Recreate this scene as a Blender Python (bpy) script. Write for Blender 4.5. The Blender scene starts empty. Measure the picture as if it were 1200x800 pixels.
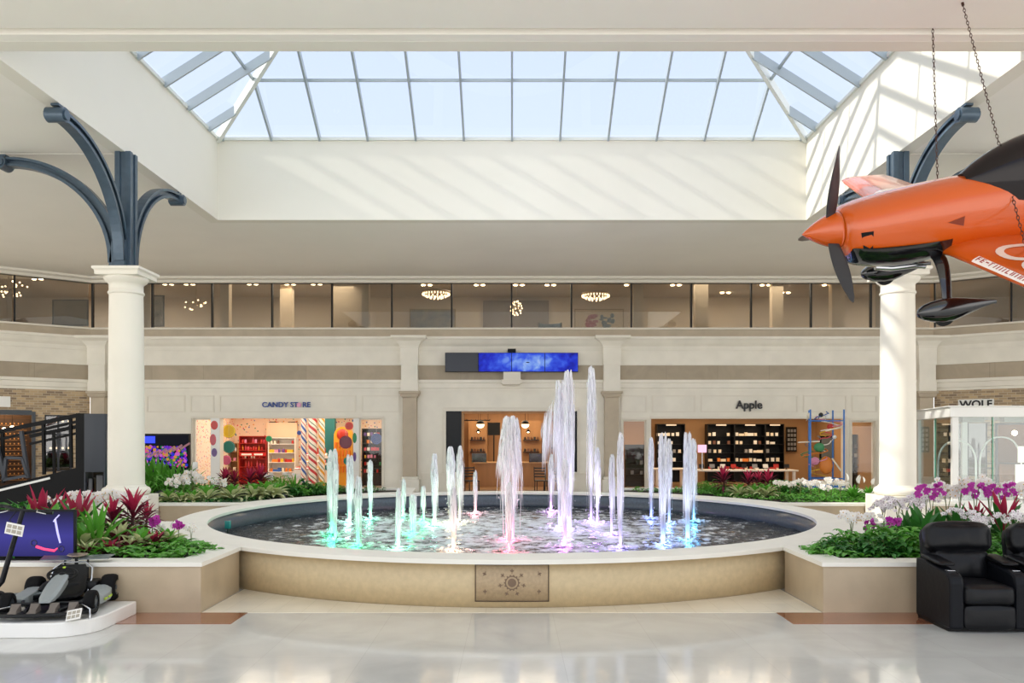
import bpy, bmesh, math, random
from mathutils import Vector, Matrix
SC = bpy.context.scene
COL = SC.collection
PI = math.pi
R = math.radians
F = 940.0
def at(px, D): return (px - 600.0) * D / F
def zt(py, D): return 2.0 + (512.0 - py) * D / F
rnd = random.Random(7)

# ------------------------------------------------------------------ mesh builder
class MB:
    def __init__(s): s.v = []; s.f = []; s.s = []; s.mi = []; s.m = 0
    def add(s, vs, fs, sm=False):
        b = len(s.v); s.v.extend([tuple(p) for p in vs])
        for f in fs: s.f.append(tuple(b + i for i in f)); s.s.append(sm); s.mi.append(s.m)
    def box(s, x0, x1, y0, y1, z0, z1):
        s.add([(x0,y0,z0),(x1,y0,z0),(x1,y1,z0),(x0,y1,z0),(x0,y0,z1),(x1,y0,z1),(x1,y1,z1),(x0,y1,z1)],
              [(0,3,2,1),(4,5,6,7),(0,1,5,4),(1,2,6,5),(2,3,7,6),(3,0,4,7)])
    def hexa(s, pts):
        s.add(pts, [(0,3,2,1),(4,5,6,7),(0,1,5,4),(1,2,6,5),(2,3,7,6),(3,0,4,7)])
    def obox(s, c, h, M=None):
        M = M or Matrix.Identity(3); c = Vector(c)
        pts = [c + M @ Vector((h[0]*a, h[1]*b, h[2]*d)) for d in (-1,1) for a,b in ((-1,-1),(1,-1),(1,1),(-1,1))]
        s.hexa(pts)
    def rbox(s, x0, x1, y0, y1, z0, z1, r=0.02, seg=2, puff=0.0):
        bm = bmesh.new(); bmesh.ops.create_cube(bm, size=1.0)
        for v in bm.verts:
            v.co = Vector(((x0+x1)/2 + v.co.x*(x1-x0), (y0+y1)/2 + v.co.y*(y1-y0), (z0+z1)/2 + v.co.z*(z1-z0)))
        r = min(r, 0.49*min(x1-x0, y1-y0, z1-z0))
        bmesh.ops.bevel(bm, geom=bm.edges[:], offset=r, segments=seg, affect='EDGES', profile=0.5)
        bm.verts.index_update()
        s.add([v.co.copy() for v in bm.verts], [tuple(v.index for v in f.verts) for f in bm.faces], True)
        bm.free()
    def beam(s, p0, p1, w, h, up=(0,0,1)):
        p0 = Vector(p0); p1 = Vector(p1); d = (p1-p0)
        L = d.length; d.normalize(); up = Vector(up)
        sd = d.cross(up); sd.normalize(); u = sd.cross(d)
        M = Matrix((sd, d, u)).transposed()
        s.obox((p0+p1)/2, (w/2, L/2, h/2), M)
    def tube(s, pts, r, n=8, cap=True, sm=True, sx=1.0):
        pts = [Vector(p) for p in pts]; k = len(pts)
        rs = r if isinstance(r, (list, tuple)) else [r]*k
        vs = []; prev = None
        for i, p in enumerate(pts):
            d = (pts[min(i+1, k-1)] - pts[max(i-1, 0)])
            if d.length < 1e-9: d = Vector((0,0,1))
            d.normalize()
            if prev is None:
                a = Vector((0,0,1)) if abs(d.z) < 0.9 else Vector((1,0,0))
                u = d.cross(a).normalized()
            else:
                u = prev - d * prev.dot(d)
                u = u.normalized() if u.length > 1e-6 else d.orthogonal().normalized()
            prev = u; w = d.cross(u)
            for j in range(n):
                t = 2*PI*j/n
                vs.append(p + (u*math.cos(t)*sx + w*math.sin(t))*rs[i])
        fs = [(i*n+j, i*n+(j+1)%n, (i+1)*n+(j+1)%n, (i+1)*n+j) for i in range(k-1) for j in range(n)]
        s.add(vs, fs, sm)
        if cap:
            s.add(vs[:n], [tuple(reversed(range(n)))]); s.add(vs[-n:], [tuple(range(n))])
    def cyl(s, p0, p1, r0, r1=None, n=16, cap=True): s.tube([p0, p1], [r0, r0 if r1 is None else r1], n, cap)
    def lathe(s, prof, c=(0,0,0), n=32, M=None, closed=False, sm=True, ang=(0, 2*PI)):
        c = Vector(c); vs = []; full = abs(ang[1]-ang[0]-2*PI) < 1e-6
        m = n if full else n+1
        for i in range(m):
            t = ang[0] + (ang[1]-ang[0])*i/n
            for r, z in prof:
                p = Vector((r*math.cos(t), r*math.sin(t), z))
                if M: p = M @ p
                vs.append(c + p)
        k = len(prof); fs = []
        for i in range(n):
            i2 = (i+1) % m if full else i+1
            for j in range(k-1 if not closed else k):
                j2 = (j+1) % k
                fs.append((i*k+j, i2*k+j, i2*k+j2, i*k+j2))
        s.add(vs, fs, sm)
        if closed and not full:
            s.add(vs[:k], [tuple(range(k))]); s.add(vs[-k:], [tuple(reversed(range(k)))])
    def prism(s, poly, z0, z1):
        n = len(poly)
        s.add([(x,y,z0) for x,y in poly] + [(x,y,z1) for x,y in poly],
              [tuple(reversed(range(n))), tuple(range(n, 2*n))] + [(i, (i+1)%n, n+(i+1)%n, n+i) for i in range(n)])
    def extr(s, pts, vec):
        n = len(pts); vec = Vector(vec); pts = [Vector(p) for p in pts]
        s.add(pts + [p+vec for p in pts], [tuple(reversed(range(n))), tuple(range(n, 2*n))] + [(i, (i+1)%n, n+(i+1)%n, n+i) for i in range(n)])
    def loft(s, secs, closed=True, cap=True, sm=True):
        n = len(secs[0]); vs = [p for c in secs for p in c]; fs = []
        for i in range(len(secs)-1):
            for j in range(n if closed else n-1):
                fs.append((i*n+j, i*n+(j+1)%n, (i+1)*n+(j+1)%n, (i+1)*n+j))
        s.add(vs, fs, sm)
        if cap: s.add(secs[0], [tuple(reversed(range(n)))]); s.add(secs[-1], [tuple(range(n))])
    def ell(s, c, r, n=10, m=7, M=None):
        c = Vector(c); r = r if isinstance(r, (tuple, list)) else (r,)*3
        vs = [c + (M @ Vector((0,0,r[2])) if M else Vector((0,0,r[2])))]
        for i in range(1, m):
            a = PI*i/m
            for j in range(n):
                t = 2*PI*j/n
                p = Vector((r[0]*math.sin(a)*math.cos(t), r[1]*math.sin(a)*math.sin(t), r[2]*math.cos(a)))
                vs.append(c + (M @ p if M else p))
        vs.append(c + (M @ Vector((0,0,-r[2])) if M else Vector((0,0,-r[2]))))
        fs = [(0, 1+j, 1+(j+1)%n) for j in range(n)]
        for i in range(m-2):
            for j in range(n): fs.append((1+i*n+j, 1+(i+1)*n+j, 1+(i+1)*n+(j+1)%n, 1+i*n+(j+1)%n))
        e = len(vs)-1; b = 1+(m-2)*n
        fs += [(e, b+(j+1)%n, b+j) for j in range(n)]
        s.add(vs, fs, True)
    def leaf(s, p, d, L, w, droop=0.3, seg=5, fold=0.25, tipw=0.0, wpos=0.45):
        """a bent lance leaf: base p, start direction d, length L, widest w"""
        p = Vector(p); d = Vector(d).normalized(); step = L/seg
        sd = d.cross(Vector((0,0,1)))
        if sd.length < 1e-3: sd = Vector((1,0,0))
        sd.normalize(); vs = []
        for i in range(seg+1):
            t = i/seg
            ww = w * (math.sin(PI*min(1, (t/wpos)*0.5)) if t < wpos else math.cos(PI/2*(t-wpos)/(1-wpos))**0.8) if i < seg else w*tipw
            ww = max(ww, w*0.12) if i < seg else ww
            nrm = sd.cross(d).normalized()
            vs += [p - sd*ww/2 + nrm*ww*fold, p.copy(), p + sd*ww/2 + nrm*ww*fold]
            p = p + d*step
            d = (d + Vector((0,0,-1))*droop/seg*(1+t)).normalized()
        fs = []
        for i in range(seg):
            a = i*3; fs += [(a, a+1, a+4, a+3), (a+1, a+2, a+5, a+4)]
        s.add(vs, fs, True)
    def xf(s, M): s.v = [tuple(M @ Vector(p)) for p in s.v]; return s
    def mesh(s, name, mats, off=Vector((0,0,0))):
        me = bpy.data.meshes.new(name)
        me.from_pydata([(p[0]-off.x, p[1]-off.y, p[2]-off.z) for p in s.v], [], s.f)
        for m in (mats if isinstance(mats, (list, tuple)) else [mats]): me.materials.append(m)
        me.polygons.foreach_set('use_smooth', s.s)
        me.polygons.foreach_set('material_index', s.mi)
        me.update(); return me

def wloc(o):
    v = Vector((0,0,0))
    while o is not None: v = v + o.location; o = o.parent
    return v
def build(name, mb, mats, parent=None, label=None, kind=None, auto=None):
    off = wloc(parent) if parent is not None else Vector((0,0,0))
    me = mb.mesh(name, mats, off)
    o = bpy.data.objects.new(name, me); COL.objects.link(o)
    if parent is not None: o.parent = parent
    if label: o['label'] = label
    if kind: o['kind'] = kind
    if auto:
        m = o.modifiers.new('edges', 'BEVEL'); m.width = auto; m.segments = 2; m.limit_method = 'ANGLE'; m.angle_limit = R(35)
    return o
def tag(o, label=None, cat=None, group=None, kind=None):
    if label: o['label'] = label
    if cat: o['category'] = cat
    if group: o['group'] = group
    if kind: o['kind'] = kind
    return o
def thing(name, label, cat, loc=(0,0,0), group=None):
    o = bpy.data.objects.new(name, None); COL.objects.link(o); o.location = loc; o.empty_display_size = 0.1
    return tag(o, label, cat, group)
def struct(name, mb, mats, label=None, parent=None, auto=None):
    o = build(name, mb, mats, parent, label, None if parent is not None else 'structure', auto)
    return o
def single(name, mb, mats, label, cat, group=None, loc=None, auto=None):
    """one-mesh thing with its origin at loc"""
    loc = Vector(loc) if loc is not None else Vector((0,0,0))
    me = mb.mesh(name, mats, loc); o = bpy.data.objects.new(name, me); COL.objects.link(o); o.location = loc
    if auto:
        m = o.modifiers.new('edges', 'BEVEL'); m.width = auto; m.segments = 2; m.limit_method = 'ANGLE'; m.angle_limit = R(35)
    return tag(o, label, cat, group)
def dup(root, loc=None, rotz=None, scale=None, label=None, group=None):
    r = root.copy(); COL.objects.link(r)
    if loc is not None: r.location = loc
    if rotz is not None: r.rotation_euler = (0,0,rotz)
    if scale is not None: r.scale = (scale,)*3
    if label: r['label'] = label
    if group: r['group'] = group
    for ch in list(root.children):
        c = ch.copy(); COL.objects.link(c); c.parent = r
        for g in list(ch.children):
            d = g.copy(); COL.objects.link(d); d.parent = c
    return r
def drop(root):
    for ch in list(root.children): drop(ch)
    bpy.data.objects.remove(root)

# ------------------------------------------------------------------ materials
def srgb(h):
    h = h.lstrip('#'); c = [int(h[i:i+2], 16)/255 for i in (0,2,4)]
    return tuple((x/12.92 if x <= 0.04045 else ((x+0.055)/1.055)**2.4) for x in c) + (1.0,)
_M = {}
def mat(name, col, rough=0.6, metal=0.0, var=0.0, vscale=3.0, bump=0.0, bscale=20.0, coat=0.0, spec=0.5, emit=0.0, ecol=None, sub=0.0, stretch=None, trans=0.0):
    if name in _M: return _M[name]
    c = srgb(col) if isinstance(col, str) else tuple(col) + ((1.0,) if len(col) == 3 else ())
    m = bpy.data.materials.new(name); m.use_nodes = True; nt = m.node_tree; N = nt.nodes; L = nt.links
    b = N['Principled BSDF']
    b.inputs['Base Color'].default_value = c; b.inputs['Roughness'].default_value = rough; b.inputs['Metallic'].default_value = metal
    b.inputs['Coat Weight'].default_value = coat; b.inputs['Coat Roughness'].default_value = 0.05; b.inputs['Specular IOR Level'].default_value = spec
    if emit:
        b.inputs['Emission Color'].default_value = (srgb(ecol) if ecol else c); b.inputs['Emission Strength'].default_value = emit
    tc = N.new('ShaderNodeTexCoord')
    vec = tc.outputs['Object']
    if stretch:
        mp = N.new('ShaderNodeMapping'); mp.inputs['Scale'].default_value = stretch; L.new(vec, mp.inputs['Vector']); vec = mp.outputs[0]
    if var:
        n = N.new('ShaderNodeTexNoise'); n.inputs['Scale'].default_value = vscale; n.inputs['Detail'].default_value = 5; L.new(vec, n.inputs['Vector'])
        mx = N.new('ShaderNodeMix'); mx.data_type = 'RGBA'
        cr = N.new('ShaderNodeMapRange'); cr.inputs['From Min'].default_value = 0.3; cr.inputs['From Max'].default_value = 0.7
        L.new(n.outputs['Fac'], cr.inputs['Value']); L.new(cr.outputs[0], mx.inputs['Factor'])
        mx.inputs['A'].default_value = tuple(max(0, x*(1-var)) for x in c[:3]) + (1,)
        mx.inputs['B'].default_value = tuple(min(1, x*(1+var)) for x in c[:3]) + (1,)
        L.new(mx.outputs['Result'], b.inputs['Base Color'])
    if bump:
        n2 = N.new('ShaderNodeTexNoise'); n2.inputs['Scale'].default_value = bscale; n2.inputs['Detail'].default_value = 4; L.new(vec, n2.inputs['Vector'])
        bp = N.new('ShaderNodeBump'); bp.inputs['Strength'].default_value = bump; bp.inputs['Distance'].default_value = 0.02
        L.new(n2.outputs['Fac'], bp.inputs['Height']); L.new(bp.outputs[0], b.inputs['Normal'])
    if trans:
        tr = N.new('ShaderNodeBsdfTranslucent'); tr.inputs['Color'].default_value = c
        ms = N.new('ShaderNodeMixShader'); ms.inputs[0].default_value = trans
        L.new(b.outputs[0], ms.inputs[1]); L.new(tr.outputs[0], ms.inputs[2]); L.new(ms.outputs[0], N['Material Output'].inputs[0])
    _M[name] = m; return m
def glass(name, tint=(1,1,1), gloss=0.08, rough=0.0, fres=True):
    if name in _M: return _M[name]
    m = bpy.data.materials.new(name); m.use_nodes = True; nt = m.node_tree; N = nt.nodes; L = nt.links
    N.remove(N['Principled BSDF'])
    t = N.new('ShaderNodeBsdfTransparent'); t.inputs[0].default_value = tuple(tint)+(1,)
    g = N.new('ShaderNodeBsdfGlossy'); g.inputs['Roughness'].default_value = rough; g.inputs[0].default_value = (1,1,1,1)
    ms = N.new('ShaderNodeMixShader')
    if fres:
        fr = N.new('ShaderNodeMath'); fr.operation = 'POWER'; fr.inputs[1].default_value = 5.0
        lw = N.new('ShaderNodeLayerWeight'); lw.inputs[0].default_value = 0.5; L.new(lw.outputs['Facing'], fr.inputs[0])
        ml = N.new('ShaderNodeMath'); ml.operation = 'MULTIPLY_ADD'; ml.inputs[1].default_value = 0.9; ml.inputs[2].default_value = gloss
        ml.use_clamp = True
        L.new(fr.outputs[0], ml.inputs[0]); L.new(ml.outputs[0], ms.inputs[0])
    else: ms.inputs[0].default_value = gloss
    L.new(t.outputs[0], ms.inputs[1]); L.new(g.outputs[0], ms.inputs[2]); L.new(ms.outputs[0], N['Material Output'].inputs[0])
    _M[name] = m; return m

def tile_mat(name, col, grout, size, rough=0.1, mortar=0.004, var=0.10, coat=0.3, rotz=0.0, offset=(0,0,0), vein=0.06, spec=0.5):
    m = mat(name, col, rough, coat=coat, spec=spec); nt = m.node_tree; N = nt.nodes; L = nt.links; b = N['Principled BSDF']
    tc = N.new('ShaderNodeTexCoord'); mp = N.new('ShaderNodeMapping'); mp.inputs['Rotation'].default_value = (0,0,rotz); mp.inputs['Location'].default_value = offset
    L.new(tc.outputs['Object'], mp.inputs['Vector'])
    br = N.new('ShaderNodeTexBrick'); br.offset = 0.0; br.inputs['Scale'].default_value = 1.0
    br.inputs['Brick Width'].default_value = size; br.inputs['Row Height'].default_value = size
    br.inputs['Mortar Size'].default_value = mortar; br.inputs['Mortar Smooth'].default_value = 0.1
    c = srgb(col)
    br.inputs['Color1'].default_value = tuple(x*(1-var*0.6) for x in c[:3])+(1,); br.inputs['Color2'].default_value = tuple(min(1,x*(1+var*0.6)) for x in c[:3])+(1,)
    br.inputs['Mortar'].default_value = srgb(grout)
    L.new(mp.outputs[0], br.inputs['Vector'])
    n = N.new('ShaderNodeTexNoise'); n.inputs['Scale'].default_value = 1.3; n.inputs['Detail'].default_value = 8; n.inputs['Distortion'].default_value = 1.2
    L.new(mp.outputs[0], n.inputs['Vector'])
    mr = N.new('ShaderNodeMapRange'); mr.inputs['From Min'].default_value = 0.35; mr.inputs['From Max'].default_value = 0.65; mr.inputs['To Min'].default_value = 1-vein*2; mr.inputs['To Max'].default_value = 1.0
    L.new(n.outputs['Fac'], mr.inputs['Value'])
    mm = N.new('ShaderNodeVectorMath'); mm.operation = 'SCALE'; L.new(br.outputs['Color'], mm.inputs[0]); L.new(mr.outputs[0], mm.inputs['Scale'])
    L.new(mm.outputs[0], b.inputs['Base Color'])
    return m

# ------------------------------------------------------------------ wall frames
class Fr:
    def __init__(s, o, d):
        s.o = Vector((o[0], o[1])); s.d = Vector(d).normalized(); s.n = Vector((s.d.y, -s.d.x))
    def P(s, u, off, z):
        p = s.o + s.d*u + s.n*off; return (p.x, p.y, z)
    def box(s, mb, u0, u1, o0, o1, z0, z1):
        mb.hexa([s.P(u0,o1,z0), s.P(u1,o1,z0), s.P(u1,o0,z0), s.P(u0,o0,z0), s.P(u0,o1,z1), s.P(u1,o1,z1), s.P(u1,o0,z1), s.P(u0,o0,z1)])
def wall_open(mb, fr, u0, u1, z0, z1, ops, th):
    us = sorted(set([u0, u1] + [a for o in ops for a in o[:2]]))
    for a, b in zip(us, us[1:]):
        m = (a+b)/2; bl = sorted([(o[2], o[3]) for o in ops if o[0] < m < o[1]])
        z = z0
        for (p, q) in bl:
            if p > z + 1e-4: fr.box(mb, a, b, -th, 0, z, p)
            z = max(z, q)
        if z < z1 - 1e-4: fr.box(mb, a, b, -th, 0, z, z1)
def sweep(mb, prof, path):
    """prof: closed list (off,z); path: 2D points left to right, mitred"""
    P = [Vector(p) for p in path]; secs = []
    for i, p in enumerate(P):
        if i == 0: d = (P[1]-P[0]).normalized(); n = Vector((d.y, -d.x)); k = 1
        elif i == len(P)-1: d = (P[-1]-P[-2]).normalized(); n = Vector((d.y, -d.x)); k = 1
        else:
            d1 = (P[i]-P[i-1]).normalized(); d2 = (P[i+1]-P[i]).normalized()
            n1 = Vector((d1.y,-d1.x)); n2 = Vector((d2.y,-d2.x)); n = (n1+n2).normalized(); k = 1/max(0.3, n.dot(n1))
        secs.append([Vector((p.x+n.x*o*k, p.y+n.y*o*k, z)) for o, z in prof])
    mb.loft(secs, closed=True, cap=True, sm=False)
def ordinal(i, n):
    w = ['leftmost','second','third','fourth','fifth','sixth','seventh','eighth','ninth','tenth','eleventh','twelfth','thirteenth','fourteenth','fifteenth','sixteenth','seventeenth','eighteenth','nineteenth','twentieth']
    if n == 1: return 'the only one'
    if i == 0: return 'leftmost'
    if i == n-1: return 'rightmost'
    return w[i] + ' from left'
def text_mesh(name, s, size, depth, m, pos, parent=None, rot=(PI/2,0,0), align='CENTER', bold=0.0, mtx=None, sx=1.0):
    cu = bpy.data.curves.new(name, 'FONT'); cu.body = s; cu.size = size; cu.extrude = depth; cu.align_x = align; cu.align_y = 'CENTER'; cu.offset = bold
    o = bpy.data.objects.new(name, cu); COL.objects.link(o)
    bpy.context.view_layer.update()
    me = bpy.data.meshes.new_from_object(o.evaluated_get(bpy.context.evaluated_depsgraph_get()))
    bpy.data.objects.remove(o)
    M = mtx if mtx is not None else (Matrix.Translation(pos) @ Matrix.Rotation(rot[2],4,'Z') @ Matrix.Rotation(rot[0],4,'X') @ Matrix.Diagonal((sx,1,1,1)))
    if parent is not None: M = Matrix.Translation(-wloc(parent)) @ M
    me.transform(M); me.materials.clear(); me.materials.append(m); me.name = name
    o = bpy.data.objects.new(name, me); COL.objects.link(o)
    if parent is not None: o.parent = parent
    return o
EXPO = 0.74
WORLD = 1.75
SUNE = 2.6
LOUNGE = 140
JETL = 4.0
JETFILL = 19.0
SHOP = 150
# ------------------------------------------------------------------ camera, view, world, sun
cam = bpy.data.cameras.new('camera'); co = bpy.data.objects.new('camera', cam); COL.objects.link(co); SC.camera = co
co.location = (0, 0, 2.0); co.rotation_euler = (PI/2, 0, 0); cam.sensor_width = 36; cam.lens = F/1200*36; cam.shift_y = 112/1200
cam.clip_end = 300
SC.view_settings.view_transform = 'Standard'; SC.view_settings.look = 'None'; SC.view_settings.gamma = 1.0
SC.view_settings.use_curve_mapping = False; SC.view_settings.exposure = EXPO
SC.cycles.use_denoising = True; SC.cycles.transparent_max_bounces = 24; SC.cycles.max_bounces = 8; SC.cycles.diffuse_bounces = 5
SC.cycles.sample_clamp_indirect = 6.0; SC.cycles.caustics_reflective = False; SC.cycles.caustics_refractive = False

w = bpy.data.worlds.new('sky'); SC.world = w; w.use_nodes = True; nt = w.node_tree; N = nt.nodes; L = nt.links
bg = N['Background']; tc = N.new('ShaderNodeTexCoord'); sp = N.new('ShaderNodeSeparateXYZ'); L.new(tc.outputs['Generated'], sp.inputs[0])
cr = N.new('ShaderNodeValToRGB'); L.new(sp.outputs['Z'], cr.inputs[0])
e = cr.color_ramp.elements; e[0].position = 0.0; e[0].color = (0.80, 0.775, 0.745, 1); e[1].position = 1.0; e[1].color = (0.62, 0.65, 0.69, 1)
for p_, c_ in ((0.20,(0.60,0.60,0.59)),(0.34,(0.285,0.322,0.40)),(0.46,(0.272,0.310,0.40)),(0.62,(0.46,0.50,0.55))):
    q = cr.color_ramp.elements.new(p_); q.color = c_ + (1,)
L.new(cr.outputs[0], bg.inputs[0]); bg.inputs[1].default_value = WORLD

sun = bpy.data.lights.new('sun', 'SUN'); sun.energy = SUNE; sun.angle = R(0.9); sun.color = (1.0, 0.93, 0.80)
so = bpy.data.objects.new('sun', sun); COL.objects.link(so)
so.rotation_euler = Vector((-1.0, -0.085, 0.65)).to_track_quat('Z', 'Y').to_euler()
def lamp(name, typ, loc, power, col=(1,1,1), size=1.0, sizey=None, rot=(0,0,0), rad=0.1, spread=None):
    l = bpy.data.lights.new(name, typ); l.energy = power; l.color = col
    if typ == 'AREA':
        l.shape = 'RECTANGLE'; l.size = size; l.size_y = sizey or size
        if spread: l.spread = spread
    else: l.shadow_soft_size = rad
    o = bpy.data.objects.new(name, l); COL.objects.link(o); o.location = loc; o.rotation_euler = rot; return o

# ------------------------------------------------------------------ shared materials
m_stone = mat('cream_limestone', '#EFEBE0', 0.55, var=0.05, vscale=1.5, bump=0.05, bscale=60)
m_stone2 = mat('tan_limestone_band', '#BFB29E', 0.55, var=0.07, vscale=2.5)
m_plaster = mat('painted_plaster', '#F3EFE6', 0.75, var=0.015, vscale=0.8)
m_plaster_w = mat('painted_plaster_well', '#EAE6DA', 0.75, var=0.01, vscale=0.8)
m_trimw = mat('pale_moulding', '#E9E4D8', 0.5)
m_black = mat('black_satin', '#0B0C0D', 0.45, spec=0.25)
m_dkmetal = mat('dark_bronze_mullion', '#17191b', 0.4, metal=0.3)
m_white = mat('white_gloss_paint', '#EFEFEC', 0.25, coat=0.4)
m_balc = glass('balcony_glass', (0.78,0.765,0.73), 0.10)
m_sky = glass('skylight_glass', (0.93,0.96,1.0), 0.03)
m_shop = glass('shop_glass', (0.96,0.97,0.97), 0.03)

# ------------------------------------------------------------------ floor
ZC = 7.9; DW0, DW1, XW = 12.27, 21.8, 8.0; ZW = 10.09
RB, CY = 5.98, 15.29
mb = MB(); mb.box(-30, 30, -2.5, 40, -0.2, 0.0)
floor = struct('floor', mb, tile_mat('polished_pale_marble', '#CFCEC9', '#C3C2BC', 0.91, 0.12, 0.003, 0.04, coat=0.3, offset=(0.45,0.0,0)), 'polished pale grey marble tile floor')
m_cream = tile_mat('cream_marble_inset', '#EDE4D0', '#D9CFB8', 0.30, 0.3, 0.003, 0.04, coat=0.2)
mb = MB()
arc = [(5.905*math.sin(R(t)), CY - 5.905*math.cos(R(t))) for t in [-36.6 + 73.2*i/40 for i in range(41)]]
mb.prism([(-3.53, 9.13), (3.53, 9.13)] + list(reversed(arc)), 0.0, 0.004)
struct('floor_inset', mb, m_cream, 'cream marble floor strip in front of the fountain wall')
m_brown = tile_mat('red_brown_marble', '#9A6044', '#7E4C36', 0.55, 0.12, 0.003, 0.10, coat=0.5, vein=0.12)
for i, s in enumerate((-1, 1)):
    mb = MB(); mb.box(min(s*3.01, s*9), max(s*3.01, s*9), 8.58, 9.128, 0.0, 0.005)
    struct('trim_%d' % (i+1), mb, m_brown, 'red brown marble floor band below the %s front planter' % ('left' if s < 0 else 'right'))

# ------------------------------------------------------------------ ceiling with the well
mb = MB()
mb.box(-30, 30, 4.0, 11.58, ZC, ZC+0.3); mb.box(-30, 30, 11.58, 11.76, ZC+0.13, ZC+0.3); mb.box(-30, 30, 11.76, DW0, ZC, ZC+0.3)
for s in (-1, 1):
    mb.box(min(s*XW, s*30), max(s*XW, s*30), DW0, 16.66, ZC, ZC+0.3)
    mb.box(min(s*XW, s*30), max(s*XW, s*30), 16.66, 16.74, ZC+0.10, ZC+0.3)
    mb.box(min(s*XW, s*30), max(s*XW, s*30), 16.74, DW1, ZC, ZC+0.3)
mb.box(-30, 30, DW1, 29.9, ZC, ZC+0.3)
struct('ceiling', mb, m_plaster, 'flat cream ceiling around the skylight well')
def well(name, x0, x1, y0, y1, lab):
    mb = MB(); mb.box(x0, x1, y0, y1, ZC-0.002, ZW); struct(name, mb, m_plaster_w, lab)
well('wall_skylight_back', -XW-0.3, XW+0.3, DW1-0.004, DW1+0.3, 'cream back wall of the skylight well with faint sun stripes')
well('wall_skylight_front', -XW-0.3, XW+0.3, DW0-0.3, DW0+0.004, 'near wall of the skylight well')
well('wall_skylight_left', -XW-0.3, -XW+0.004, DW0, DW1, 'shaded left wall of the skylight well')
well('wall_skylight_right', XW-0.004, XW+0.3, DW0, DW1, 'sunlit right wall of the skylight well with bar shadows')

# ------------------------------------------------------------------ hipped glass roof
m_bar = mat('skylight_bar_grey', '#A8B2B8', 0.4, metal=0.2)
m_hip = mat('skylight_hip_white', '#DDE0DC', 0.45)
SL = 0.632; YM = (DW0+DW1)/2; HR = (DW1-DW0)/2; ZR = ZW + SL*HR
sky = thing('skylight_window', 'hipped glass skylight with grey bars over the fountain hall', 'skylight', (0, YM, ZW)); sky['kind'] = 'structure'
c = [Vector((-XW,DW0,ZW)), Vector((XW,DW0,ZW)), Vector((XW,DW1,ZW)), Vector((-XW,DW1,ZW))]
r0 = Vector((-XW+HR, YM, ZR)); r1 = Vector((XW-HR, YM, ZR))
mb = MB()
up = Vector((0,0,0.12))
for poly in ([c[0],c[1],r1,r0], [c[1],c[2],r1], [c[2],c[3],r0,r1], [c[3],c[0],r0]):
    mb.add([p+up for p in poly], [tuple(range(len(poly)))])
build('glazing', mb, m_sky, sky)
mb = MB()
for a, b in ((c[0],r0),(c[3],r0),(c[1],r1),(c[2],r1)): mb.beam(a, b, 0.10, 0.24)
build('hip_beam', mb, m_hip, sky)
mb = MB(); mb.beam(r0, r1, 0.12, 0.22); build('ridge_beam', mb, m_hip, sky)
mb = MB()
for k in range(-6, 7):
    x = k*1.305 + 0.02*0
    if abs(x) > XW-0.15: continue
    run = min(HR, XW-abs(x))
    for s, y in ((1, DW0), (-1, DW1)):
        mb.beam((x, y, ZW), (x, y+s*run, ZW+SL*run), 0.055, 0.17)
build('rafter', mb, m_bar, sky)
mb = MB()
for k in range(-3, 4):
    y = YM + k*1.33
    run = min(HR, HR-abs(y-YM))
    if run < 0.1: continue
    for s, x in ((1, -XW), (-1, XW)):
        mb.beam((x, y, ZW), (x+s*run, y, ZW+SL*run), 0.055, 0.22)
build('side_rafter', mb, m_bar, sky)
mb = MB()
for t in (1.45, 3.1):
    z = ZW + SL*t + 0.04; x = XW-t; y0 = DW0+t; y1 = DW1-t
    for a, b in (((-x,y0,z),(x,y0,z)), ((-x,y1,z),(x,y1,z)), ((-x,y0,z),(-x,y1,z)), ((x,y0,z),(x,y1,z))): mb.beam(a, b, 0.05, 0.07)
build('purlin', mb, m_bar, sky)
mb = MB()
for a, b in ((c[0],c[1]),(c[1],c[2]),(c[2],c[3]),(c[3],c[0])): mb.beam(a, b, 0.12, 0.08)
build('curb_rail', mb, m_hip, sky)

# ------------------------------------------------------------------ perimeter walls
KB = 29.65/F
def wx(px): return (px-600)*KB + 15.55
BL, BR = (-15.55, 29.65), (15.55, 29.65)
LA = (BL[0]-0.784*10, BL[1]-0.62*10); RA = (BR[0]+0.784*10, BR[1]-0.62*10)
FB = Fr(BL, (1,0)); FL = Fr(LA, (0.784,0.62)); FT = Fr(BR, (0.784,-0.62))
PATH = [LA, BL, BR, RA]
def wz(py): return zt(py, 29.65)
ops = [(wx(226),wx(247),0,wz(490)), (wx(258),wx(414),0,wz(490)), (wx(421),wx(448),0,wz(490)),
       (wx(522.5),wx(541),wz(553),wz(481.5)), (wx(541),wx(670),0,wz(481.5)), (wx(670),wx(676.5),wz(553),wz(481.5)),
       (wx(730),wx(757),0,wz(492)), (wx(763),wx(990),0,wz(490.5)), (wx(998.5),wx(1026),0,wz(493))]
m_wall = tile_mat('cream_stone_panel_wall', '#DDD8CB', '#C9C3B4', 1.6, 0.6, 0.0, 0.02, coat=0.0)
mb = MB(); wall_open(mb, FB, 0, 31.1, 0, wz(457), ops, 0.35); FB.box(mb, 0, 31.1, -0.35, 0, wz(457), 5.97)
struct('wall_back', mb, m_stone, 'cream stone shopfront wall behind the fountain')
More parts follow.
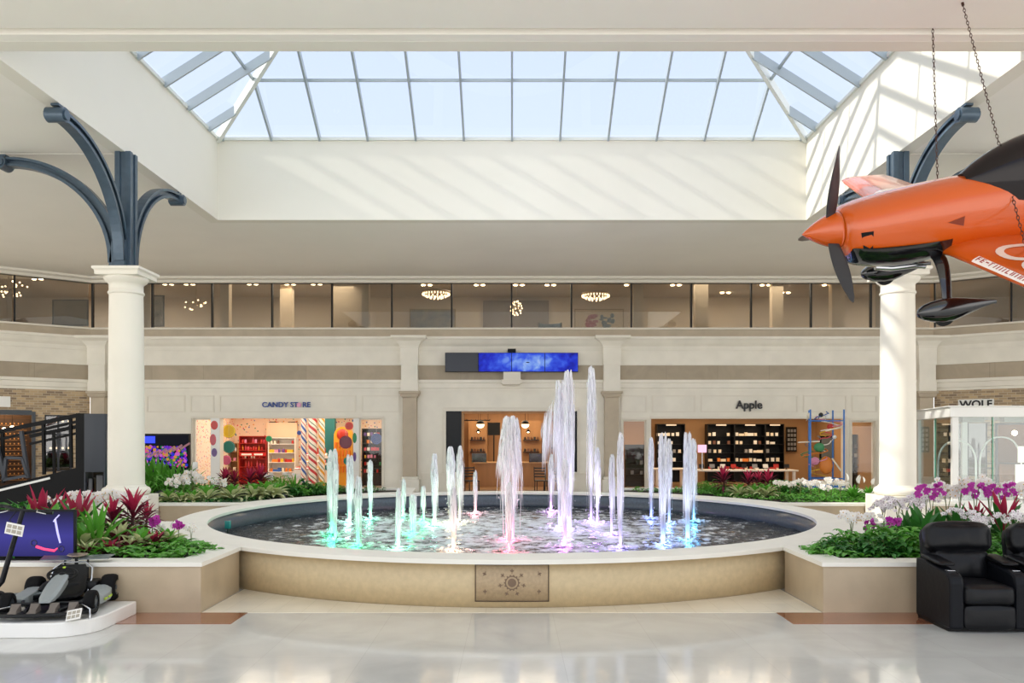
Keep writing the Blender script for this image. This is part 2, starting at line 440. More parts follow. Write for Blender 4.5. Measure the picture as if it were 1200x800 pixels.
# brick
m_brick = mat('mixed_tan_brick', '#A08C74', 0.8); nt = m_brick.node_tree; N = nt.nodes; L = nt.links
def brickify(m, ax):
    nt = m.node_tree; N = nt.nodes; L = nt.links; b = N['Principled BSDF']
    tc = N.new('ShaderNodeTexCoord'); sp = N.new('ShaderNodeSeparateXYZ'); L.new(tc.outputs['Object'], sp.inputs[0]); cb = N.new('ShaderNodeCombineXYZ')
    sc = N.new('ShaderNodeMath'); sc.operation = 'MULTIPLY'; sc.inputs[1].default_value = 1.27; L.new(sp.outputs['X'], sc.inputs[0])
    L.new(sc.outputs[0], cb.inputs['X']); L.new(sp.outputs['Z'], cb.inputs['Y'])
    br = N.new('ShaderNodeTexBrick'); br.inputs['Scale'].default_value = 1.0; br.inputs['Brick Width'].default_value = 0.26; br.inputs['Row Height'].default_value = 0.085
    br.inputs['Mortar Size'].default_value = 0.008; br.inputs['Mortar'].default_value = srgb('#C8BBA5'); br.inputs['Color1'].default_value = srgb('#C9B08C'); br.inputs['Color2'].default_value = srgb('#7B6A5E')
    br.inputs['Bias'].default_value = -0.15
    L.new(cb.outputs[0], br.inputs['Vector']); L.new(br.outputs['Color'], b.inputs['Base Color'])
brickify(m_brick, 'X')
T = lambda t: 10-t
ZB = wz(457)
mb = MB(); wall_open(mb, FL, 0, 9.95, 0, ZB, [(T(3.6), T(1.83), 0, 2.88), (T(1.51), T(0.62), 0.75, 2.80)], 0.3); FL.box(mb, 0, 10, -0.3, 0, ZB, 5.97)
struct('wall_left', mb, m_brick, 'tan brick wall of the left side shop')
mb = MB(); wall_open(mb, FT, 0.05, 10, 0, ZB, [(2.0, 3.2, 0, 2.5), (0.5, 1.75, 0.6, 2.5)], 0.3); FT.box(mb, 0, 10, -0.3, 0, ZB, 5.97)
struct('wall_right', mb, m_brick, 'tan brick wall of the right side shop')
def band(name, prof, m, lab):
    mb = MB(); sweep(mb, prof, PATH); struct(name, mb, m, lab)
def W(py): return wz(py)
band('trim_3', [(-0.3,W(386.5)),(0.20,W(386.5)),(0.20,W(384.6)),(-0.3,W(384.6))], m_trimw, 'pale ledge below the balcony glass')
band('trim_4', [(-0.3,W(395)),(0.14,W(395)),(0.14,W(386.6)),(-0.3,W(386.6))], m_stone2, 'tan strip below the balcony ledge')
band('trim_5', [(0.0,W(411)),(0.07,W(411)),(0.10,W(406)),(0.20,W(403)),(0.30,W(398.5)),(0.34,W(398)),(0.34,W(395.2)),(0.0,W(395.2))], m_stone, 'cream stone cornice')
band('trim_6', [(0.0,W(428)),(0.06,W(428)),(0.06,W(411.1)),(0.0,W(411.1))], m_stone, 'cream stone frieze')
band('trim_7', [(0.0,W(445)),(0.02,W(445)),(0.02,W(428.1)),(0.0,W(428.1))], tile_mat('tan_stone_band', '#B7AA96', '#A39785', 1.9, 0.6, 0.006, 0.1, coat=0.0), 'tan stone band between cream mouldings')
band('trim_8', [(0.0,W(458)),(0.05,W(458)),(0.05,W(455)),(0.09,W(454.5)),(0.09,W(449)),(0.14,W(448.5)),(0.14,W(445.1)),(0.0,W(445.1))], m_stone, 'cream stone architrave above the shopfronts')
band('trim_9', [(-0.05,7.70),(0.06,7.70),(0.10,7.78),(0.24,7.83),(0.24,7.90),(-0.05,7.90)], m_trimw, 'pale cornice above the balcony glass')
band('trim_10', [(-0.3,7.70),(-0.06,7.70),(-0.06,8.35),(-0.3,8.35)], m_dkmetal, 'dark head rail of the balcony glass')
# raised panel mouldings above the shopfronts
def panel(mb, x0, x1, y0, y1):
    u0, u1, z1, z0 = wx(x0), wx(x1), wz(y0), wz(y1); t = 0.045
    FB.box(mb, u0, u1, 0.001, 0.03, z1-t, z1); FB.box(mb, u0, u1, 0.001, 0.03, z0, z0+t)
    FB.box(mb, u0, u0+t, 0.001, 0.03, z0+t, z1-t); FB.box(mb, u1-t, u1, 0.001, 0.03, z0+t, z1-t)
mb = MB()
for a, b in ((172,217),(223,251),(257,417),(424,468),(728,758),(764,815),(821,935),(941,992),(998,1028),(1034,1078)): panel(mb, a, b, 463, 483)
struct('trim_11', mb, m_trimw, 'thin raised panel mouldings above the shopfronts')
mb = MB()
for x0, x1, y0 in ((224,450,488),(519,679,478),(728,759,490),(761,992,488.5),(996,1028,491)):
    u0, u1, z1 = wx(x0), wx(x1), wz(y0)
    FB.box(mb, u0, u1, 0.001, 0.05, z1-0.05, z1+0.03); FB.box(mb, u0-0.02, u0+0.03, 0.001, 0.05, 0, z1-0.05); FB.box(mb, u1-0.03, u1+0.02, 0.001, 0.05, 0, z1-0.05)
struct('trim_12', mb, m_trimw, 'pale frames around the shopfront openings')
# bulkheads either side of the centre entrance, white low wall
mb = MB()
for a, b in ((495,541),(670,705)): FB.box(mb, wx(a), wx(b), 0.001, 0.10, 0.0, wz(555.5)); FB.box(mb, wx(a)-.02, wx(b)+.02, 0.001, 0.14, wz(555.5), wz(554))
struct('trim_13', mb, m_trimw, 'low pale bulkheads beside the centre entrance')
# pilasters
def pilaster(name, fr, u, lab):
    r = thing(name, lab, 'pilaster', fr.P(u, 0.2, 0)); r['kind'] = 'structure'
    mb = MB(); fr.box(mb, u-0.26, u+0.26, 0.002, 0.26, 0.5, W(466)); build('shaft', mb, m_stone2, r, auto=0.02)
    mb = MB(); fr.box(mb, u-0.36, u+0.36, 0.002, 0.36, 0.0, 0.45); fr.box(mb, u-0.31, u+0.31, 0.002, 0.31, 0.45, 0.55); build('base', mb, m_stone, r, auto=0.02)
    mb = MB()
    for k, (hw, z0, z1) in enumerate(((0.29, W(466), W(464.5)), (0.33, W(464.5), W(461.5)), (0.38, W(461.5), W(458.6)))): fr.box(mb, u-hw, u+hw, 0.002, hw, z0, z1)
    build('capital', mb, m_stone2, r, auto=0.01)
    mb = MB(); fr.box(mb, u-0.32, u+0.32, 0.002, 0.34, W(458.5), W(448)); fr.box(mb, u-0.30, u+0.30, 0.002, 0.32, W(448), W(428)); fr.box(mb, u-0.33, u+0.33, 0.002, 0.35, W(428), W(409))
    secs = []
    for hw, o, z in ((0.33,0.35,W(409)),(0.35,0.38,W(406)),(0.46,0.48,W(401)),(0.60,0.62,W(398.5)),(0.64,0.66,W(398)),(0.64,0.66,W(395.1))):
        secs.append([Vector(fr.P(u-hw,o,z)), Vector(fr.P(u+hw,o,z)), Vector(fr.P(u+hw,0.002,z)), Vector(fr.P(u-hw,0.002,z))])
    mb.loft(secs, sm=False); build('bracket_block', mb, m_stone, r)
pilaster('trim_pilaster', FB, wx(481), 'stone pilaster to the left of the centre entrance')
pilaster('trim_pilaster', FB, wx(716), 'stone pilaster to the right of the centre entrance')
pilaster('trim_pilaster', FB, 0.35, 'stone pilaster in the left corner behind the column')
pilaster('trim_pilaster', FB, 30.75, 'stone pilaster in the right corner behind the column')
# ------------------------------------------------------------------ balcony glass
ZG0, ZG1 = wz(384.5), 7.70
def pane(n, fr, u0, u1, side):
    mb = MB(); fr.box(mb, u0+0.02, u1-0.02, -0.16, -0.14, ZG0, ZG1)
    o = struct('window_%d' % n, mb, m_balc, side)
    mb = MB(); fr.box(mb, u0-0.028, u0+0.028, -0.20, -0.08, ZG0, ZG1); build('mullion', mb, m_dkmetal, o)
    return o
us = [wx(106.4 + 70.45*k) for k in range(15)]
for k in range(14): pane(k+1, FB, us[k], us[k+1], 'tinted balcony glass pane, %s on the back wall' % ordinal(k, 14))
for k, (a, b) in enumerate(((5.2,7.58),(7.58,10.0))): pane(15+k, FL, a, b-0.05, 'tinted balcony glass pane on the angled left wall, %s' % ('farther from the corner' if k == 0 else 'next to the corner'))
for k, (a, b) in enumerate(((0.0,2.42),(2.42,4.8))): pane(17+k, FT, a+0.05, b, 'tinted balcony glass pane on the angled right wall, %s' % ('farther from the corner' if k else 'next to the corner'))
# ------------------------------------------------------------------ upper lounge behind the balcony glass
m_lw = mat('lounge_wall_taupe', '#C4B6A2', 0.7, var=0.04, vscale=0.6); m_lc = mat('lounge_ceiling', '#B8AA95', 0.8)
m_lf = mat('lounge_floor', '#8A7B68', 0.4)
mb = MB(); mb.box(-23, 23, 36.5, 36.7, 5.8, 8.35); struct('wall_lounge', mb, m_lw, 'taupe rear wall of the upper lounge')
mb = MB(); mb.box(-23, 23, 29.4, 36.7, 8.35, 8.5); mb.prism([(-23,22),(-15.6,29.66),(-23,29.66)], 8.35, 8.5); mb.prism([(23,22),(15.6,29.66),(23,29.66)], 8.35, 8.5)
struct('ceiling_lounge', mb, m_lc, 'taupe ceiling of the upper lounge')
mb = MB(); mb.box(-23, 23, 30.0, 36.7, 5.6, 5.8); mb.prism([(-23,24.4),(-15.7,30.0),(-23,30.0)], 5.6, 5.8); mb.prism([(23,24.4),(15.7,30.0),(23,30.0)], 5.6, 5.8)
struct('floor_lounge', mb, m_lf, 'floor of the upper lounge')
for s in (-1,1):
    mb = MB(); mb.box(min(s*23,s*23.2), max(s*23,s*23.2), 23, 36.7, 5.6, 8.5); struct('wall_lounge_%s' % ('left' if s<0 else 'right'), mb, m_lw, 'end wall of the upper lounge, %s' % ('left' if s<0 else 'right'))
mb = MB()
for px0, px1, D in ((258,268,31.5),(328,342,33.5),(388,424,33.0),(424,432,31.5),(742,754,32.5),(815,830,32.5),(905,918,33.0),(975,990,33.0),(1026,1034,31.2),(166,176,31.5)):
    mb.box(at(px0,D), at(px1,D), D, D+0.35, 5.8, 8.35)
struct('wall_lounge_piers', mb, mat('lounge_pier', '#C9B79C', 0.7), 'pale piers inside the upper lounge')
m_glow = mat('warm_lamp_glow', '#FFD9A0', 0.5, emit=14.0, ecol='#FFE3B8')
m_glow2 = mat('soft_lamp_glow', '#FFE2B8', 0.5, emit=3.0, ecol='#FFDFB0')
# recessed downlights
spots = [(197,333,1),(222,333,1),(340,333,1),(296,333,1),(371,333,1),(562,334,2),(500,334,2),(608,334,1),(645,334,2),(738,334,1),(792,334,1),(897,334,2),(970,334,2),(850,343,1),(920,343,1),(44,327,1),(125,332,1)]
for i, (px, py, n) in enumerate(sorted(spots)):
    D = (8.33-2)*F/(512-py-0.001); D = min(D, 35.5)
    r = thing('recessed_downlight', 'twin recessed downlight in the upper lounge ceiling, %s' % ordinal(i, len(spots)), 'ceiling light', (at(px,D), D, 8.35), 'recessed downlights in the upper lounge')
    for k in range(2):
        mb = MB(); mb.cyl((at(px,D)+k*0.28-0.14, D, 8.31), (at(px,D)+k*0.28-0.14, D, 8.349), 0.08, n=12); build('lamp_disc', mb, m_glow, r)
for x in (-17,-9,0,9,17): lamp('lounge_lamp', 'AREA', (x, 33.2, 8.2), LOUNGE, (1.0,0.90,0.77), 5, 3)
# artwork and furniture upstairs
def picture(x0, x1, y0, y1, D, cols, lab, fm):
    X0, X1, Z1, Z0 = at(x0,D), at(x1,D), zt(y0,D), zt(y1,D)
    r = thing('framed_picture', lab, 'picture', ((X0+X1)/2, D, Z0))
    mb = MB(); t = 0.05
    mb.box(X0,X1,D-0.05,D,Z1-t,Z1); mb.box(X0,X1,D-0.05,D,Z0,Z0+t); mb.box(X0,X0+t,D-0.05,D,Z0+t,Z1-t); mb.box(X1-t,X1,D-0.05,D,Z0+t,Z1-t)
    build('frame', mb, fm, r)
    mb = MB(); mb.box(X0+t,X1-t,D-0.03,D,Z0+t,Z1-t); build('canvas', mb, cols[0], r)
    if len(cols) > 1:
        rr = random.Random(3)
        for k, cm in enumerate(cols[1:]):
            mb = MB(); cx = X0 + (X1-X0)*(0.33 + 0.34*k); cz = Z0 + (Z1-Z0)*0.45
            for j in range(16):
                mb.ell((cx+rr.uniform(-.28,.28), D-0.034, cz+rr.uniform(-.2,.28)), (rr.uniform(.05,.14),0.006,rr.uniform(.04,.11)), 8, 5)
            build('painted_blossoms', mb, cm, r)
    return r
m_gold = mat('dull_gold_frame', '#8C7650', 0.4, metal=0.4); m_fblk = mat('thin_black_frame', '#1C1A19', 0.4)
def abstract(name, a, b, sc):
    m = mat(name, a, 0.6); nt = m.node_tree; N = nt.nodes; L = nt.links
    n = N.new('ShaderNodeTexNoise'); n.inputs['Scale'].default_value = sc; n.inputs['Detail'].default_value = 6; r = N.new('ShaderNodeValToRGB')
    r.color_ramp.elements[0].position = 0.35; r.color_ramp.elements[0].color = srgb(a); r.color_ramp.elements[1].position = 0.65; r.color_ramp.elements[1].color = srgb(b)
    tc = N.new('ShaderNodeTexCoord'); L.new(tc.outputs['Object'], n.inputs['Vector']); L.new(n.outputs['Fac'], r.inputs[0]); L.new(r.outputs[0], N['Principled BSDF'].inputs['Base Color']); return m
picture(480,534,362,389,36.45,[abstract('seascape_canvas','#5E6670','#8A8478',2.2)],'wide blue grey seascape picture on the lounge wall, left of the centre alcove',m_gold)
picture(673,731,362,389,36.45,[mat('beige_canvas','#B8A88C',0.7),mat('crimson_paint','#8E3038',0.7),mat('slate_blue_paint','#3C5560',0.7)],'beige picture with crimson and slate blossoms, right of the centre alcove',m_gold)
picture(178,193,346,383,31.3,[abstract('portrait_canvas','#4A4640','#9C8E78',3)],'tall black framed picture behind the left column',m_fblk)
picture(62,104,351,382,30.5,[abstract('grey_canvas','#77695A','#8B7D6C',2)],'wide dull picture behind the angled left glass',m_fblk)
mb = MB(); D = 36.3; mb.box(at(566,D), at(643,D), D, 36.49, 5.8, zt(352,D)); struct('trim_14', mb, mat('alcove_brown', '#6E6258', 0.6), 'darker alcove panel in the lounge wall')
r = thing('lounge_armchair', 'dark teal armchair by the balcony glass near the centre alcove', 'armchair', (at(645,32),32.3,5.8))
X = at(645,32)
mb = MB(); mb.rbox(X-0.45,X+0.45,31.95,32.75,6.0,6.32,0.08); build('seat', mb, mat('teal_velvet','#263A46',0.8), r)
mb = MB(); mb.lathe([(0.42,6.1),(0.50,6.1),(0.48,6.62),(0.40,6.60)], (X,32.3,0), 20, closed=True, ang=(0,PI)); build('backrest', mb, _M['teal_velvet'], r)
for sx in (-1,1):
    for sy in (0,1):
        mb = MB(); mb.cyl((X+sx*0.35,32.05+sy*0.6,5.8),(X+sx*0.35,32.05+sy*0.6,6.02),0.025,n=8); build('leg', mb, m_black, r)
r = thing('grand_sofa', 'low grey sofa in front of the centre alcove', 'sofa', (at(600,34),34.3,5.8))
X = at(600,34)
mb = MB(); mb.rbox(X-1.1,X+1.1,33.9,34.8,5.8,6.25,0.08); build('seat', mb, mat('grey_bouclé','#5B554F',0.9), r)
mb = MB(); mb.rbox(X-1.1,X+1.1,34.6,34.85,6.2,6.75,0.08); build('backrest', mb, _M['grey_bouclé'], r)
# chandeliers
def ring_chandelier(px, py, D, rad, lab):
    X, Z = at(px,D), zt(py,D)
    r = thing('ring_chandelier', lab, 'chandelier', (X,D,Z))
    mb = MB(); mb.cyl((X,D,Z+0.25),(X,D,8.35),0.012,n=6)
    for k in range(3):
        a = k*2*PI/3; mb.tube([(X,D,Z+0.45),(X+rad*math.cos(a),D+rad*math.sin(a),Z)],0.006,5)
    build('suspension', mb, m_gold, r)
    mb = MB(); mb.lathe([(rad-.03,-0.03),(rad+.03,-0.03),(rad+.03,0.03),(rad-.03,0.03)],(X,D,Z),28,closed=True); build('ring', mb, m_gold, r)
    mb = MB()
    for k in range(28):
        a = k*2*PI/28
        for q, (rr_, dz) in enumerate(((rad,-0.10),(rad*0.75,-0.18),(rad*0.45,-0.24))):
            if q and k % (q+1): continue
            mb.ell((X+rr_*math.cos(a),D+rr_*math.sin(a),Z+dz),(0.03,0.03,0.05),6,4)
    build('crystals', mb, m_glow2, r)
    return r
ring_chandelier(511,342,33,0.55,'ring chandelier of crystals in the upper lounge, left of centre')
ring_chandelier(698,344,33,0.55,'ring chandelier of crystals in the upper lounge, right of centre')
r = thing('starburst_chandelier','round starburst chandelier of glowing bulbs at the middle of the lounge','chandelier',(at(605,32),32,zt(362,32)))
X, D, Z = at(605,32), 32, zt(361,32)
mb = MB(); mb.cyl((X,D,Z),(X,D,8.35),0.012,n=6); mb.ell((X,D,Z),0.08)
bl = MB()
for k in range(26):
    t = k*2.39996; zz = 1-2*(k+.5)/26; q = math.sqrt(1-zz*zz); p = Vector((q*math.cos(t),q*math.sin(t),zz))
    mb.tube([(X,D,Z),(X+p.x*.22,D+p.y*.22,Z+p.z*.28)],0.006,4); bl.ell((X+p.x*.23,D+p.y*.23,Z+p.z*.29),0.035,7,5)
build('arms', mb, m_gold, r); build('bulbs', bl, m_glow2, r)
def twig_chandelier(px, py, D, n, sz, lab):
    X, Z = at(px,D), zt(py,D); rr = random.Random(n+px)
    r = thing('branch_chandelier', lab, 'chandelier', (X,D,Z)); mb = MB(); bl = MB()
    mb.cyl((X,D,Z),(X,D,8.35),0.012,n=6)
    for k in range(n):
        a = rr.uniform(0,2*PI); q = sz*rr.uniform(.4,1); e = (X+q*math.cos(a), D+q*math.sin(a)*.6, Z+rr.uniform(-.25,.25)*sz*1.5)
        mb.tube([(X,D,Z),((X+e[0])/2,(D+e[1])/2,Z+.1),e],0.008,4); bl.ell((e[0],e[1],e[2]+.03),0.035,7,5)
    build('branches', mb, m_gold, r); build('bulbs', bl, m_glow2, r)
twig_chandelier(230,358,33,14,0.5,'branching chandelier behind the second pane right of the left column')
twig_chandelier(10,340,29.5,22,0.7,'large branching chandelier behind the angled left glass')
# ------------------------------------------------------------------ columns with steel brackets
m_col = mat('column_limestone', '#EFEADD', 0.5, var=0.03, vscale=1.2)
m_steel = mat('blue_grey_steel_paint', '#4A5C6C', 0.34, metal=0.3, var=0.12, vscale=6, coat=0.2)
def column(sx):
    X, Y = sx*8.03, 16.7
    nm = 'left' if sx < 0 else 'right'
    r = thing('stone_column', 'round cream stone column on a square pedestal carrying steel arms, the %s one of the two' % nm, 'column', (X,Y,0), 'stone columns at the skylight edge')
    a = 0.47
    mb = MB(); mb.box(X-a,X+a,Y-a,Y+a,0,0.80); build('pedestal', mb, m_col, r, auto=0.015)
    mb = MB(); n = 12
    prof = [(0.40,0.80)] + [(0.385+0.085*math.cos(t), 0.885+0.085*math.sin(t)) for t in [-PI/2+PI*i/10 for i in range(11)]] + [(0.385,0.975),(0.375,1.0),(0.36,1.01)]
    mb.lathe(prof, (X,Y,0), 48); build('base', mb, m_col, r)
    prof = []
    for i in range(13):
        t = i/12; prof.append((0.355 - 0.028*t**1.7, 1.0 + 3.95*t))
    mb = MB(); mb.lathe(prof, (X,Y,0), 48); build('shaft', mb, m_col, r)
    mb = MB(); prof = [(0.32,4.95),(0.345,4.96),(0.355,4.985),(0.345,5.01),(0.33,5.02),(0.33,5.16),(0.345,5.17),(0.36,5.19),(0.40,5.22),(0.43,5.27),(0.435,5.30),(0.30,5.31)]
    mb.lathe(prof, (X,Y,0), 48)
    secs = []
    for h, z in ((0.40,5.30),(0.44,5.31),(0.44,5.38),(0.455,5.40),(0.48,5.42),(0.48,5.47),(0.30,5.475)):
        secs.append([Vector((X-h,Y-h,z)),Vector((X+h,Y-h,z)),Vector((X+h,Y+h,z)),Vector((X-h,Y+h,z))])
    mb.loft(secs, sm=False); build('capital', mb, m_col, r)
    # square post made of four angles with slots
    mb = MB(); h = 0.165
    mb.box(X-h+.03,X+h-.03,Y-h+.03,Y+h-.03,5.47,7.90)
    for i in (-1,1):
        for j in (-1,1):
            mb.box(min(X+i*h,X+i*(h-.11)),max(X+i*h,X+i*(h-.11)),min(Y+j*h,Y+j*(h-.11)),max(Y+j*h,Y+j*(h-.11)),5.47,7.90)
    mb.box(X-h-.03,X+h+.03,Y-h-.03,Y+h+.03,5.47,5.50)
    po = build('steel_post', mb, m_steel, r, auto=0.008)
    for dx, dy in ((0,-1),(0,1),(sx,0)):
        mb = MB(); Rr, Hh = 2.25, 2.09
        pts = []
        for i in range(23):
            t = PI/2*i/22
            pts.append((0.20 + Rr*(1-math.cos(t)), 5.62 + Hh*math.sin(t)))
        sd = Vector((-dy, dx, 0)); d = Vector((dx, dy, 0))
        def ring(q, n2, w0, w1, t0, t1):  # rectangle across the arm
            o = Vector((X,Y,0)) + d*q[0] + Vector((0,0,q[1])); nn = d*n2[0] + Vector((0,0,n2[1]))
            return [o+sd*w0+nn*t0, o+sd*w1+nn*t0, o+sd*w1+nn*t1, o+sd*w0+nn*t1]
        def strip(w0, w1, t0, t1):
            secs = []
            for i, q in enumerate(pts):
                a_ = pts[max(0,i-1)]; b_ = pts[min(len(pts)-1,i+1)]; tx, tz = b_[0]-a_[0], b_[1]-a_[1]; l = math.hypot(tx,tz); nx, nz = -tz/l, tx/l
                taper = 1 - 0.35*i/22
                secs.append(ring(q, (nx,nz), w0, w1, t0*taper, t1*taper))
            mb.loft(secs, sm=False)
        strip(-0.10, 0.10, 0.11, 0.14); strip(-0.10, 0.10, -0.14, -0.11); strip(-0.025, 0.025, -0.11, 0.11)
        strip(-0.10, -0.08, 0.06, 0.11); strip(0.08, 0.10, 0.06, 0.11); strip(-0.10, -0.08, -0.11, -0.06); strip(0.08, 0.10, -0.11, -0.06)
        # foot against the post
        f0 = Vector((X,Y,5.50)) + d*0.165
        mb.hexa([f0+sd*-.1, f0+sd*.1, f0+sd*.1+d*.16, f0+sd*-.1+d*.16, f0+sd*-.1+Vector((0,0,.55)), f0+sd*.1+Vector((0,0,.55)), f0+sd*.1+d*.10+Vector((0,0,.55)), f0+sd*-.1+d*.10+Vector((0,0,.55))])
        arm = build('curved_arm', mb, m_steel, r)
        mb = MB(); e = Vector((X,Y,0)) + d*(pts[-1][0]+0.10) + Vector((0,0,pts[-1][1]-0.03))
        mb.cyl(e-sd*0.16, e+sd*0.16, 0.13, n=24); mb.cyl(e-sd*0.19, e-sd*0.16, 0.09, n=20); mb.cyl(e+sd*0.16, e+sd*0.19, 0.09, n=20)
        e2 = e + Vector((0,0,0.16)); mb.obox(e2 + Vector((0,0,.005)), (.07,.07,.02))
        build('scroll_end', mb, m_steel, arm)
column(-1); column(1)

# ------------------------------------------------------------------ fountain basin
m_coping = mat('pale_coping_stone', '#EFECE2', 0.45, var=0.03, vscale=2)
m_fwall = mat('cream_mosaic_wall', '#CDB892', 0.6, var=0.07, vscale=14, bump=0.15, bscale=70)
m_granite = mat('dark_blue_granite', '#414C58', 0.4, var=0.18, vscale=22, coat=0.3)
ft = thing('fountain_basin', 'large round fountain basin with cream wall, pale coping and dark lining', 'fountain', (0,CY,0))
mb = MB(); mb.lathe([(5.47,0.0),(5.90,0.0),(5.90,0.52),(5.47,0.52)], (0,CY,0), 144, closed=True, sm=True)
ow = build('basin_wall', mb, m_fwall, ft)
mb = MB(); mb.lathe([(5.43,0.52),(5.98,0.52),(5.98,0.568),(5.974,0.574),(5.436,0.574),(5.43,0.568)], (0,CY,0), 144, closed=True, sm=False)
build('coping', mb, m_coping, ft)
mb = MB(); mb.lathe([(5.44,0.0),(5.469,0.0),(5.469,0.52),(5.44,0.52)], (0,CY,0), 144, closed=True)
build('inner_lining', mb, m_granite, ft)
mb = MB(); mb.lathe([(0.0,0.004),(5.43,0.004)], (0,CY,0), 96); build('basin_floor', mb, m_black, ft)
# water
m_water = bpy.data.materials.new('rippled_water'); m_water.use_nodes = True; nt = m_water.node_tree; N = nt.nodes; L = nt.links; b = N['Principled BSDF']
b.inputs['Base Color'].default_value = srgb('#2F3A44'); b.inputs['Roughness'].default_value = 0.10; b.inputs['IOR'].default_value = 1.33; b.inputs['Specular IOR Level'].default_value = 0.5
tc = N.new('ShaderNodeTexCoord')
n1 = N.new('ShaderNodeTexNoise'); n1.inputs['Scale'].default_value = 7.0; n1.inputs['Detail'].default_value = 5; n1.inputs['Distortion'].default_value = 0.6; L.new(tc.outputs['Object'], n1.inputs['Vector'])
bp = N.new('ShaderNodeBump'); bp.inputs['Strength'].default_value = 1.0; bp.inputs['Distance'].default_value = 0.10; L.new(n1.outputs['Fac'], bp.inputs['Height']); L.new(bp.outputs[0], b.inputs['Normal'])
# froth: foam gathers near the middle of the pool, in broken flecks
vl = N.new('ShaderNodeVectorMath'); vl.operation = 'LENGTH'; L.new(tc.outputs['Object'], vl.inputs[0])
mr = N.new('ShaderNodeMapRange'); mr.inputs['From Min'].default_value = 2.0; mr.inputs['From Max'].default_value = 5.2; mr.inputs['To Min'].default_value = 0.17; mr.inputs['To Max'].default_value = 0.0; L.new(vl.outputs['Value'], mr.inputs['Value'])
n2 = N.new('ShaderNodeTexNoise'); n2.inputs['Scale'].default_value = 3.2; n2.inputs['Detail'].default_value = 9; n2.inputs['Roughness'].default_value = 0.75; L.new(tc.outputs['Object'], n2.inputs['Vector'])
ad = N.new('ShaderNodeMath'); ad.operation = 'ADD'; L.new(n2.outputs['Fac'], ad.inputs[0]); L.new(mr.outputs[0], ad.inputs[1])
th = N.new('ShaderNodeMapRange'); th.inputs['From Min'].default_value = 0.57; th.inputs['From Max'].default_value = 0.70; L.new(ad.outputs[0], th.inputs['Value'])
mx = N.new('ShaderNodeMix'); mx.data_type = 'RGBA'; mx.inputs['A'].default_value = srgb('#1C242C'); mx.inputs['B'].default_value = srgb('#E6EAEE'); L.new(th.outputs[0], mx.inputs['Factor']); L.new(mx.outputs['Result'], b.inputs['Base Color'])
mr2 = N.new('ShaderNodeMapRange'); mr2.inputs['To Min'].default_value = 0.08; mr2.inputs['To Max'].default_value = 0.7; L.new(th.outputs[0], mr2.inputs['Value']); L.new(mr2.outputs[0], b.inputs['Roughness'])
ZWAT = 0.226
mb = MB(); nr, na = 70, 200; vs = [(0,CY,ZWAT)]
from mathutils import noise as mn
for i in range(1, nr+1):
    q = 5.439*i/nr
    for j in range(na):
        t = 2*PI*j/na; x, y = q*math.cos(t), q*math.sin(t)
        h = 0.022*mn.noise((x*2.4,y*2.4,0.3)) + 0.012*mn.noise((x*6,y*6,1.7))
        vs.append((x, CY+y, ZWAT+h))
fs = [(0,1+j,1+(j+1)%na) for j in range(na)]
for i in range(nr-1):
    for j in range(na): fs.append((1+i*na+j,1+(i+1)*na+j,1+(i+1)*na+(j+1)%na,1+i*na+(j+1)%na))
mb.add(vs, fs, True)
wo = single('pool_water', mb, m_water, 'dark rippled water with white froth filling the fountain basin', 'water', loc=(0,CY,ZWAT)); wo['kind'] = 'stuff'
# mosaic plaque on the front wall
m_pl = mat('plaque_taupe', '#B39C7C', 0.6, var=0.10, vscale=30); m_plb = mat('plaque_dark_brown', '#4E3D2C', 0.6); m_plm = mat('plaque_mid_brown', '#7A6450', 0.6)
pq = build('mosaic_plaque', (lambda mb: (mb.lathe([(5.895,0.075),(5.915,0.075),(5.915,0.515),(5.895,0.515)], (0,CY,0), 24, closed=True, ang=(-PI/2-0.0735,-PI/2+0.0735)), mb)[1])(MB()), m_pl, ft, 'taupe mosaic plaque with dark border and flower medallion')
def onw(u, z, off=0.0):  # point on the curved wall face, u metres to the right of the middle
    a = -PI/2 + u/5.9; rr = 5.915+off; return Vector((rr*math.cos(a), CY+rr*math.sin(a), z))
def slabw(mb, poly, th=0.006):
    n = len(poly); mb.add([onw(u,z,0.0) for u,z in poly]+[onw(u,z,th) for u,z in poly], [tuple(range(n,2*n)), tuple(reversed(range(n)))]+[(i,(i+1)%n,n+(i+1)%n,n+i) for i in range(n)])
mb = MB(); u0, u1, z0, z1, t = -0.433, 0.433, 0.075, 0.515, 0.011
for k in range(12):
    a = u0+(u1-u0)*k/12; c_ = u0+(u1-u0)*(k+1)/12
    slabw(mb, [(a,z0),(c_,z0),(c_,z0+t),(a,z0+t)]); slabw(mb, [(a,z1-t),(c_,z1-t),(c_,z1),(a,z1)])
slabw(mb, [(u0,z0+t),(u0+t,z0+t),(u0+t,z1-t),(u0,z1-t)]); slabw(mb, [(u1-t,z0+t),(u1,z0+t),(u1,z1-t),(u1-t,z1-t)])
build('border', mb, m_plb, pq)
mb = MB(); cz = 0.298
for k in range(28):
    a, c_ = 2*PI*k/28, 2*PI*(k+1)/28
    slabw(mb, [(0.070*math.cos(a),cz+0.070*math.sin(a)),(0.082*math.cos(a),cz+0.082*math.sin(a)),(0.082*math.cos(c_),cz+0.082*math.sin(c_)),(0.070*math.cos(c_),cz+0.070*math.sin(c_))])
for k in range(14):
    a = 2*PI*k/14; slabw(mb, [(0.086*math.cos(a)+0.010*math.cos(b_),cz+0.086*math.sin(a)+0.010*math.sin(b_)) for b_ in [2*PI*i/6 for i in range(6)]], 0.005)
slabw(mb, [(0.05*math.cos(2*PI*i/24),cz+0.05*math.sin(2*PI*i/24)) for i in range(24)], 0.004)
slabw(mb, [(0.026*math.cos(2*PI*i/16),cz+0.026*math.sin(2*PI*i/16)) for i in range(16)], 0.008)
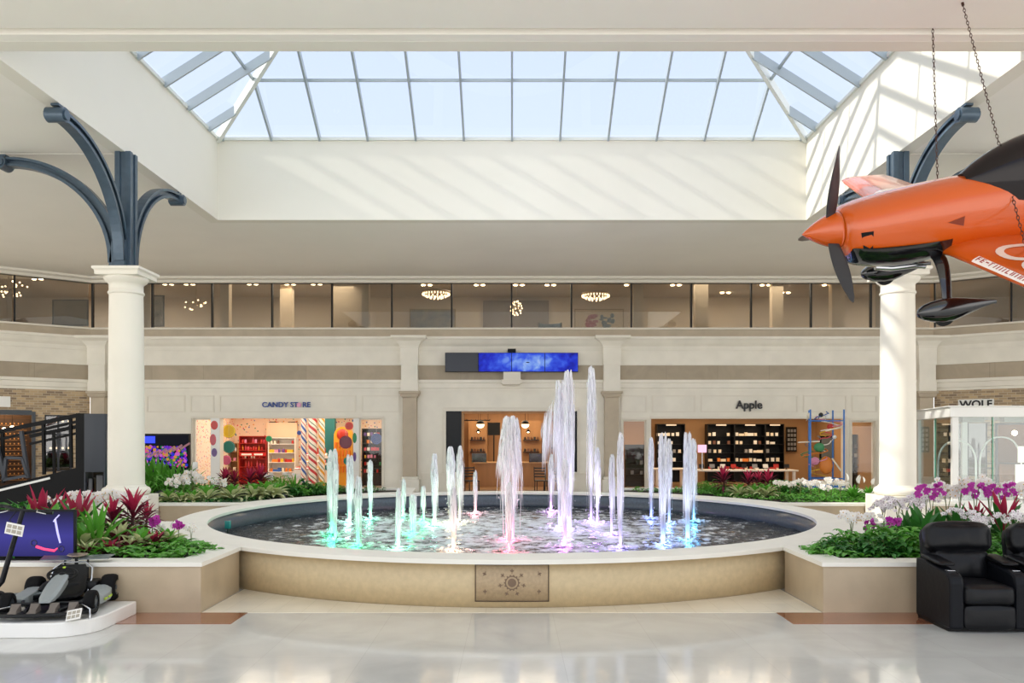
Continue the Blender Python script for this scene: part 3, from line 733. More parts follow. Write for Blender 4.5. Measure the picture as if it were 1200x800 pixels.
def fleur(mb, cu, cz_, ang, s):
    for da, l, w_ in ((0,1.0,.42),(0.85,.8,.36),(-0.85,.8,.36)):
        a = ang+da; dx, dz = math.cos(a), math.sin(a)
        slabw(mb, [(cu+dx*l*s*t_-dz*w_*s*q_, cz_+dz*l*s*t_+dx*w_*s*q_) for t_,q_ in ((0,0),(.45,-.5),(1,0),(.45,.5))], 0.005+0.0005*da)
    slabw(mb, [(cu-math.cos(ang)*s*.5-math.sin(ang)*s*.07,cz_-math.sin(ang)*s*.5+math.cos(ang)*s*.07),(cu-math.cos(ang)*s*.5+math.sin(ang)*s*.07,cz_-math.sin(ang)*s*.5-math.cos(ang)*s*.07),(cu+math.sin(ang)*s*.07,cz_-math.cos(ang)*s*.07),(cu-math.sin(ang)*s*.07,cz_+math.cos(ang)*s*.07)],0.005)
for k in range(7):
    a = PI/2 + 2*PI*k/7; fleur(mb, 0.128*math.cos(a), cz+0.128*math.sin(a), a, 0.042)
for su in (-1,1):
    for sz in (-1,1): fleur(mb, su*0.315, cz+sz*0.115, math.atan2(sz, su)+PI if False else (PI/2 if sz<0 else -PI/2+su*0.5), 0.042)
build('flower_medallion', mb, m_plm, pq)

# ------------------------------------------------------------------ planters
m_plant_w = mat('beige_marble_planter', '#BCAA8F', 0.35, var=0.10, vscale=2.6, coat=0.2)
m_soil = mat('dark_soil', '#2A2119', 0.95, bump=0.5, bscale=30)
def inset(poly, d):
    n = len(poly); out = []
    for i in range(n):
        p0, p1, p2 = Vector(poly[i-1]), Vector(poly[i]), Vector(poly[(i+1)%n])
        d1 = (p1-p0).normalized(); d2 = (p2-p1).normalized(); n1 = Vector((-d1.y,d1.x)); n2 = Vector((-d2.y,d2.x)); m = (n1+n2).normalized()
        out.append(tuple(p1 + m*d/max(0.35, m.dot(n1))))
    return out
def ringmesh(mb, A, B, z0, z1):
    n = len(A); vs = [(x,y,z0) for x,y in A]+[(x,y,z0) for x,y in B]+[(x,y,z1) for x,y in A]+[(x,y,z1) for x,y in B]; fs = []
    for i in range(n):
        j = (i+1)%n
        fs += [(i,j,2*n+j,2*n+i),(n+j,n+i,3*n+i,3*n+j),(2*n+i,2*n+j,3*n+j,3*n+i),(j,i,n+i,n+j)]
    mb.add(vs, fs)
def planter(name, poly, lab, soil):
    cx = sum(p[0] for p in poly)/len(poly); cy = sum(p[1] for p in poly)/len(poly)
    r = thing('stone_planter', lab, 'planter', (cx,cy,0), 'stone planters around the fountain')
    inn = inset(poly, 0.34); ins = inset(poly, 0.02); ins2 = inset(poly, 0.33)
    mb = MB(); ringmesh(mb, ins, ins2, 0.0, 0.525); build('side_walls', mb, m_plant_w, r)
    mb = MB(); ringmesh(mb, poly, inn, 0.525, 0.574); build('coping', mb, m_coping, r)
    mb = MB(); mb.prism(inset(poly, 0.332), 0.40, soil); build('soil', mb, m_soil, r)
    return inn
def arcp(a0, a1, n, rr=5.99):
    return [(rr*math.sin(a0+(a1-a0)*i/n), CY - rr*math.cos(a0+(a1-a0)*i/n)) for i in range(n+1)]
aj = math.asin(3.53/5.99); ak = math.acos((CY-13.6)/5.99)
right_front = [(3.53,9.13),(10.2,9.13),(10.2,13.6)] + [(x,y) for x,y in arcp(ak, aj, 14)]
left_front = [(-x,y) for x,y in reversed(right_front)]
aA = PI - math.acos((17.19-CY)/5.99); aB = PI - math.acos((20.7-CY)/5.99)
right_back = [(5.99*math.sin(aA),17.19),(9.6,17.19),(9.6,22.6),(2.7,22.6)] + list(reversed(arcp(aA, aB, 12)))[:-1]
left_back = [(-x,y) for x,y in reversed(right_back)]
planter('lf', left_front, 'beige marble planter at front left beside the fountain, behind the go-kart platform', 0.52)
planter('rf', right_front, 'beige marble planter at front right beside the fountain, behind the recliners', 0.52)
planter('lb', left_back, 'low stone planter behind the fountain rim at the left column', 0.52)
planter('rb', right_back, 'low stone planter behind the fountain rim at the right column', 0.52)

# ------------------------------------------------------------------ water jets
def jetmat(name, alpha):
    m = bpy.data.materials.new(name); m.use_nodes = True; nt = m.node_tree; N = nt.nodes; L = nt.links
    b = N['Principled BSDF']; b.inputs['Base Color'].default_value = (0.98,0.98,0.99,1); b.inputs['Roughness'].default_value = 0.25
    tr = N.new('ShaderNodeBsdfTranslucent'); tr.inputs[0].default_value = (0.95,0.96,0.98,1)
    m1 = N.new('ShaderNodeMixShader'); m1.inputs[0].default_value = 0.45; L.new(b.outputs[0], m1.inputs[1]); L.new(tr.outputs[0], m1.inputs[2])
    t = N.new('ShaderNodeBsdfTransparent'); m2 = N.new('ShaderNodeMixShader'); m2.inputs[0].default_value = alpha
    L.new(t.outputs[0], m2.inputs[1]); L.new(m1.outputs[0], m2.inputs[2]); L.new(m2.outputs[0], N['Material Output'].inputs[0]); return m
m_jet = jetmat('white_water', 0.55); m_spray = jetmat('thin_spray', 0.30)
JETS = [ # px, base y, top y, head width px, stems, colour, label
 (390,625,525,13,2,(0.05,1,.45),'wide green lit water jet, tallest at the left end of the fountain'),
 (393,634,548,7,1,(0.05,1,.45),'green lit water jet just in front of the wide left one'),
 (410,612,531,8,2,(.35,1,.75),'pale green jet, second tall one from the left end'),
 (420,640,556,9,1,(0.03,1,.30),'bright green jet standing near the front rim at left'),
 (434,609,538,7,1,(0.2,1,.6),'thin pale jet behind the bright green one'),
 (467,643,571,7,1,(0.2,1,.5),'short pale green jet near the front rim, left of the centre'),
 (473,605,560,6,1,(0.2,1,.5),'low faint green jet far back in the pool'),
 (484,625,578,8,2,(0.03,1,.35),'lower saturated green jet with splitting stream'),
 (496,611,568,7,1,(0.03,1,.35),'low green jet behind the pair of green streams'),
 (509,616,530,9,1,(.3,.9,.7),'pale greenish jet with rounded arching head'),
 (528,614,522,11,1,(1,.85,.5),'white jet with twin plume, left half of the pair at the dark sidelight'),
 (539,611,521,10,1,(1,.85,.5),'white jet with twin plume, right half of the pair at the dark sidelight'),
 (531,646,568,9,1,(1,.5,.25),'peach lit jet near the front rim'),
 (557,602,550,6,1,(1,.35,.4),'small pinkish jet at the back of the pool'),
 (598,632,486,26,2,(1,.12,.30),'tall broad pink lit jet at the middle of the fountain'),
 (597,649,563,8,1,(1,.08,.10),'red lit jet at the front rim before the tall middle one'),
 (646,600,531,8,1,(.75,.35,1),'lilac lit jet at the back, right of the middle one'),
 (662,640,536,10,1,(.7,.2,.9),'purple lit jet with rounded head near the front, right of the middle'),
 (657,618,443,13,2,(.6,.4,1),'very tall jet with spray falling to its left side'),
 (667,622,432,12,2,(.6,.4,1),'very tall jet beside the one with falling spray'),
 (693,612,427,12,1,(.55,.3,1),'tallest single jet with veil like top, right of centre'),
 (700,614,523,8,1,(.5,.25,1),'short violet jet in front of the tallest one'),
 (717,626,531,8,1,(.45,.25,1),'violet jet, slender, left of the bright blue violet one'),
 (727,642,505,9,1,(.35,.25,1),'blue violet jet reaching from the front rim to the shop window'),
 (763,608,511,7,1,(.15,.25,1),'thin blue lit jet at the back right'),
 (777,639,505,10,2,(.15,.30,1),'wide blue lit jet with two streams at right'),
 (784,614,513,8,1,(.15,.35,1),'thin blue jet behind the wide blue one'),
 (806,633,505,10,2,(.1,.45,1),'cyan blue lit jet with two streams, at the right end'),
 (813,611,512,8,1,(.1,.5,1),'thin blue jet behind the rightmost pair'),
]
m_noz = mat('nozzle_black', '#15181a', 0.35, metal=0.6)
def jet(i, px, yb, yt, hw, stems, col, lab):
    D = (2-ZWAT)*F/(yb-512); X = at(px,D); Zt = zt(yt,D); H = Zt-ZWAT; k = D/F; hwm = hw*k*0.5; rr = random.Random(100+i)
    r = thing('water_jet', lab, 'water jet', (X,D,ZWAT))
    mb = MB(); mb.cyl((X,D,ZWAT-0.12),(X,D,ZWAT+0.035),0.03,0.02,n=10); mb.lathe([(0.03,ZWAT-.02),(0.075,ZWAT-.02),(0.075,ZWAT+.0),(0.03,ZWAT+.0)],(X,D,0),12,closed=True)
    build('nozzle', mb, m_noz, r)
    # rising stream
    mb = MB()
    for s in range(stems):
        ox = (s-(stems-1)/2)*hwm*0.9; base = ox*0.5
        for q in range(7):
            a = rr.uniform(0,2*PI); e = 0.018*rr.random(); pts = []
            for j in range(7):
                t = j/6; wob = rr.uniform(-1,1)*0.004
                pts.append((X+base+(ox-base)*t+e*math.cos(a)*(1+t*1.5)+wob, D+e*math.sin(a)*(1+t*1.5), ZWAT+H*0.93*t))
            mb.tube(pts, [0.010+0.006*rr.random()]*4+[0.012,0.012,0.006], 5, cap=False)
    build('rising_stream', mb, m_jet, r)
    # head: soft overlapping streaks, thick at the crest
    mb = MB(); wide = hw > 15; nl = int(30+hw*(7 if wide else 4))
    def env(t):  # half width of the plume t metres below its crest
        g = min(1.0, t/(0.30 if not wide else 0.5)); return hwm*(0.45+0.55*g**0.6) if not wide else hwm*(0.45+0.95*min(1,t/1.2)**.7)
    for q in range(nl):
        s = rr.randrange(stems) if stems in (2,3) else 0; ox = (s-(stems-1)/2)*hwm*(.45 if wide else 0.9) if stems in (2,3) else 0
        kk = (.85 if wide else .62) if stems in (2,3) else 1.0
        t = rr.random()**1.5*min(1.2, H*0.36); a = rr.uniform(0,2*PI); q_ = math.sqrt(rr.random())*.9
        ln = rr.uniform(.10,.30)*(1+H*.15); x = X+ox; z = Zt-t-0.02*q_
        e0, e1 = env(t)*q_*kk, env(t+ln)*q_*kk; w0 = rr.uniform(.009,.020)*(1+hwm*.6)
        mb.tube([(x+(e0+(e1-e0)*u)*math.cos(a), D+(e0+(e1-e0)*u)*math.sin(a), z-ln*u) for u in (0,.15,.4,.7,1)], [w0*.35,w0*.95,w0,w0*.6,w0*.1], 5)
    build('plume_head', mb, m_jet, r)
    # falling veils
    mb = MB(); nf = int(34+hw*5)
    for q in range(nf):
        s = rr.randrange(stems) if stems in (2,3) else 0; ox = (s-(stems-1)/2)*hwm*(.45 if wide else 0.9) if stems in (2,3) else 0
        kk = (.9 if wide else .7) if stems in (2,3) else 1.0
        a = rr.uniform(0,2*PI); q_ = rr.uniform(.3,1.0); st = rr.random()**1.4*0.45*H
        fall = min(H-st, (0.12+0.88*rr.random()**2.0)*(H-st)); e0 = env(st)*q_*kk; e1 = min(env(st+fall)*q_*kk, hwm*(1.5 if wide else 1.25))*rr.uniform(.8,1.1)
        if wide: e1 *= (1-0.35*max(0,(st+fall)/H-.55)/.45)
        pts = [(X+ox+(e0+(e1-e0)*u)*math.cos(a)+rr.uniform(-1,1)*.003, D+(e0+(e1-e0)*u)*math.sin(a), Zt-0.03-st-fall*u) for u in (0,.15,.35,.6,.8,1)]
        w0 = rr.uniform(0.004,0.011)
        mb.tube(pts, [w0*0.3,w0,w0*0.9,w0*0.7,w0*0.4,w0*0.1], 4, cap=False)
    if i == 18:
        for q in range(110):
            dx = -rr.uniform(0.0,0.36); z0 = Zt-0.20-abs(dx)*1.5-rr.random()*0.4; ln = rr.uniform(.25,1.0); y0 = D+rr.uniform(-.12,.12)
            mb.tube([(X+dx,y0,z0),(X+dx-0.02,y0,z0-ln/2),(X+dx-0.03,y0,z0-ln)],[0.004,0.012,0.001],4,cap=False)
    build('falling_water', mb, m_spray, r, kind='stuff')
    # drops and splash at the foot
    mb = MB()
    for q in range(24):
        a = rr.uniform(0,2*PI); q_ = rr.uniform(0.3,1.3)*hwm; z = ZWAT+rr.random()**2*H*0.5
        s_ = rr.uniform(0.004,0.010); mb.ell((X+q_*math.cos(a),D+q_*math.sin(a),z),(s_,s_,s_*1.8),5,4)
    for q in range(60):
        a = rr.uniform(0,2*PI); q_ = rr.random()**0.7*(0.16+hwm*1.3); s_ = rr.uniform(0.008,0.028)
        mb.ell((X+q_*math.cos(a)*1.5,D+q_*math.sin(a),ZWAT+0.012+rr.random()**3*0.05),(s_*1.5,s_,s_*0.6),6,4)
    build('splash', mb, m_jet, r, kind='stuff')
    lamp('fountain_light', 'POINT', (X-0.02,D-0.10,ZWAT+0.09), JETL*(1.5 if hw>15 else 1.0), col, rad=0.05)
    l = bpy.data.lights.new('jet_fill_spot', 'SPOT'); l.energy = JETFILL*(0.5+H*H*.5); l.spot_size = R(50); l.spot_blend = .6; l.shadow_soft_size = .06; l.color = tuple(.62+.38*q for q in col)  # added fill spot that whitens the jet from the front, not a pool fixture
    o = bpy.data.objects.new('jet_fill_spot', l); COL.objects.link(o); o.location = (X+rr.uniform(-.12,.12), D-.55, ZWAT+.03); o.rotation_euler = (Vector((X,D,ZWAT+H*.62))-o.location).to_track_quat('-Z','Y').to_euler()
for i, j in enumerate(JETS): jet(i, *j)
# ------------------------------------------------------------------ aerobatic aeroplane on chains
PX, PY, PZ = 5.556, 10.238, 4.855
PM = Matrix.Translation((PX,PY,PZ)) @ Matrix.Rotation(PI-0.014,4,'Z') @ Matrix.Rotation(0.143,4,'Y') @ Matrix.Rotation(-0.514,4,'X')
m_or = mat('orange_aircraft_paint', '#C65202', 0.22, coat=0.6)
m_car = mat('gloss_black_carbon', '#0B0C10', 0.12, coat=1.0)
m_can = mat('dark_canopy', '#140C0E', 0.10, coat=0.0, spec=0.35)
m_pale = mat('pale_number_paint', '#E9DDD2', 0.3, coat=0.6)
m_prop = mat('propeller_grey', '#24242A', 0.3, coat=0.4)
m_chrome = mat('polished_steel', '#C9CCD0', 0.18, metal=1.0)
pl = thing('aerobatic_plane', 'orange aerobatic aeroplane with black propeller hanging from chains', 'aeroplane', (PX,PY,PZ))
def pb(name, mb, m, par=pl, lab=None): mb.xf(PM); return build(name, mb, m, par, lab)
SEC = [(1.40,.235,.235,-.235,2.0),(1.385,.30,.25,-.31,2.2),(1.33,.355,.275,-.37,2.4),(1.15,.40,.315,-.41,2.5),(0.8,.425,.37,-.45,2.5),(0.4,.43,.41,-.48,2.5),(0,.425,.44,-.49,2.4),(-.5,.41,.45,-.49,2.3),(-1.1,.38,.44,-.47,2.2),(-1.9,.31,.40,-.43,2.1),(-2.8,.20,.28,-.36,2.0),(-3.6,.12,.17,-.27,2.0),(-4.3,.05,.10,-.14,2.0)]
def fus(x):
    for a, b in zip(SEC, SEC[1:]):
        if a[0] >= x >= b[0]:
            t = (a[0]-x)/(a[0]-b[0]); return [a[i]+(b[i]-a[i])*t for i in range(5)]
    return list(SEC[-1])
def fpt(x, ang, grow=0.0):
    _, w_, zt_, zb_, e_ = fus(x); zc = -0.03; c_, s_ = math.cos(ang), math.sin(ang)
    y = (w_+grow)*math.copysign(abs(c_)**(2/e_), c_); z = zc + ((zt_-zc+grow) if s_ > 0 else (zc-zb_+grow))*math.copysign(abs(s_)**(2/e_), s_)
    return Vector((x, y, z))
mb = MB(); xs = [1.40,1.385,1.36,1.33,1.24,1.15,1.0,.8,.6,.4,.2,0,-.25,-.5,-.8,-1.1,-1.5,-1.9,-2.35,-2.8,-3.2,-3.6,-3.95,-4.3]
mb.loft([[fpt(x, 2*PI*j/40) for j in range(40)] for x in xs]); fz = pb('fuselage', mb, m_or)
mb = MB(); xs2 = [1.37,1.33,1.2,1.0,.8,.6,.4,.2,0.05]
secs = []
for i, x in enumerate(xs2):
    h = R(17) if i else R(36); g = 0.012 if 0 < i < len(xs2)-1 else -0.01
    belly = 0.10*math.sin(PI*i/(len(xs2)-1))
    o_ = [fpt(x, -PI+h + (PI-2*h)*j/16, g) - Vector((0,0,belly*math.sin(PI*j/16))) for j in range(17)]
    secs.append(o_)
mb.loft(secs, closed=False, cap=False); pb('lower_cowl', mb, m_car, pl, 'gloss black lower engine cowl')
mb = MB(); mb.tube([(.95,.16,-.52),(.75,.17,-.56),(.45,.17,-.57),(.30,.17,-.60)],0.035,10); mb.tube([(.95,-.16,-.52),(.75,-.17,-.56),(.45,-.17,-.57),(.30,-.17,-.60)],0.035,10)
pb('exhaust_pipe', mb, m_chrome)
for s in (-1, 1):
    mb = MB(); a0 = R(-8) if s > 0 else PI-R(-8)
    p = [fpt(1.27, (R(8) if s>0 else PI-R(8)), .004), fpt(1.13, (R(8) if s>0 else PI-R(8)), .004), fpt(1.11, (R(-20) if s>0 else PI+R(20)), .004), fpt(1.22, (R(-20) if s>0 else PI+R(20)), .004)]
    mb.extr(p, (0, 0.004*s, 0)); pb('air_intake', mb, m_black)
mb = MB(); mb.extr([fpt(.22,R(4),.004),fpt(.02,R(9),.004),fpt(.02,R(-1),.004)], (0,0.003,0)); pb('side_vent', mb, mat('dark_orange_recess','#7A2A08',0.4))
# wings
def wing(side):
    mb = MB(); secs = []
    prof = [(0,0),(.012,.022),(.05,.045),(.15,.068),(.3,.075),(.5,.062),(.75,.034),(1,.002),(1,-.002),(.75,-.034),(.5,-.062),(.3,-.075),(.15,-.068),(.05,-.045),(.012,-.022)]
    for y, xle, ch in ((0.20,0.24,1.62),(0.42,0.17,1.50),(0.8,0.13,1.40),(1.6,0.05,1.20),(2.6,-0.07,.96),(3.5,-0.17,.78),(3.66,-0.20,.72),(3.70,-0.26,.60)):
        t = 1.0 if y < 3.6 else (0.8 if y < 3.69 else 0.35)
        secs.append([Vector((xle-c_*ch, side*y, -.37+z_*ch*t)) for c_, z_ in prof])
    mb.loft(secs); w_ = pb('wing', mb, m_or)
    # pale numeral laid over the upper surface
    def up_z(x, y):
        yy = abs(y)
        xle = 0.13+( -0.07-0.13)*(yy-.8)/1.8; ch = 1.40+(.96-1.40)*(yy-.8)/1.8; c_ = (xle-x)/ch
        zz = 0
        P_ = prof[:8]
        for a, b in zip(P_, P_[1:]):
            if a[0] <= c_ <= b[0]: zz = a[1]+(b[1]-a[1])*(c_-a[0])/(b[0]-a[0])
        return -.37+zz*ch+0.006
    def stroke(mb, pts, w0, w1):
        n = len(pts); A = []; B = []
        for i in range(n):
            p0, p1 = Vector(pts[i-1]), Vector(pts[(i+1)%n]); d = (p1-p0).normalized(); nn = Vector((-d.y,d.x)); p = Vector(pts[i])
            a, b = p-nn*(w0), p+nn*(w0); A.append((a.x,a.y,up_z(a.x,a.y))); B.append((b.x,b.y,up_z(b.x,b.y)))
        vs = A+B; mb.add(vs, [(i,(i+1)%n,n+(i+1)%n,n+i) for i in range(n)], True)
    mb = MB()
    y0 = 1.02 if side > 0 else 1.55; hy = 0.30 if side > 0 else 0.36
    for k in (0, 1):
        cy = y0 + k*hy*1.72; pts = []
        for i in range(28):
            t = 2*PI*i/28; c_, s_ = math.cos(t), math.sin(t)
            pts.append((-0.52-0.36*math.copysign(abs(c_)**.75,c_), side*(cy+hy*.86*math.copysign(abs(s_)**.85,s_))))
        stroke(mb, pts, 0.045, 0.045)
    pb('race_number', mb, m_pale, w_, 'pale figure painted on the upper wing')
    if side > 0:
        mb = MB(); y = 0.86; vs = []
        n = 30
        def lez(c_): 
            P_ = prof[:8]
            for a, b in zip(P_, P_[1:]):
                if a[0] <= c_ <= b[0]: return a[1]+(b[1]-a[1])*(c_-a[0])/(b[0]-a[0])
            return 0
        def lp(yy, c_, up=.005):
            xle = 0.13+(0.05-0.13)*(yy-.8)/.8; ch = 1.40-0.25*(yy-.8); return Vector((xle-c_*ch, yy, -.37+lez(c_)*ch+up))
        for i in range(n+1):
            yy = 0.86+1.3*i/n
            vs += [lp(yy,0.004),lp(yy,.012),lp(yy,.03),lp(yy,.065)]
        mb.add(vs, [(i*4+j,i*4+j+1,i*4+j+5,i*4+j+4) for i in range(n) for j in range(3)], True)
        pb('name_strip', mb, mat('white_decal','#F4EFEA',0.3), w_, 'white decal strip along the leading edge')
        mb = MB(); yy = 0.89
        for gl in ('P','E','-','T','I','I','I','I','L','V','I','N','I','E','T','A'):
            def bar(y0_, y1_, c0, c1): mb.add([lp(yy+y0_,c0,.008),lp(yy+y1_,c0,.008),lp(yy+y1_,c1,.008),lp(yy+y0_,c1,.008)], [(0,1,2,3)])
            if gl in 'PE-': bar(0,.055,.050,.058) if gl != '-' else bar(0,.05,.032,.042)
            if gl in 'PEITLNVA': bar(0,.018,.016,.058)
            if gl in 'PE': bar(0,.05,.032,.040)
            if gl in 'EL': bar(0,.05,.016,.024)
            if gl in 'NVA': bar(.03,.048,.016,.058)
            if gl in 'TA': bar(-.01,.05,.050,.058)
            yy += .05 if gl == 'I' else .078
        pb('strip_lettering', mb, mat('dark_red_lettering','#A02A20',0.4), w_)
wing(1); wing(-1)
# tail
mb = MB(); mb.extr([(-3.6,-.012,.1),(-4.35,-.012,.1),(-4.45,-.012,.95),(-4.05,-.012,.98)], (0,.024,0)); pb('tail_fin', mb, m_or)
for s in (-1,1):
    mb = MB(); mb.extr([(-3.5,s*.05,.02),(-4.2,s*.05,.02),(-4.15,s*1.2,.02),(-3.8,s*1.2,.02)], (0,0,.04)); pb('tailplane', mb, m_or)
# canopy
mb = MB(); secs = []
for i in range(17):
    t = i/16; x = -0.12 - 1.95*t; hw = 0.43*math.sin(PI*min(1,t*.92+.04))**.55; h = 0.46*math.sin(PI*(t*.90+.02))**.8 if t < 1 else .02
    base = 0.34 - 0.20*math.sin(PI*min(1,t*1.25)); secs.append([Vector((x, hw*math.cos(a)*(1.0 if True else 1), base + (h+.42-base)*max(0,math.sin(a))**.8)) for a in [PI*j/18 for j in range(19)]])
mb.loft(secs, closed=False, cap=False); pb('canopy', mb, m_can, pl, 'dark tinted canopy')
# spinner, propeller
mb = MB(); Mx = Matrix.Rotation(PI/2,3,'Y')
mb.lathe([(0.232,1.405)]+[(0.232*(1-t**1.55)**.9, 1.405+.46*t) for t in [i/16 for i in range(16)]]+[(0.001,1.868)], (0,0,0), 36, M=Mx)
sp_ = pb('spinner', mb, m_or)
for k in range(3):
    a = 0.139+k*2*PI/3; rad = Vector((0,math.sin(a),math.cos(a))); tang = Vector((0,math.cos(a),-math.sin(a))); ax = Vector((1,0,0)); mb = MB(); secs = []
    for i in range(15):
        t = i/14; r_ = 0.18+0.90*t; ch = 0.07+0.10*math.sin(PI*min(1,t*1.0+.12))**.7 if t < .93 else 0.11*(1-t)/.07*.7+.012
        tw = R(82-34*t); d = tang*math.cos(tw)+ax*math.sin(tw); nn = rad.cross(d); th = 0.022*(1-t*.75)
        c_ = Vector((1.52,0,0))+rad*r_
        secs.append([c_+d*ch*.5*math.cos(u)+nn*th*.5*math.sin(u) for u in [2*PI*j/12 for j in range(12)]])
    mb.loft(secs); pb('propeller_blade', mb, m_prop)
# undercarriage
for s in (-1,1):
    mb = MB(); secs = []
    for i in range(11):
        t = i/10; y = .28+.50*t**.75; z = -.44-.42*t**1.4; ch = .19-.07*t; th = .035-.012*t
        secs.append([Vector((.22+.08*t+ch*.5*math.cos(u), s*(y+th*.6*math.sin(u)), z+th*.5*math.sin(u))) for u in [2*PI*j/12 for j in range(12)]])
    mb.loft(secs); lg = pb('landing_gear_leg', mb, m_car)
    mb = MB(); secs = []
    for t, hw, hu, hd in ((0,.005,.01,.01),(.02,.05,.05,.05),(.08,.085,.095,.09),(.18,.11,.13,.13),(.32,.12,.15,.165),(.45,.115,.145,.16),(.6,.09,.12,.11),(.8,.05,.08,.04),(.93,.022,.05,.0),(1,.006,.035,.015)):
        x = .68-1.0*t; secs.append([Vector((x, s*.80+hw*math.cos(u), -.985+.02+(hu if math.sin(u)>0 else hd)*math.sin(u))) for u in [2*PI*j/20 for j in range(20)]])
    mb.loft(secs); pb('wheel_fairing', mb, m_car)
    mb = MB(); mb.cyl((.33,s*.80-.045,-1.03),(.33,s*.80+.045,-1.03),.135,n=24); pb('wheel', mb, mat('tyre_rubber','#131313',0.8))
# chains
m_chain = mat('rusty_brown_chain', '#5A4038', 0.4, metal=0.7)
def chain(a, b, lab):
    a = Vector(a); b = Vector(b); d = b-a; L_ = d.length; d.normalize(); n = int(L_/0.055); mb = MB()
    s1 = d.orthogonal().normalized(); s2 = d.cross(s1)
    for i in range(n):
        c_ = a + d*(i+.5)*L_/n; s = s1 if i % 2 else s2
        mb.tube([c_+d*.036*math.cos(t)+s*.014*math.sin(t) for t in [2*PI*j/9 for j in range(10)]], 0.0045, 4, cap=False)
    mb.cyl(b-d*.05, b, .018, n=8)
    single('suspension_chain', mb, m_chain, lab, 'chain', loc=a)
pA = PM @ Vector((-.62,-1.33,-.30)); pB = PM @ Vector((-.48,.95,-.29))
chain(pA, (pA.x-.02, 11.66, 8.03), 'long chain dropping from the ceiling slot to the far wing of the orange plane')
chain(pB, (6.12,10.9,7.9), 'slanting chain in front of the orange plane, holding its near wing')

# ------------------------------------------------------------------ recliners
m_lea = mat('black_leather', '#0B0C10', 0.42, var=0.2, vscale=5, bump=0.25, bscale=9, spec=0.28)
m_lea2 = mat('navy_black_leather_side', '#0C0E14', 0.5, var=0.15, vscale=4, bump=0.15, bscale=14, spec=0.22)
def cushion(mb, x0, x1, y0, y1, z0, z1, r, puff=0.03, n=10, wr=0.0, M=None):
    """pillow with crowned faces"""
    bm = bmesh.new(); bmesh.ops.create_cube(bm, size=2.0); bmesh.ops.subdivide_edges(bm, edges=bm.edges[:], cuts=n, use_grid_fill=True)
    hx, hy, hz = (x1-x0)/2, (y1-y0)/2, (z1-z0)/2; c = Vector(((x0+x1)/2,(y0+y1)/2,(z0+z1)/2))
    for v in bm.verts:
        p = v.co.copy(); q = Vector((p.x*hx, p.y*hy, p.z*hz))
        inner = Vector((max(-hx+r,min(hx-r,q.x)), max(-hy+r,min(hy-r,q.y)), max(-hz+r,min(hz-r,q.z))))
        d = q-inner
        if d.length > 1e-6: q = inner + d.normalized()*r
        for ax in range(3):
            o_ = [i for i in range(3) if i != ax]
            if abs(p[ax]) > .999: q[ax] += math.copysign(puff*(1-p[o_[0]]**2)*(1-p[o_[1]]**2), p[ax])
        if wr: q += Vector((0,1,0))*wr*mn.noise(Vector((q.x*9, q.z*4, x0*3+z0)))*(1.0 if p.y < -.9 else .3)
        v.co = c+q
    bm.verts.index_update()
    vs = [v.co.copy() for v in bm.verts]
    if M: vs = [M @ v for v in vs]
    mb.add(vs, [tuple(v.index for v in f.verts) for f in bm.faces], True); bm.free()
def recliner(lab):
    r = thing('theatre_recliner', lab, 'armchair', (0,0,0), 'black leather recliners by the right planter')
    hw = 0.405
    for s in (-1,1):
        mb = MB(); x0, x1 = (-hw, -hw+.145) if s < 0 else (hw-.145, hw)
        # arm: rounded front top
        prof = [(-.02,.03),(-.02,.50),(.0,.565),(.05,.60),(.12,.615),(.50,.665),(.72,.67),(.72,.03)]
        mb.extr([(x0,y,z) for y,z in prof], (x1-x0,0,0))
        a = build('arm', mb, m_lea2, r, auto=0.028)
        mb = MB(); cushion(mb, x0-.01, x1+.012, .18, .60, .0, .035, .016, .006, 4, M=Matrix.Translation((0,0,.632)) @ Matrix.Rotation(.105,4,'X') @ Matrix.Translation((0,0,0)))
        build('arm_pad', mb, m_lea, a)
        mb = MB(); mb.rbox(x0+.035,x1-.035,.09,.165,.612,.622,.004); build('control_plate', mb, m_chrome, a)
    mb = MB(); mb.box(-hw+.02,hw-.02,.06,.70,0.0,.30); build('base', mb, m_black, r)
    mb = MB(); cushion(mb, -hw+.15, hw-.15, -.045, .58, .28, .475, .05, .02, 12, .012); build('seat', mb, m_lea, r)
    mb = MB(); cushion(mb, -hw+.152, hw-.152, -.035, .03, .035, .275, .03, .012, 8, .01); build('footrest', mb, m_lea, r)
    T_ = Matrix.Translation((0,.50,.42)) @ Matrix.Rotation(-.18,4,'X')
    mb = MB(); cushion(mb, -.325, .325, .10, .24, -.10, .60, .05, .015, 8, 0, T_); build('back_shell', mb, m_lea2, r)
    mb = MB(); cushion(mb, -.29, .29, -.06, .13, .02, .36, .07, .035, 14, .022, T_); build('backrest', mb, m_lea, r)
    mb = MB(); cushion(mb, -.33, .33, -.075, .15, .34, .645, .075, .03, 14, .020, T_); build('headrest', mb, m_lea, r)
    return r
c1 = recliner('black leather theatre recliner standing at the corner of the right planter, seen whole')
c1.location = (4.88, 8.20, 0); c1.rotation_euler = (0,0,R(-1))
c2 = dup(c1, (5.72, 8.10, 0), R(-3), label='black leather theatre recliner at the right edge, only partly in view')

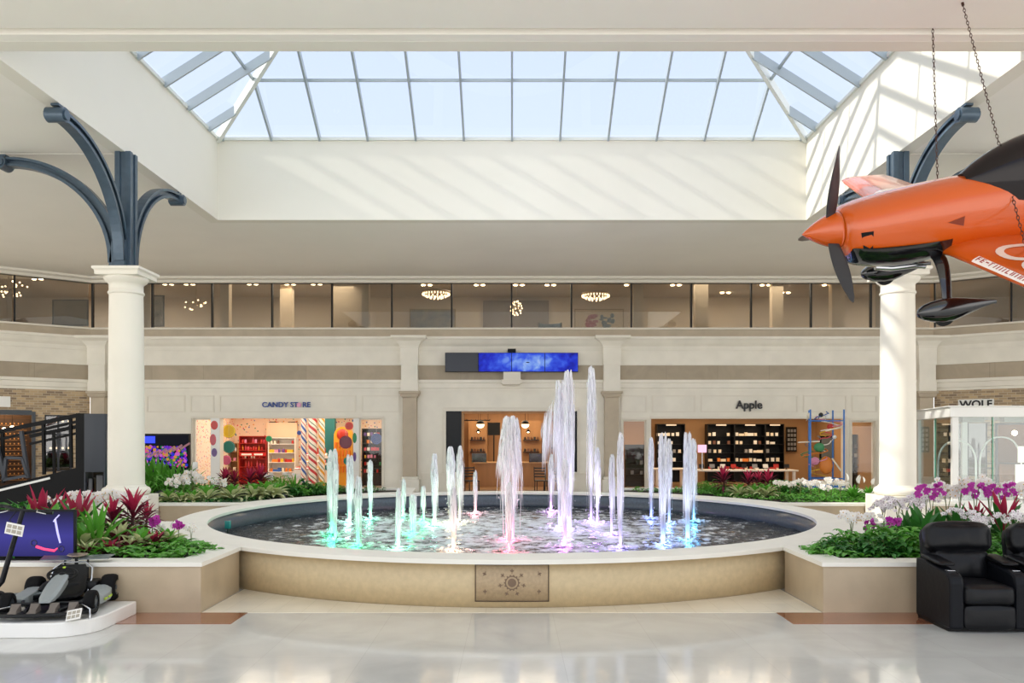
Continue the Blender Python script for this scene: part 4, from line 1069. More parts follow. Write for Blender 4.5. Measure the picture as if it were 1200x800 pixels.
# ------------------------------------------------------------------ display platform, scooter, kart, screen
def rounded_poly(x0,x1,y0,y1,r,n=8):
    P_ = [(x0,y0),(x1-r,y0)]+[(x1-r+r*math.sin(PI/2*i/n), y0+r-r*math.cos(PI/2*i/n)) for i in range(1,n+1)]+[(x1,y1),(x0,y1)]; return P_
mb = MB(); mb.prism(rounded_poly(-8.5,-4.24,7.97,9.06,.42,12), 0.0, 0.15)
single('display_platform', mb, mat('white_plinth', '#F0EEEA', 0.35, coat=0.2), 'low white display platform with a rounded corner carrying the go-kart and scooter', 'platform', loc=(-6.2,8.5,0), auto=0.012)
ZP = 0.15
m_tyre = mat('black_tyre', '#0C0C0E', 0.75, spec=.2); m_kgrey = mat('kart_grey_plastic', '#8E9494', 0.4); m_kdark = mat('kart_dark_plastic', '#121416', 0.45, spec=.3); m_lime = mat('lime_accent', '#B8D840', 0.4)
m_gm = mat('kart_grey_metal', '#6F777C', 0.35, metal=0.5)
# kart local: x right (seen from front = world +x), y back, origin between front wheels on ground
build0 = build
def kart():
    r = thing('electric_go_kart', 'black and grey electric go-kart with rear wing standing on the white platform', 'go-kart', (0,0,0))
    def build(name, mb, m, par=None, lab=None, auto=None):
        if name not in ('wheel','rim'): mb.v = [(p[0],p[1],p[2] if p[2] < .15 else .15+(p[2]-.15)*(.62 if p[2] < .64 else .62-(p[2]-.64)*.2)) for p in mb.v]
        return build0(name, mb, m, par, lab, None, auto)
    def wheel(x, y, rad, w_, s):
        mb = MB(); mb.lathe([(rad*.55,-w_/2),(rad*.88,-w_/2),(rad*.97,-w_*.38),(rad,-w_*.2),(rad,w_*.2),(rad*.97,w_*.38),(rad*.88,w_/2),(rad*.55,w_/2)], (x,y,rad), 32, M=Matrix.Rotation(PI/2,3,'Y'))
        w0 = build('wheel', mb, m_tyre, r)
        mb = MB(); mb.lathe([(rad*.56,-w_*.42),(rad*.56,w_*.42)], (x,y,rad), 24, M=Matrix.Rotation(PI/2,3,'Y'))
        for k in range(5):
            a = 2*PI*k/5; mb.beam((x+s*w_*.25,y,rad),(x+s*w_*.25,y+rad*.55*math.cos(a),rad+rad*.55*math.sin(a)),.022,.03,(1,0,0))
        mb.cyl((x-w_*.4,y,rad),(x+s*w_*.45,y,rad),.028,n=12)
        build('rim', mb, m_gm, w0)
    wheel(.40,0,.125,.10,1); wheel(-.40,0,.125,.10,-1); wheel(.385,.74,.15,.15,1); wheel(-.385,.74,.15,.15,-1)
    mb = MB()
    mb.tube([(-.36,0,.125),(.36,0,.125)],.018,8); mb.tube([(-.36,.74,.15),(.36,.74,.15)],.02,8)
    for s in (-1,1):
        mb.tube([(s*.16,-.22,.09),(s*.20,.0,.09),(s*.24,.2,.09),(s*.24,.62,.10),(s*.18,.84,.13)],.016,8)
        mb.tube([(s*.20,-.05,.10),(s*.30,.12,.13),(s*.31,.45,.13)],.014,8)
    mb.box(-.22,.22,-.15,.62,.065,.078); build('frame', mb, m_kdark, r)
    # front bumper with fins
    mb = MB(); mb.prism([(-.44,-.12),(-.40,-.24),(-.2,-.31),(.2,-.31),(.40,-.24),(.44,-.12),(.30,-.16),(-.30,-.16)],.05,.075)
    mb.tube([(-.46,-.08,.06),(-.44,-.22,.06),(-.2,-.31,.06),(.2,-.31,.06),(.44,-.22,.06),(.46,-.08,.06)],.02,8)
    bp_ = build('front_bumper', mb, m_kdark, r)
    for x in (-.27,-.09,.09,.27):
        mb = MB(); mb.hexa([(x-.045,-.28,.07),(x+.045,-.28,.07),(x+.05,-.13,.07),(x-.05,-.13,.07),(x-.03,-.22,.10),(x+.03,-.22,.10),(x+.045,-.13,.155),(x-.045,-.13,.155)]); build('fin', mb, mat('warm_grey_fin','#6A625C',.4,coat=.3), bp_)
    for s in (-1,1):
        mb = MB(); mb.tube([(s*.46,-.26,0.0),(s*.46,-.26,.10),(s*.40,-.20,.12),(s*.34,-.10,.12)],.009,6); build('bumper_stay', mb, m_chrome, bp_)
    # nose fairing rising to the steering wheel
    mb = MB(); secs = []
    for y, hw, z0, z1 in ((-.16,.05,.16,.19),(-.08,.075,.17,.25),(.05,.085,.22,.33),(.18,.085,.28,.41),(.30,.08,.34,.47),(.38,.065,.40,.51)):
        secs.append([Vector((hw*c_,y,z)) for c_,z in ((-1,z0),(1,z0),(1,z1-.02),(.55,z1),(-.55,z1),(-1,z1-.02))])
    mb.loft(secs, sm=False); nf = build('nose_fairing', mb, m_kgrey, r, 'pale grey nose fairing', auto=.008)
    mb = MB(); mb.tube([(0,-.02,.14),(0,.36,.44)],.03,8); build('steering_column', mb, m_kdark, r)
    mb = MB(); c_ = Vector((0,.38,.50)); Mt = Matrix.Rotation(R(52),3,'X')
    mb.tube([c_ + Mt @ Vector((.14*math.cos(t), .12*math.sin(t), 0)) for t in [2*PI*i/28 for i in range(29)]], .017, 8, cap=False)
    mb.tube([c_+Mt@Vector((-.13,0,0)),c_+Mt@Vector((.13,0,0))],.014,6); mb.ell(c_,.035); st = build('steering_wheel', mb, m_black, r)
    mb = MB(); mb.ell(c_+Mt@Vector((0,.12,0.005)),(.02,.02,.02)); build('lime_marker', mb, m_lime, st)
    # seat
    mb = MB(); secs = []
    for y, z, hw, d_ in ((.22,.13,.17,.02),(.34,.10,.19,.05),(.48,.11,.20,.08),(.58,.18,.20,.10),(.66,.32,.19,.10),(.73,.48,.17,.08),(.77,.58,.13,.05)):
        nrm = Vector((0,-.25,1)).normalized() if y < .5 else Vector((0,-1,.3)).normalized()
        sec = [Vector((hw*math.cos(a),y,z)) + nrm*(d_*abs(math.cos(a))**2.2) for a in [PI-PI*j/12 for j in range(13)]]
        sec += [p - nrm*.02 for p in reversed(sec)]; secs.append(sec)
    mb.loft(secs); se = build('seat', mb, m_black, r)
    mb = MB(); mb.tube([(.19,.60,.14),(.21,.68,.34),(.20,.74,.52),(.12,.78,.62),(-.12,.78,.62),(-.20,.74,.52),(-.21,.68,.34),(-.19,.60,.14)],.012,8); build('seat_hoop', mb, m_chrome, r)
    # side pods
    for s in (-1,1):
        mb = MB(); secs = []
        for y, x0, x1, z1 in ((.14,.30,.42,.15),(.20,.27,.46,.19),(.42,.27,.47,.21),(.56,.28,.45,.24),(.60,.30,.42,.24)):
            secs.append([Vector((s*x,y,z)) for x,z in ((x0,.07),(x1,.07),(x1,z1-.05),(x1-.05,z1),(x0,z1))])
        mb.loft(secs, sm=False); pod = build('side_pod', mb, m_kgrey, r, auto=.008)
        mb = MB(); mb.box(min(s*.465,s*.476),max(s*.465,s*.476),.22,.30,.10,.12); mb.box(min(s*.465,s*.476),max(s*.465,s*.476),.36,.48,.10,.12); build('lime_stripe', mb, m_lime, pod)
    mb = MB(); mb.rbox(-.28,.28,.60,.90,.12,.30,.03); build('motor_housing', mb, m_kdark, r)
    mb = MB(); mb.tube([(0,.84,.28),(0,.86,.74)],.02,8); mb.tube([(-.12,.84,.28),(-.12,.86,.66)],.012,8); mb.tube([(.12,.84,.28),(.12,.86,.66)],.012,8); wp = build('wing_post', mb, m_kdark, r)
    for s in (-1,1):
        mb = MB(); mb.hexa([(s*.04,.76,.66),(s*.36,.78,.665),(s*.38,.98,.71),(s*.04,.96,.70),(s*.04,.76,.675),(s*.36,.78,.68),(s*.38,.98,.725),(s*.04,.96,.715)]); build('rear_wing', mb, m_gm, r)
    mb = MB(); secs = []
    for y, hw, z in ((.80,.04,.735),(.84,.10,.755),(.92,.11,.765),(.98,.06,.76)): secs.append([Vector((x,y,zz)) for x,zz in ((-hw,z-.012),(hw,z-.012),(hw*.9,z+.012),(-hw*.9,z+.012))])
    mb.loft(secs, sm=False); build('head_plate', mb, mat('bronze_plate','#8A7A6C',.3,metal=.4), wp)
    return r
k = kart(); k.location = (-4.80, 8.33, ZP); k.rotation_euler = (0,0,R(11)); k.scale = (1.0,0.95,1.0)
def card(name, c_, w_, h_, Mr, lab, par=None):
    r = thing(name, lab, 'sign', c_); c_ = Vector(c_)
    mb = MB(); mb.obox(c_, (w_/2,.004,h_/2), Mr); build('panel', mb, mat('card_white','#E9E6E0',.5), r)
    mb = MB()
    for i in range(3):
        for j in range(2):
            mb.obox(c_ + Mr @ Vector((-w_*.3+w_*.3*i, -.0055, h_*.2-h_*.4*j)), (w_*.12,.001,h_*.15), Mr)
    build('printed_blocks', mb, mat('card_print','#A79F90',.6), r); return r
card('info_card', (-4.40+.02, 8.02, ZP+.075), .15, .115, Matrix.Rotation(R(-12),3,'Y')@Matrix.Rotation(R(-38),3,'X'), 'small grey information card leaning on the platform in front of the go-kart')
# scooter
m_sc = mat('scooter_black', '#121317', 0.45, spec=.3); m_deck = mat('scooter_deck_grey', '#6E7678', 0.55)
r = thing('electric_scooter', 'dark electric scooter with a grey deck at the left edge of the platform', 'scooter', (-5.35,8.45,ZP))
S = lambda px, py, D: Vector((at(px,D), D, zt(py,D)))
fw = Vector((at(-6,8.30),8.30,ZP+.11)); rw = Vector((at(62,8.85)-.02,8.85,ZP+.11)); dd = (rw-fw).normalized(); sd = dd.cross(Vector((0,0,1)))
def swheel(c_):
    mb = MB(); mb.tube([c_ + dd*.085*math.cos(t)+Vector((0,0,.085*math.sin(t))) for t in [2*PI*i/28 for i in range(29)]], .026, 8, cap=False); w0 = build('wheel', mb, m_tyre, r)
    mb = MB(); mb.cyl(c_-sd*.02, c_+sd*.02, .065, n=20); build('hub', mb, m_gm, w0)
swheel(fw); swheel(rw)
mb = MB(); a_ = fw+dd*.13+Vector((0,0,.02)); b_ = rw-dd*.10+Vector((0,0,.02)); mb.beam(a_, b_, .17, .05); mb.beam(fw+dd*.02+Vector((0,0,.12)), a_+dd*.03, .07, .05)
dk = build('deck', mb, m_sc, r, auto=.01)
mb = MB(); mb.beam(a_+Vector((0,0,.03))+dd*.03, b_+Vector((0,0,.03))-dd*.02, .15, .012); build('grip_mat', mb, m_deck, dk, 'grey deck mat', auto=.003)
mb = MB(); mb.tube([rw+dd*(.14*math.cos(t))+Vector((0,0,.135*math.sin(t))) for t in [R(20)+R(130)*i/9 for i in range(10)]], .03, 6); build('rear_mudguard', mb, m_sc, r)
mb = MB(); top = S(27,598,8.34); mb.tube([fw+Vector((0,0,.0)), fw+Vector((0,0,.16))+(top-fw)*.02, fw+(top-fw)*.25, top], [.03,.034,.028,.022], 10); build('stem', mb, m_sc, r)
mb = MB(); mb.tube([top+Vector((-.24,.05,.045)), top+Vector((-.08,-.01,.02)), top, top+Vector((.10,.0,.0)), top+Vector((.26,.06,-.03))], [.016,.014,.016,.014,.016], 8); hb = build('handlebar', mb, m_sc, r)
for s in (-1,1):
    mb = MB(); e_ = top+Vector((s*.25,.055,.008-s*.037)); mb.cyl(e_-Vector((s*.10,.02,-s*.012)), e_+Vector((s*.03,0,0)), .019, n=10); build('grip', mb, m_black, hb)
    mb = MB(); q = top+Vector((s*.15,.0,.0)); mb.tube([q, q+Vector((s*.02,-.05,-.01)), q+Vector((s*.12,-.06,-.03))], .006, 6); build('brake_lever', mb, m_chrome, hb)
mb = MB(); mb.tube([top+Vector((-.05,-.02,.0)), top+Vector((-.11,-.05,-.09)), top+Vector((-.05,-.03,-.2)), fw+(top-fw)*.6+Vector((0,-.03,0))], .005, 6); build('brake_cable', mb, m_black, r)
mb = MB(); mb.obox(fw+(top-fw)*.82, (.018,.018,.03)); build('stem_latch', mb, m_chrome, r)
card('info_card', tuple(S(17,620,8.27)), .185, .12, Matrix.Rotation(R(12),3,'Y'), 'grey information card clipped to the scooter stem')
# second deck: flat balance board with dark wheels behind
r = thing('electric_skateboard', 'low flat grey board with dark end housings behind the scooter deck', 'skateboard', (-5.15,8.93,ZP))
a_ = Vector((at(-8,8.82),8.82,ZP+.10)); b_ = Vector((at(66,8.92),8.92,ZP+.12))
mb = MB(); mb.beam(a_, b_, .12, .03); build('deck', mb, m_deck, r, auto=.006)
for q in (a_, b_):
    mb = MB(); secs=[]; mb.ell(q+Vector((0,0,.025)), (.13,.06,.045), 14, 8); build('end_housing', mb, m_kdark, r)
    for s in (-1,1):
        mb = MB(); mb.cyl(q+Vector((-.05,s*.07,-.05)), q+Vector((-.05,s*.035,-.05)), .05, n=16); build('wheel', mb, m_tyre, r)
# television on the planter coping
D = 9.32; X0, X1, Z0, Z1 = at(88,D)-1.06, at(88,D), zt(654.5,D), zt(597,D)
tv = thing('television', 'flat television showing a pink scooter on a purple background, resting on the planter edge', 'television', ((X0+X1)/2,D,0.574))
mb = MB(); mb.rbox(X0,X1,D,D+.05,Z0,Z1,.008); build('casing', mb, m_black, tv)
def screenmat(name, top_, mid, strength=1.0):
    m = mat(name, '#020205', 0.35, spec=0.15); nt = m.node_tree; N = nt.nodes; L = nt.links; b = N['Principled BSDF']
    tc = N.new('ShaderNodeTexCoord'); sp = N.new('ShaderNodeSeparateXYZ'); L.new(tc.outputs['Generated'], sp.inputs[0]); cr = N.new('ShaderNodeValToRGB'); L.new(sp.outputs['Z'], cr.inputs[0])
    cr.color_ramp.elements[0].color = srgb(mid); cr.color_ramp.elements[1].color = srgb(top_)
    L.new(cr.outputs[0], b.inputs['Emission Color']); b.inputs['Emission Strength'].default_value = strength; return m
m_tvs = screenmat('tv_picture_purple', '#0E0C30', '#2A2670', 0.55); cr = [n for n in m_tvs.node_tree.nodes if n.type == 'VALTORGB'][0]
q = cr.color_ramp.elements.new(0.45); q.color = srgb('#3E3A98')
mb = MB(); mb.box(X0+.02,X1-.02,D-.003,D+.001,Z0+.03,Z1-.02); sc_ = build('screen', mb, m_tvs, tv, 'purple picture')
m_pk = mat('tv_pink', '#F0406E', .4, emit=.6, ecol='#F0406E'); m_lv = mat('tv_lavender', '#B8B4F0', .4, emit=.45, ecol='#B8B4F0'); m_dp = mat('tv_dark_violet', '#1A1640', .4, emit=.5, ecol='#1A1640')
Q = lambda px, py: Vector((at(px,D), D-.006, zt(py,D)))
mb = MB(); mb.tube([Q(43,640),Q(52,643),Q(64,645),Q(68,642)],[.018,.016,.016,.008],6); build('pictured_deck', mb, m_pk, sc_)
mb = MB(); mb.tube([Q(65,608),Q(68,624),Q(71,636)],[.012,.013,.010],6); mb.tube([Q(63,611),Q(66,607),Q(70,603)],.008,6); build('pictured_stem', mb, m_lv, sc_)
mb = MB()
for px, py in ((72,643),(40,636)): mb.tube([Q(px,py)+Vector((.032*math.cos(t),0,.032*math.sin(t))) for t in [2*PI*i/20 for i in range(21)]],.009,5,cap=False)
build('pictured_wheels', mb, m_dp, sc_)
mb = MB(); mb.box(X0+.2,X1-.2,D-.05,D+.1,.574,Z0+.005); build('stand', mb, m_black, tv)
# ------------------------------------------------------------------ shop interiors
def room(tag_, X0, X1, Y0, Y1, Z1, mw, mc, mf, lab):
    mb = MB(); mb.box(X0,X1,Y1,Y1+.15,0,Z1); struct('wall_%s_rear' % tag_, mb, mw, 'rear wall of %s' % lab)
    mb = MB(); mb.box(X0-.15,X0,Y0,Y1+.15,0,Z1); struct('wall_%s_left' % tag_, mb, mw, 'left side wall of %s' % lab)
    mb = MB(); mb.box(X1,X1+.15,Y0,Y1+.15,0,Z1); struct('wall_%s_right' % tag_, mb, mw, 'right side wall of %s' % lab)
    mb = MB(); mb.box(X0-.15,X1+.15,Y0,Y1+.15,Z1,Z1+.12); struct('ceiling_%s' % tag_, mb, mc, 'ceiling of %s' % lab)
    mb = MB(); mb.box(X0,X1,Y0,Y1,0.002,0.012); struct('floor_%s' % tag_, mb, mf, 'floor of %s' % lab)
YS = 30.0
# confetti wall of the candy shop
m_conf = mat('confetti_wallpaper', '#F5DCC0', 0.7); nt = m_conf.node_tree; N = nt.nodes; L = nt.links; b = N['Principled BSDF']
tc = N.new('ShaderNodeTexCoord'); vo = N.new('ShaderNodeTexVoronoi'); vo.inputs['Scale'].default_value = 8.5; vo.inputs['Randomness'].default_value = 0.9; L.new(tc.outputs['Object'], vo.inputs['Vector'])
lt = N.new('ShaderNodeMath'); lt.operation = 'LESS_THAN'; lt.inputs[1].default_value = 0.27; L.new(vo.outputs['Distance'], lt.inputs[0])
sc_h = N.new('ShaderNodeSeparateColor'); L.new(vo.outputs['Color'], sc_h.inputs[0]); crm = N.new('ShaderNodeValToRGB'); crm.color_ramp.interpolation = 'CONSTANT'; L.new(sc_h.outputs[0], crm.inputs[0])
els = crm.color_ramp.elements; els[0].color = srgb('#E2604A'); els[1].position = .8; els[1].color = srgb('#3E8C72')
for p_, c_ in ((.2,'#E8A23C'),(.4,'#D8506E'),(.6,'#4A6FB8')): q = els.new(p_); q.color = srgb(c_)
mx = N.new('ShaderNodeMix'); mx.data_type = 'RGBA'; mx.inputs['A'].default_value = srgb('#F5DCC0'); L.new(lt.outputs[0], mx.inputs['Factor']); L.new(crm.outputs[0], mx.inputs['B']); L.new(mx.outputs['Result'], b.inputs['Base Color'])
m_oak = mat('warm_oak', '#A87C50', 0.5, var=0.12, vscale=4, stretch=(1,1,.15)); m_tan = mat('tan_wall_paint', '#B08B62', 0.7); m_shopc = mat('shop_ceiling_cream', '#E0CFB4', 0.8)
m_sf = mat('shop_floor_tan', '#B5A48C', 0.3, coat=.3); m_dkw = mat('dark_walnut', '#2C211B', 0.5); m_pw = mat('white_laminate', '#EFEAE2', 0.35)
CX0, CX1 = at(221,29.65), at(452,29.65)
room('candy', CX0, CX1, YS, 34.6, 3.15, m_conf, m_shopc, m_sf, 'the candy shop')
room('cafe', at(505,29.65), at(694,29.65), YS, 35.0, 3.4, m_oak, m_oak, mat('cafe_floor','#8C6A48',.4), 'the cafe behind the centre entrance')
AX0, AX1 = at(724,29.65), at(1032,29.65)
room('tech', AX0, AX1, YS, 36.0, 3.1, m_tan, mat('tan_ceiling','#C09A6C',.8), mat('tech_floor','#A0825E',.3,coat=.2), 'the electronics shop')
def shoplamp(x, y, z, pw, sx, sy, col=(1.0,.83,.62)): lamp('shop_lamp', 'AREA', (x,y,z), pw, col, sx, sy)
shoplamp((CX0+CX1)/2, 32.0, 3.1, SHOP*.85, 6.5, 3.2, (1.0,.86,.70)); shoplamp(0, 32.5, 3.3, SHOP*.8, 4.5, 3.5, (1,.78,.52)); shoplamp((AX0+AX1)/2, 33, 3.05, SHOP*1.1, 8.5, 4, (1,.76,.5))
# side shops
for s, fr in ((-1, FL), (1, FT)):
    mb = MB()
    u0, u1 = (5.6, 9.7) if s < 0 else (0.3, 4.4)
    fr.box(mb, u0, u1, -3.4, -3.2, 0, 3.3); fr.box(mb, u0-.1, u0, -3.4, -.3, 0, 3.3); fr.box(mb, u1, u1+.1, -3.4, -.3, 0, 3.3)
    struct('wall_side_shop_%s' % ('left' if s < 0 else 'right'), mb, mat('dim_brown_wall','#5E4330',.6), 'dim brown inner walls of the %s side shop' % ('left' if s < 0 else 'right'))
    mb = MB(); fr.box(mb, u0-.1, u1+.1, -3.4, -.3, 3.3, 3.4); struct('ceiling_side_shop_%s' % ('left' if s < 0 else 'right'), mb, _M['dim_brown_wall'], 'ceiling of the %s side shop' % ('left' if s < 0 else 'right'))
    p = fr.P((u0+u1)/2, -1.6, 3.2); lamp('shop_lamp', 'AREA', p, SHOP*.35, (1,.72,.42), 2.5, 2)
# letters above the shops
m_blue = mat('blue_sign_letters', '#24489A', .4); m_blk = mat('black_sign_letters', '#15151A', .4); m_pkl = mat('pink_sign_letter', '#E8A8C8', .4)
def sign(name, lab, loc): return thing(name, lab, 'sign', loc)
zc = zt(474.3,29.6)
r = sign('shop_sign', 'blue lettering reading CANDY STORE above the left shopfront', (at(336,29.6),29.6,zc))
text_mesh('lettering', 'CANDY ST  RE', 0.265, 0.02, m_blue, Vector((at(335.5,29.6),29.60,zc)), r, bold=0.004, sx=1.04)
mb = MB(); mb.cyl((at(350.3,29.6),29.58,zc),(at(350.3,29.6),29.62,zc),.085,n=20); build('round_letter', mb, m_pkl, r, 'pale pink round letter')
r = sign('shop_sign', 'black lettering reading Apple above the right shopfront', (at(878,29.6),29.6,zt(475,29.6)))
text_mesh('lettering', 'Apple', 0.42, 0.02, m_blk, Vector((at(878,29.6),29.60,zt(474.5,29.6))), r, bold=0.008, sx=0.98)
# WOLF sign on the right brick wall (top half seen over the kiosk)
u = 1.40; r = sign('shop_sign', 'white sign board with dark letters WOLF on the brick wall at right', FT.P(u,.06,3.1))
mb = MB(); FT.box(mb, u-.56, u+.56, .003, .05, 2.9, 3.36); build('board', mb, m_white, r)
P0 = Vector(FT.P(u,.055,3.17)); ang = math.atan2(FT.d.y, FT.d.x)
text_mesh('lettering', 'WOLF', 0.36, 0.008, m_blk, P0, r, rot=(PI/2,0,ang), bold=0.012)
# small white sign at left edge
u = T(2.72); r = sign('wall_sign', 'small white sign on the brick wall at the left edge', FL.P(u,.05,3.1)); mb = MB(); FL.box(mb, u-.22, u+.16, .003, .04, 3.05, 3.42); build('board', mb, m_white, r)
# ---- video screens above the centre entrance
X0, X1, Z1, Z0 = at(521.5,29.3), at(677.5,29.3), zt(413,29.3), zt(435.5,29.3)
r = thing('video_wall', 'row of four screens showing blue light above the centre entrance, the first one dark', 'screen', ((X0+X1)/2,29.3,Z0))
wd = (X1-X0)/4; mb = MB(); mb.box(X0,X1,29.32,29.45,Z0,Z1); build('casing', mb, m_black, r)
def bluescreen(name, stren, cx_):
    m = mat(name, '#02020A', .35, spec=.15); nt = m.node_tree; N = nt.nodes; L = nt.links; b = N['Principled BSDF']
    tc = N.new('ShaderNodeTexCoord'); n = N.new('ShaderNodeTexNoise'); n.inputs['Scale'].default_value = 3.5; n.inputs['Detail'].default_value = 7; n.inputs['Distortion'].default_value = .4; L.new(tc.outputs['Object'], n.inputs['Vector'])
    mp = N.new('ShaderNodeMapping'); mp.inputs['Location'].default_value = (-cx_/1.15,0,-((Z1-Z0)/2)/.34); mp.inputs['Scale'].default_value = (1/1.15,0,1/.34)
    L.new(tc.outputs['Object'], mp.inputs['Vector']); ln = N.new('ShaderNodeVectorMath'); ln.operation = 'LENGTH'; L.new(mp.outputs[0], ln.inputs[0])
    mr = N.new('ShaderNodeMapRange'); mr.inputs['From Min'].default_value = 0; mr.inputs['From Max'].default_value = 1.6; mr.inputs['To Min'].default_value = .50; mr.inputs['To Max'].default_value = 0.0; L.new(ln.outputs['Value'], mr.inputs['Value'])
    ad = N.new('ShaderNodeMath'); ad.operation = 'ADD'; L.new(mr.outputs[0], ad.inputs[0]); ml = N.new('ShaderNodeMath'); ml.operation = 'MULTIPLY'; ml.inputs[1].default_value = .75; L.new(n.outputs['Fac'], ml.inputs[0]); L.new(ml.outputs[0], ad.inputs[1])
    cr = N.new('ShaderNodeValToRGB'); e = cr.color_ramp.elements; e[0].position = .2; e[0].color = srgb('#0A0E6A'); e[1].position = 1; e[1].color = srgb('#E8F0FF')
    for p_, c_ in ((.42,'#1C2ED0'),(.62,'#3A60F0'),(.8,'#88B0FF')): q = e.new(p_); q.color = srgb(c_)
    L.new(ad.outputs[0], cr.inputs[0]); L.new(cr.outputs[0], b.inputs['Emission Color']); b.inputs['Emission Strength'].default_value = stren; return m
m_bs = bluescreen('blue_galaxy_picture', .5, wd*.5)
m_off = mat('unlit_screen', '#20283A', .3)
for k in range(4):
    mb = MB(); mb.box(X0+wd*k+.012, X0+wd*(k+1)-.012, 29.30,29.318, Z0+.015, Z1-.015)
    build('screen', mb, m_off if k == 0 else m_bs, r, 'dark unlit screen' if k == 0 else None)
m_bs_off = (X0+X1)/2
mb = MB(); mb.ell((at(618.5,29.28),29.29,zt(424.5,29.3)),(.07,.01,.018),12,6); build('dark_speck', mb, m_black, r)
mb = MB(); mb.box(at(590,29.4),at(610,29.4),29.1,29.649,zt(448,29.3),zt(436,29.3)); mb.box(at(587.5,29.4),at(611.5,29.4),29.05,29.649,zt(449.5,29.3),zt(445,29.3)); mb.box(at(589,29.4),at(609.5,29.4),29.02,29.649,zt(451,29.3),zt(449.5,29.3))
single('screen_bracket', mb, m_trimw, 'pale stone corbel holding up the row of screens', 'bracket', loc=(at(600,29.4),29.6,zt(451,29.3)), auto=.01)
mb = MB(); mb.box(at(595,29.2),at(604.5,29.2),29.05,29.645,zt(411.5,29.2),zt(409,29.2)); mb.box(at(597,29.2),at(602.5,29.2),29.15,29.3,zt(413,29.2),zt(411.5,29.2))
single('ceiling_camera', mb, m_black, 'small black projector box just above the row of screens', 'camera', loc=(at(600,29.2),29.5,zt(410,29.2)))
# ================= candy shop
dcol = {'yellow':'#E8C020','teal':'#0F7A70','pink':'#D0608C','green':'#1F8A5A','red':'#C83028','maroon':'#6E1838','orange':'#E08A1E','blue':'#24489A','purple':'#6A4C8C','rose':'#C85060'}
def disc(px, py, rp, D, c_, lab, sq=1.0):
    X, Z, q = at(px,D), zt(py,D), rp*D/F
    r = thing('candy_disc', lab, 'decoration', (X,D,Z)); mb = MB(); nn = 28
    mb.extr([(X+q*sq*math.cos(2*PI*i/nn),D,Z+q*math.sin(2*PI*i/nn)) for i in range(nn)], (0,.035,0)); build('disc', mb, mat('disc_'+c_, dcol[c_], .35, coat=.3), r)
    mb = MB(); mb.tube([(X+q*.86*sq*math.cos(2*PI*i/nn),D-.004,Z+q*.86*math.sin(2*PI*i/nn)) for i in range(nn+1)], .008, 4, cap=False); build('rim', mb, mat('disc_rim_'+c_, tuple(min(1,x*1.5+.03) for x in srgb(dcol[c_])[:3]), .35), r)
    if Z + q < 3.1 and D > 29.66: 
        mb = MB(); mb.cyl((X,D+.018,Z+q),(X,D+.018,3.15),.004,n=4); build('hanging_wire', mb, m_chrome, r)
for a_ in ((268,505,7.8,30.3,'yellow','large yellow disc hanging in the candy shop window'),(268,523.5,7.2,30.25,'teal','teal disc hanging below the yellow one'),(265,539,5.6,30.3,'pink','pink disc low in the candy shop window'),
           (315,514,3.6,31.5,'green','small green disc hanging before the pale shelves'),(409,499,4.8,30.2,'red','red disc beside the right window post of the candy shop'),(405,518,7.5,30.15,'maroon','maroon disc overlapping the yellow arch'),
           (441,514,6.6,30.2,'blue','dark blue disc in the narrow right window of the candy shop'),(350.5,507,2.6,31,'blue','small blue disc beside the striped poles'),(407,540,4.5,30.4,'teal','teal disc low behind the fountain jets')): disc(*a_)
for a_ in ((251,498,5.2,29.61,'red','red oval on the left white window post',.8),(249.5,515,6.6,29.61,'rose','rose oval on the left white window post, middle one',.55),(251,530,5,29.61,'purple','purple oval on the left white window post, lowest',.65),
           (415.5,513,6,29.61,'green','green oval on the right white window post',.4),(415.5,535,5.5,29.61,'purple','purple oval on the right white window post, low down',.35)): disc(*a_)
# white window posts
for k, (a_, b_) in enumerate(((247.2,257.8),(414.2,420.8))):
    mb = MB(); FB.box(mb, wx(a_), wx(b_), .002, .03, 0, wz(490)); struct('trim_%d' % (15+k), mb, m_white, 'white window post of the candy shop, %s' % ('left' if k == 0 else 'right'))
for k, (a_, b_) in enumerate(((757.2,762.8),(990.2,998.2))):
    mb = MB(); FB.box(mb, wx(a_), wx(b_), .002, .03, 0, wz(490)); struct('trim_%d' % (17+k), mb, m_trimw, 'pale window post of the electronics shop, %s' % ('left' if k == 0 else 'right'))
# glass of the narrow windows
n_ = 19
for a_, b_, t_ in ((226,247,490),(421,448,490),(730,757,492),(998.5,1026,493)):
    mb = MB(); FB.box(mb, wx(a_)+.01, wx(b_)-.01, -.12, -.11, 0.05, wz(t_)-.01); o = struct('window_%d' % n_, mb, m_shop, 'narrow shop window pane, %s of four' % ordinal(n_-19, 4)); n_ += 1
    mb = MB(); FB.box(mb, wx(a_), wx(a_)+.04, -.14, -.09, 0, wz(t_)); FB.box(mb, wx(b_)-.04, wx(b_), -.14, -.09, 0, wz(t_)); FB.box(mb, wx(a_)+.04, wx(b_)-.04, -.14, -.09, wz(t_)-.05, wz(t_)); build('window_frame', mb, m_trimw, o)
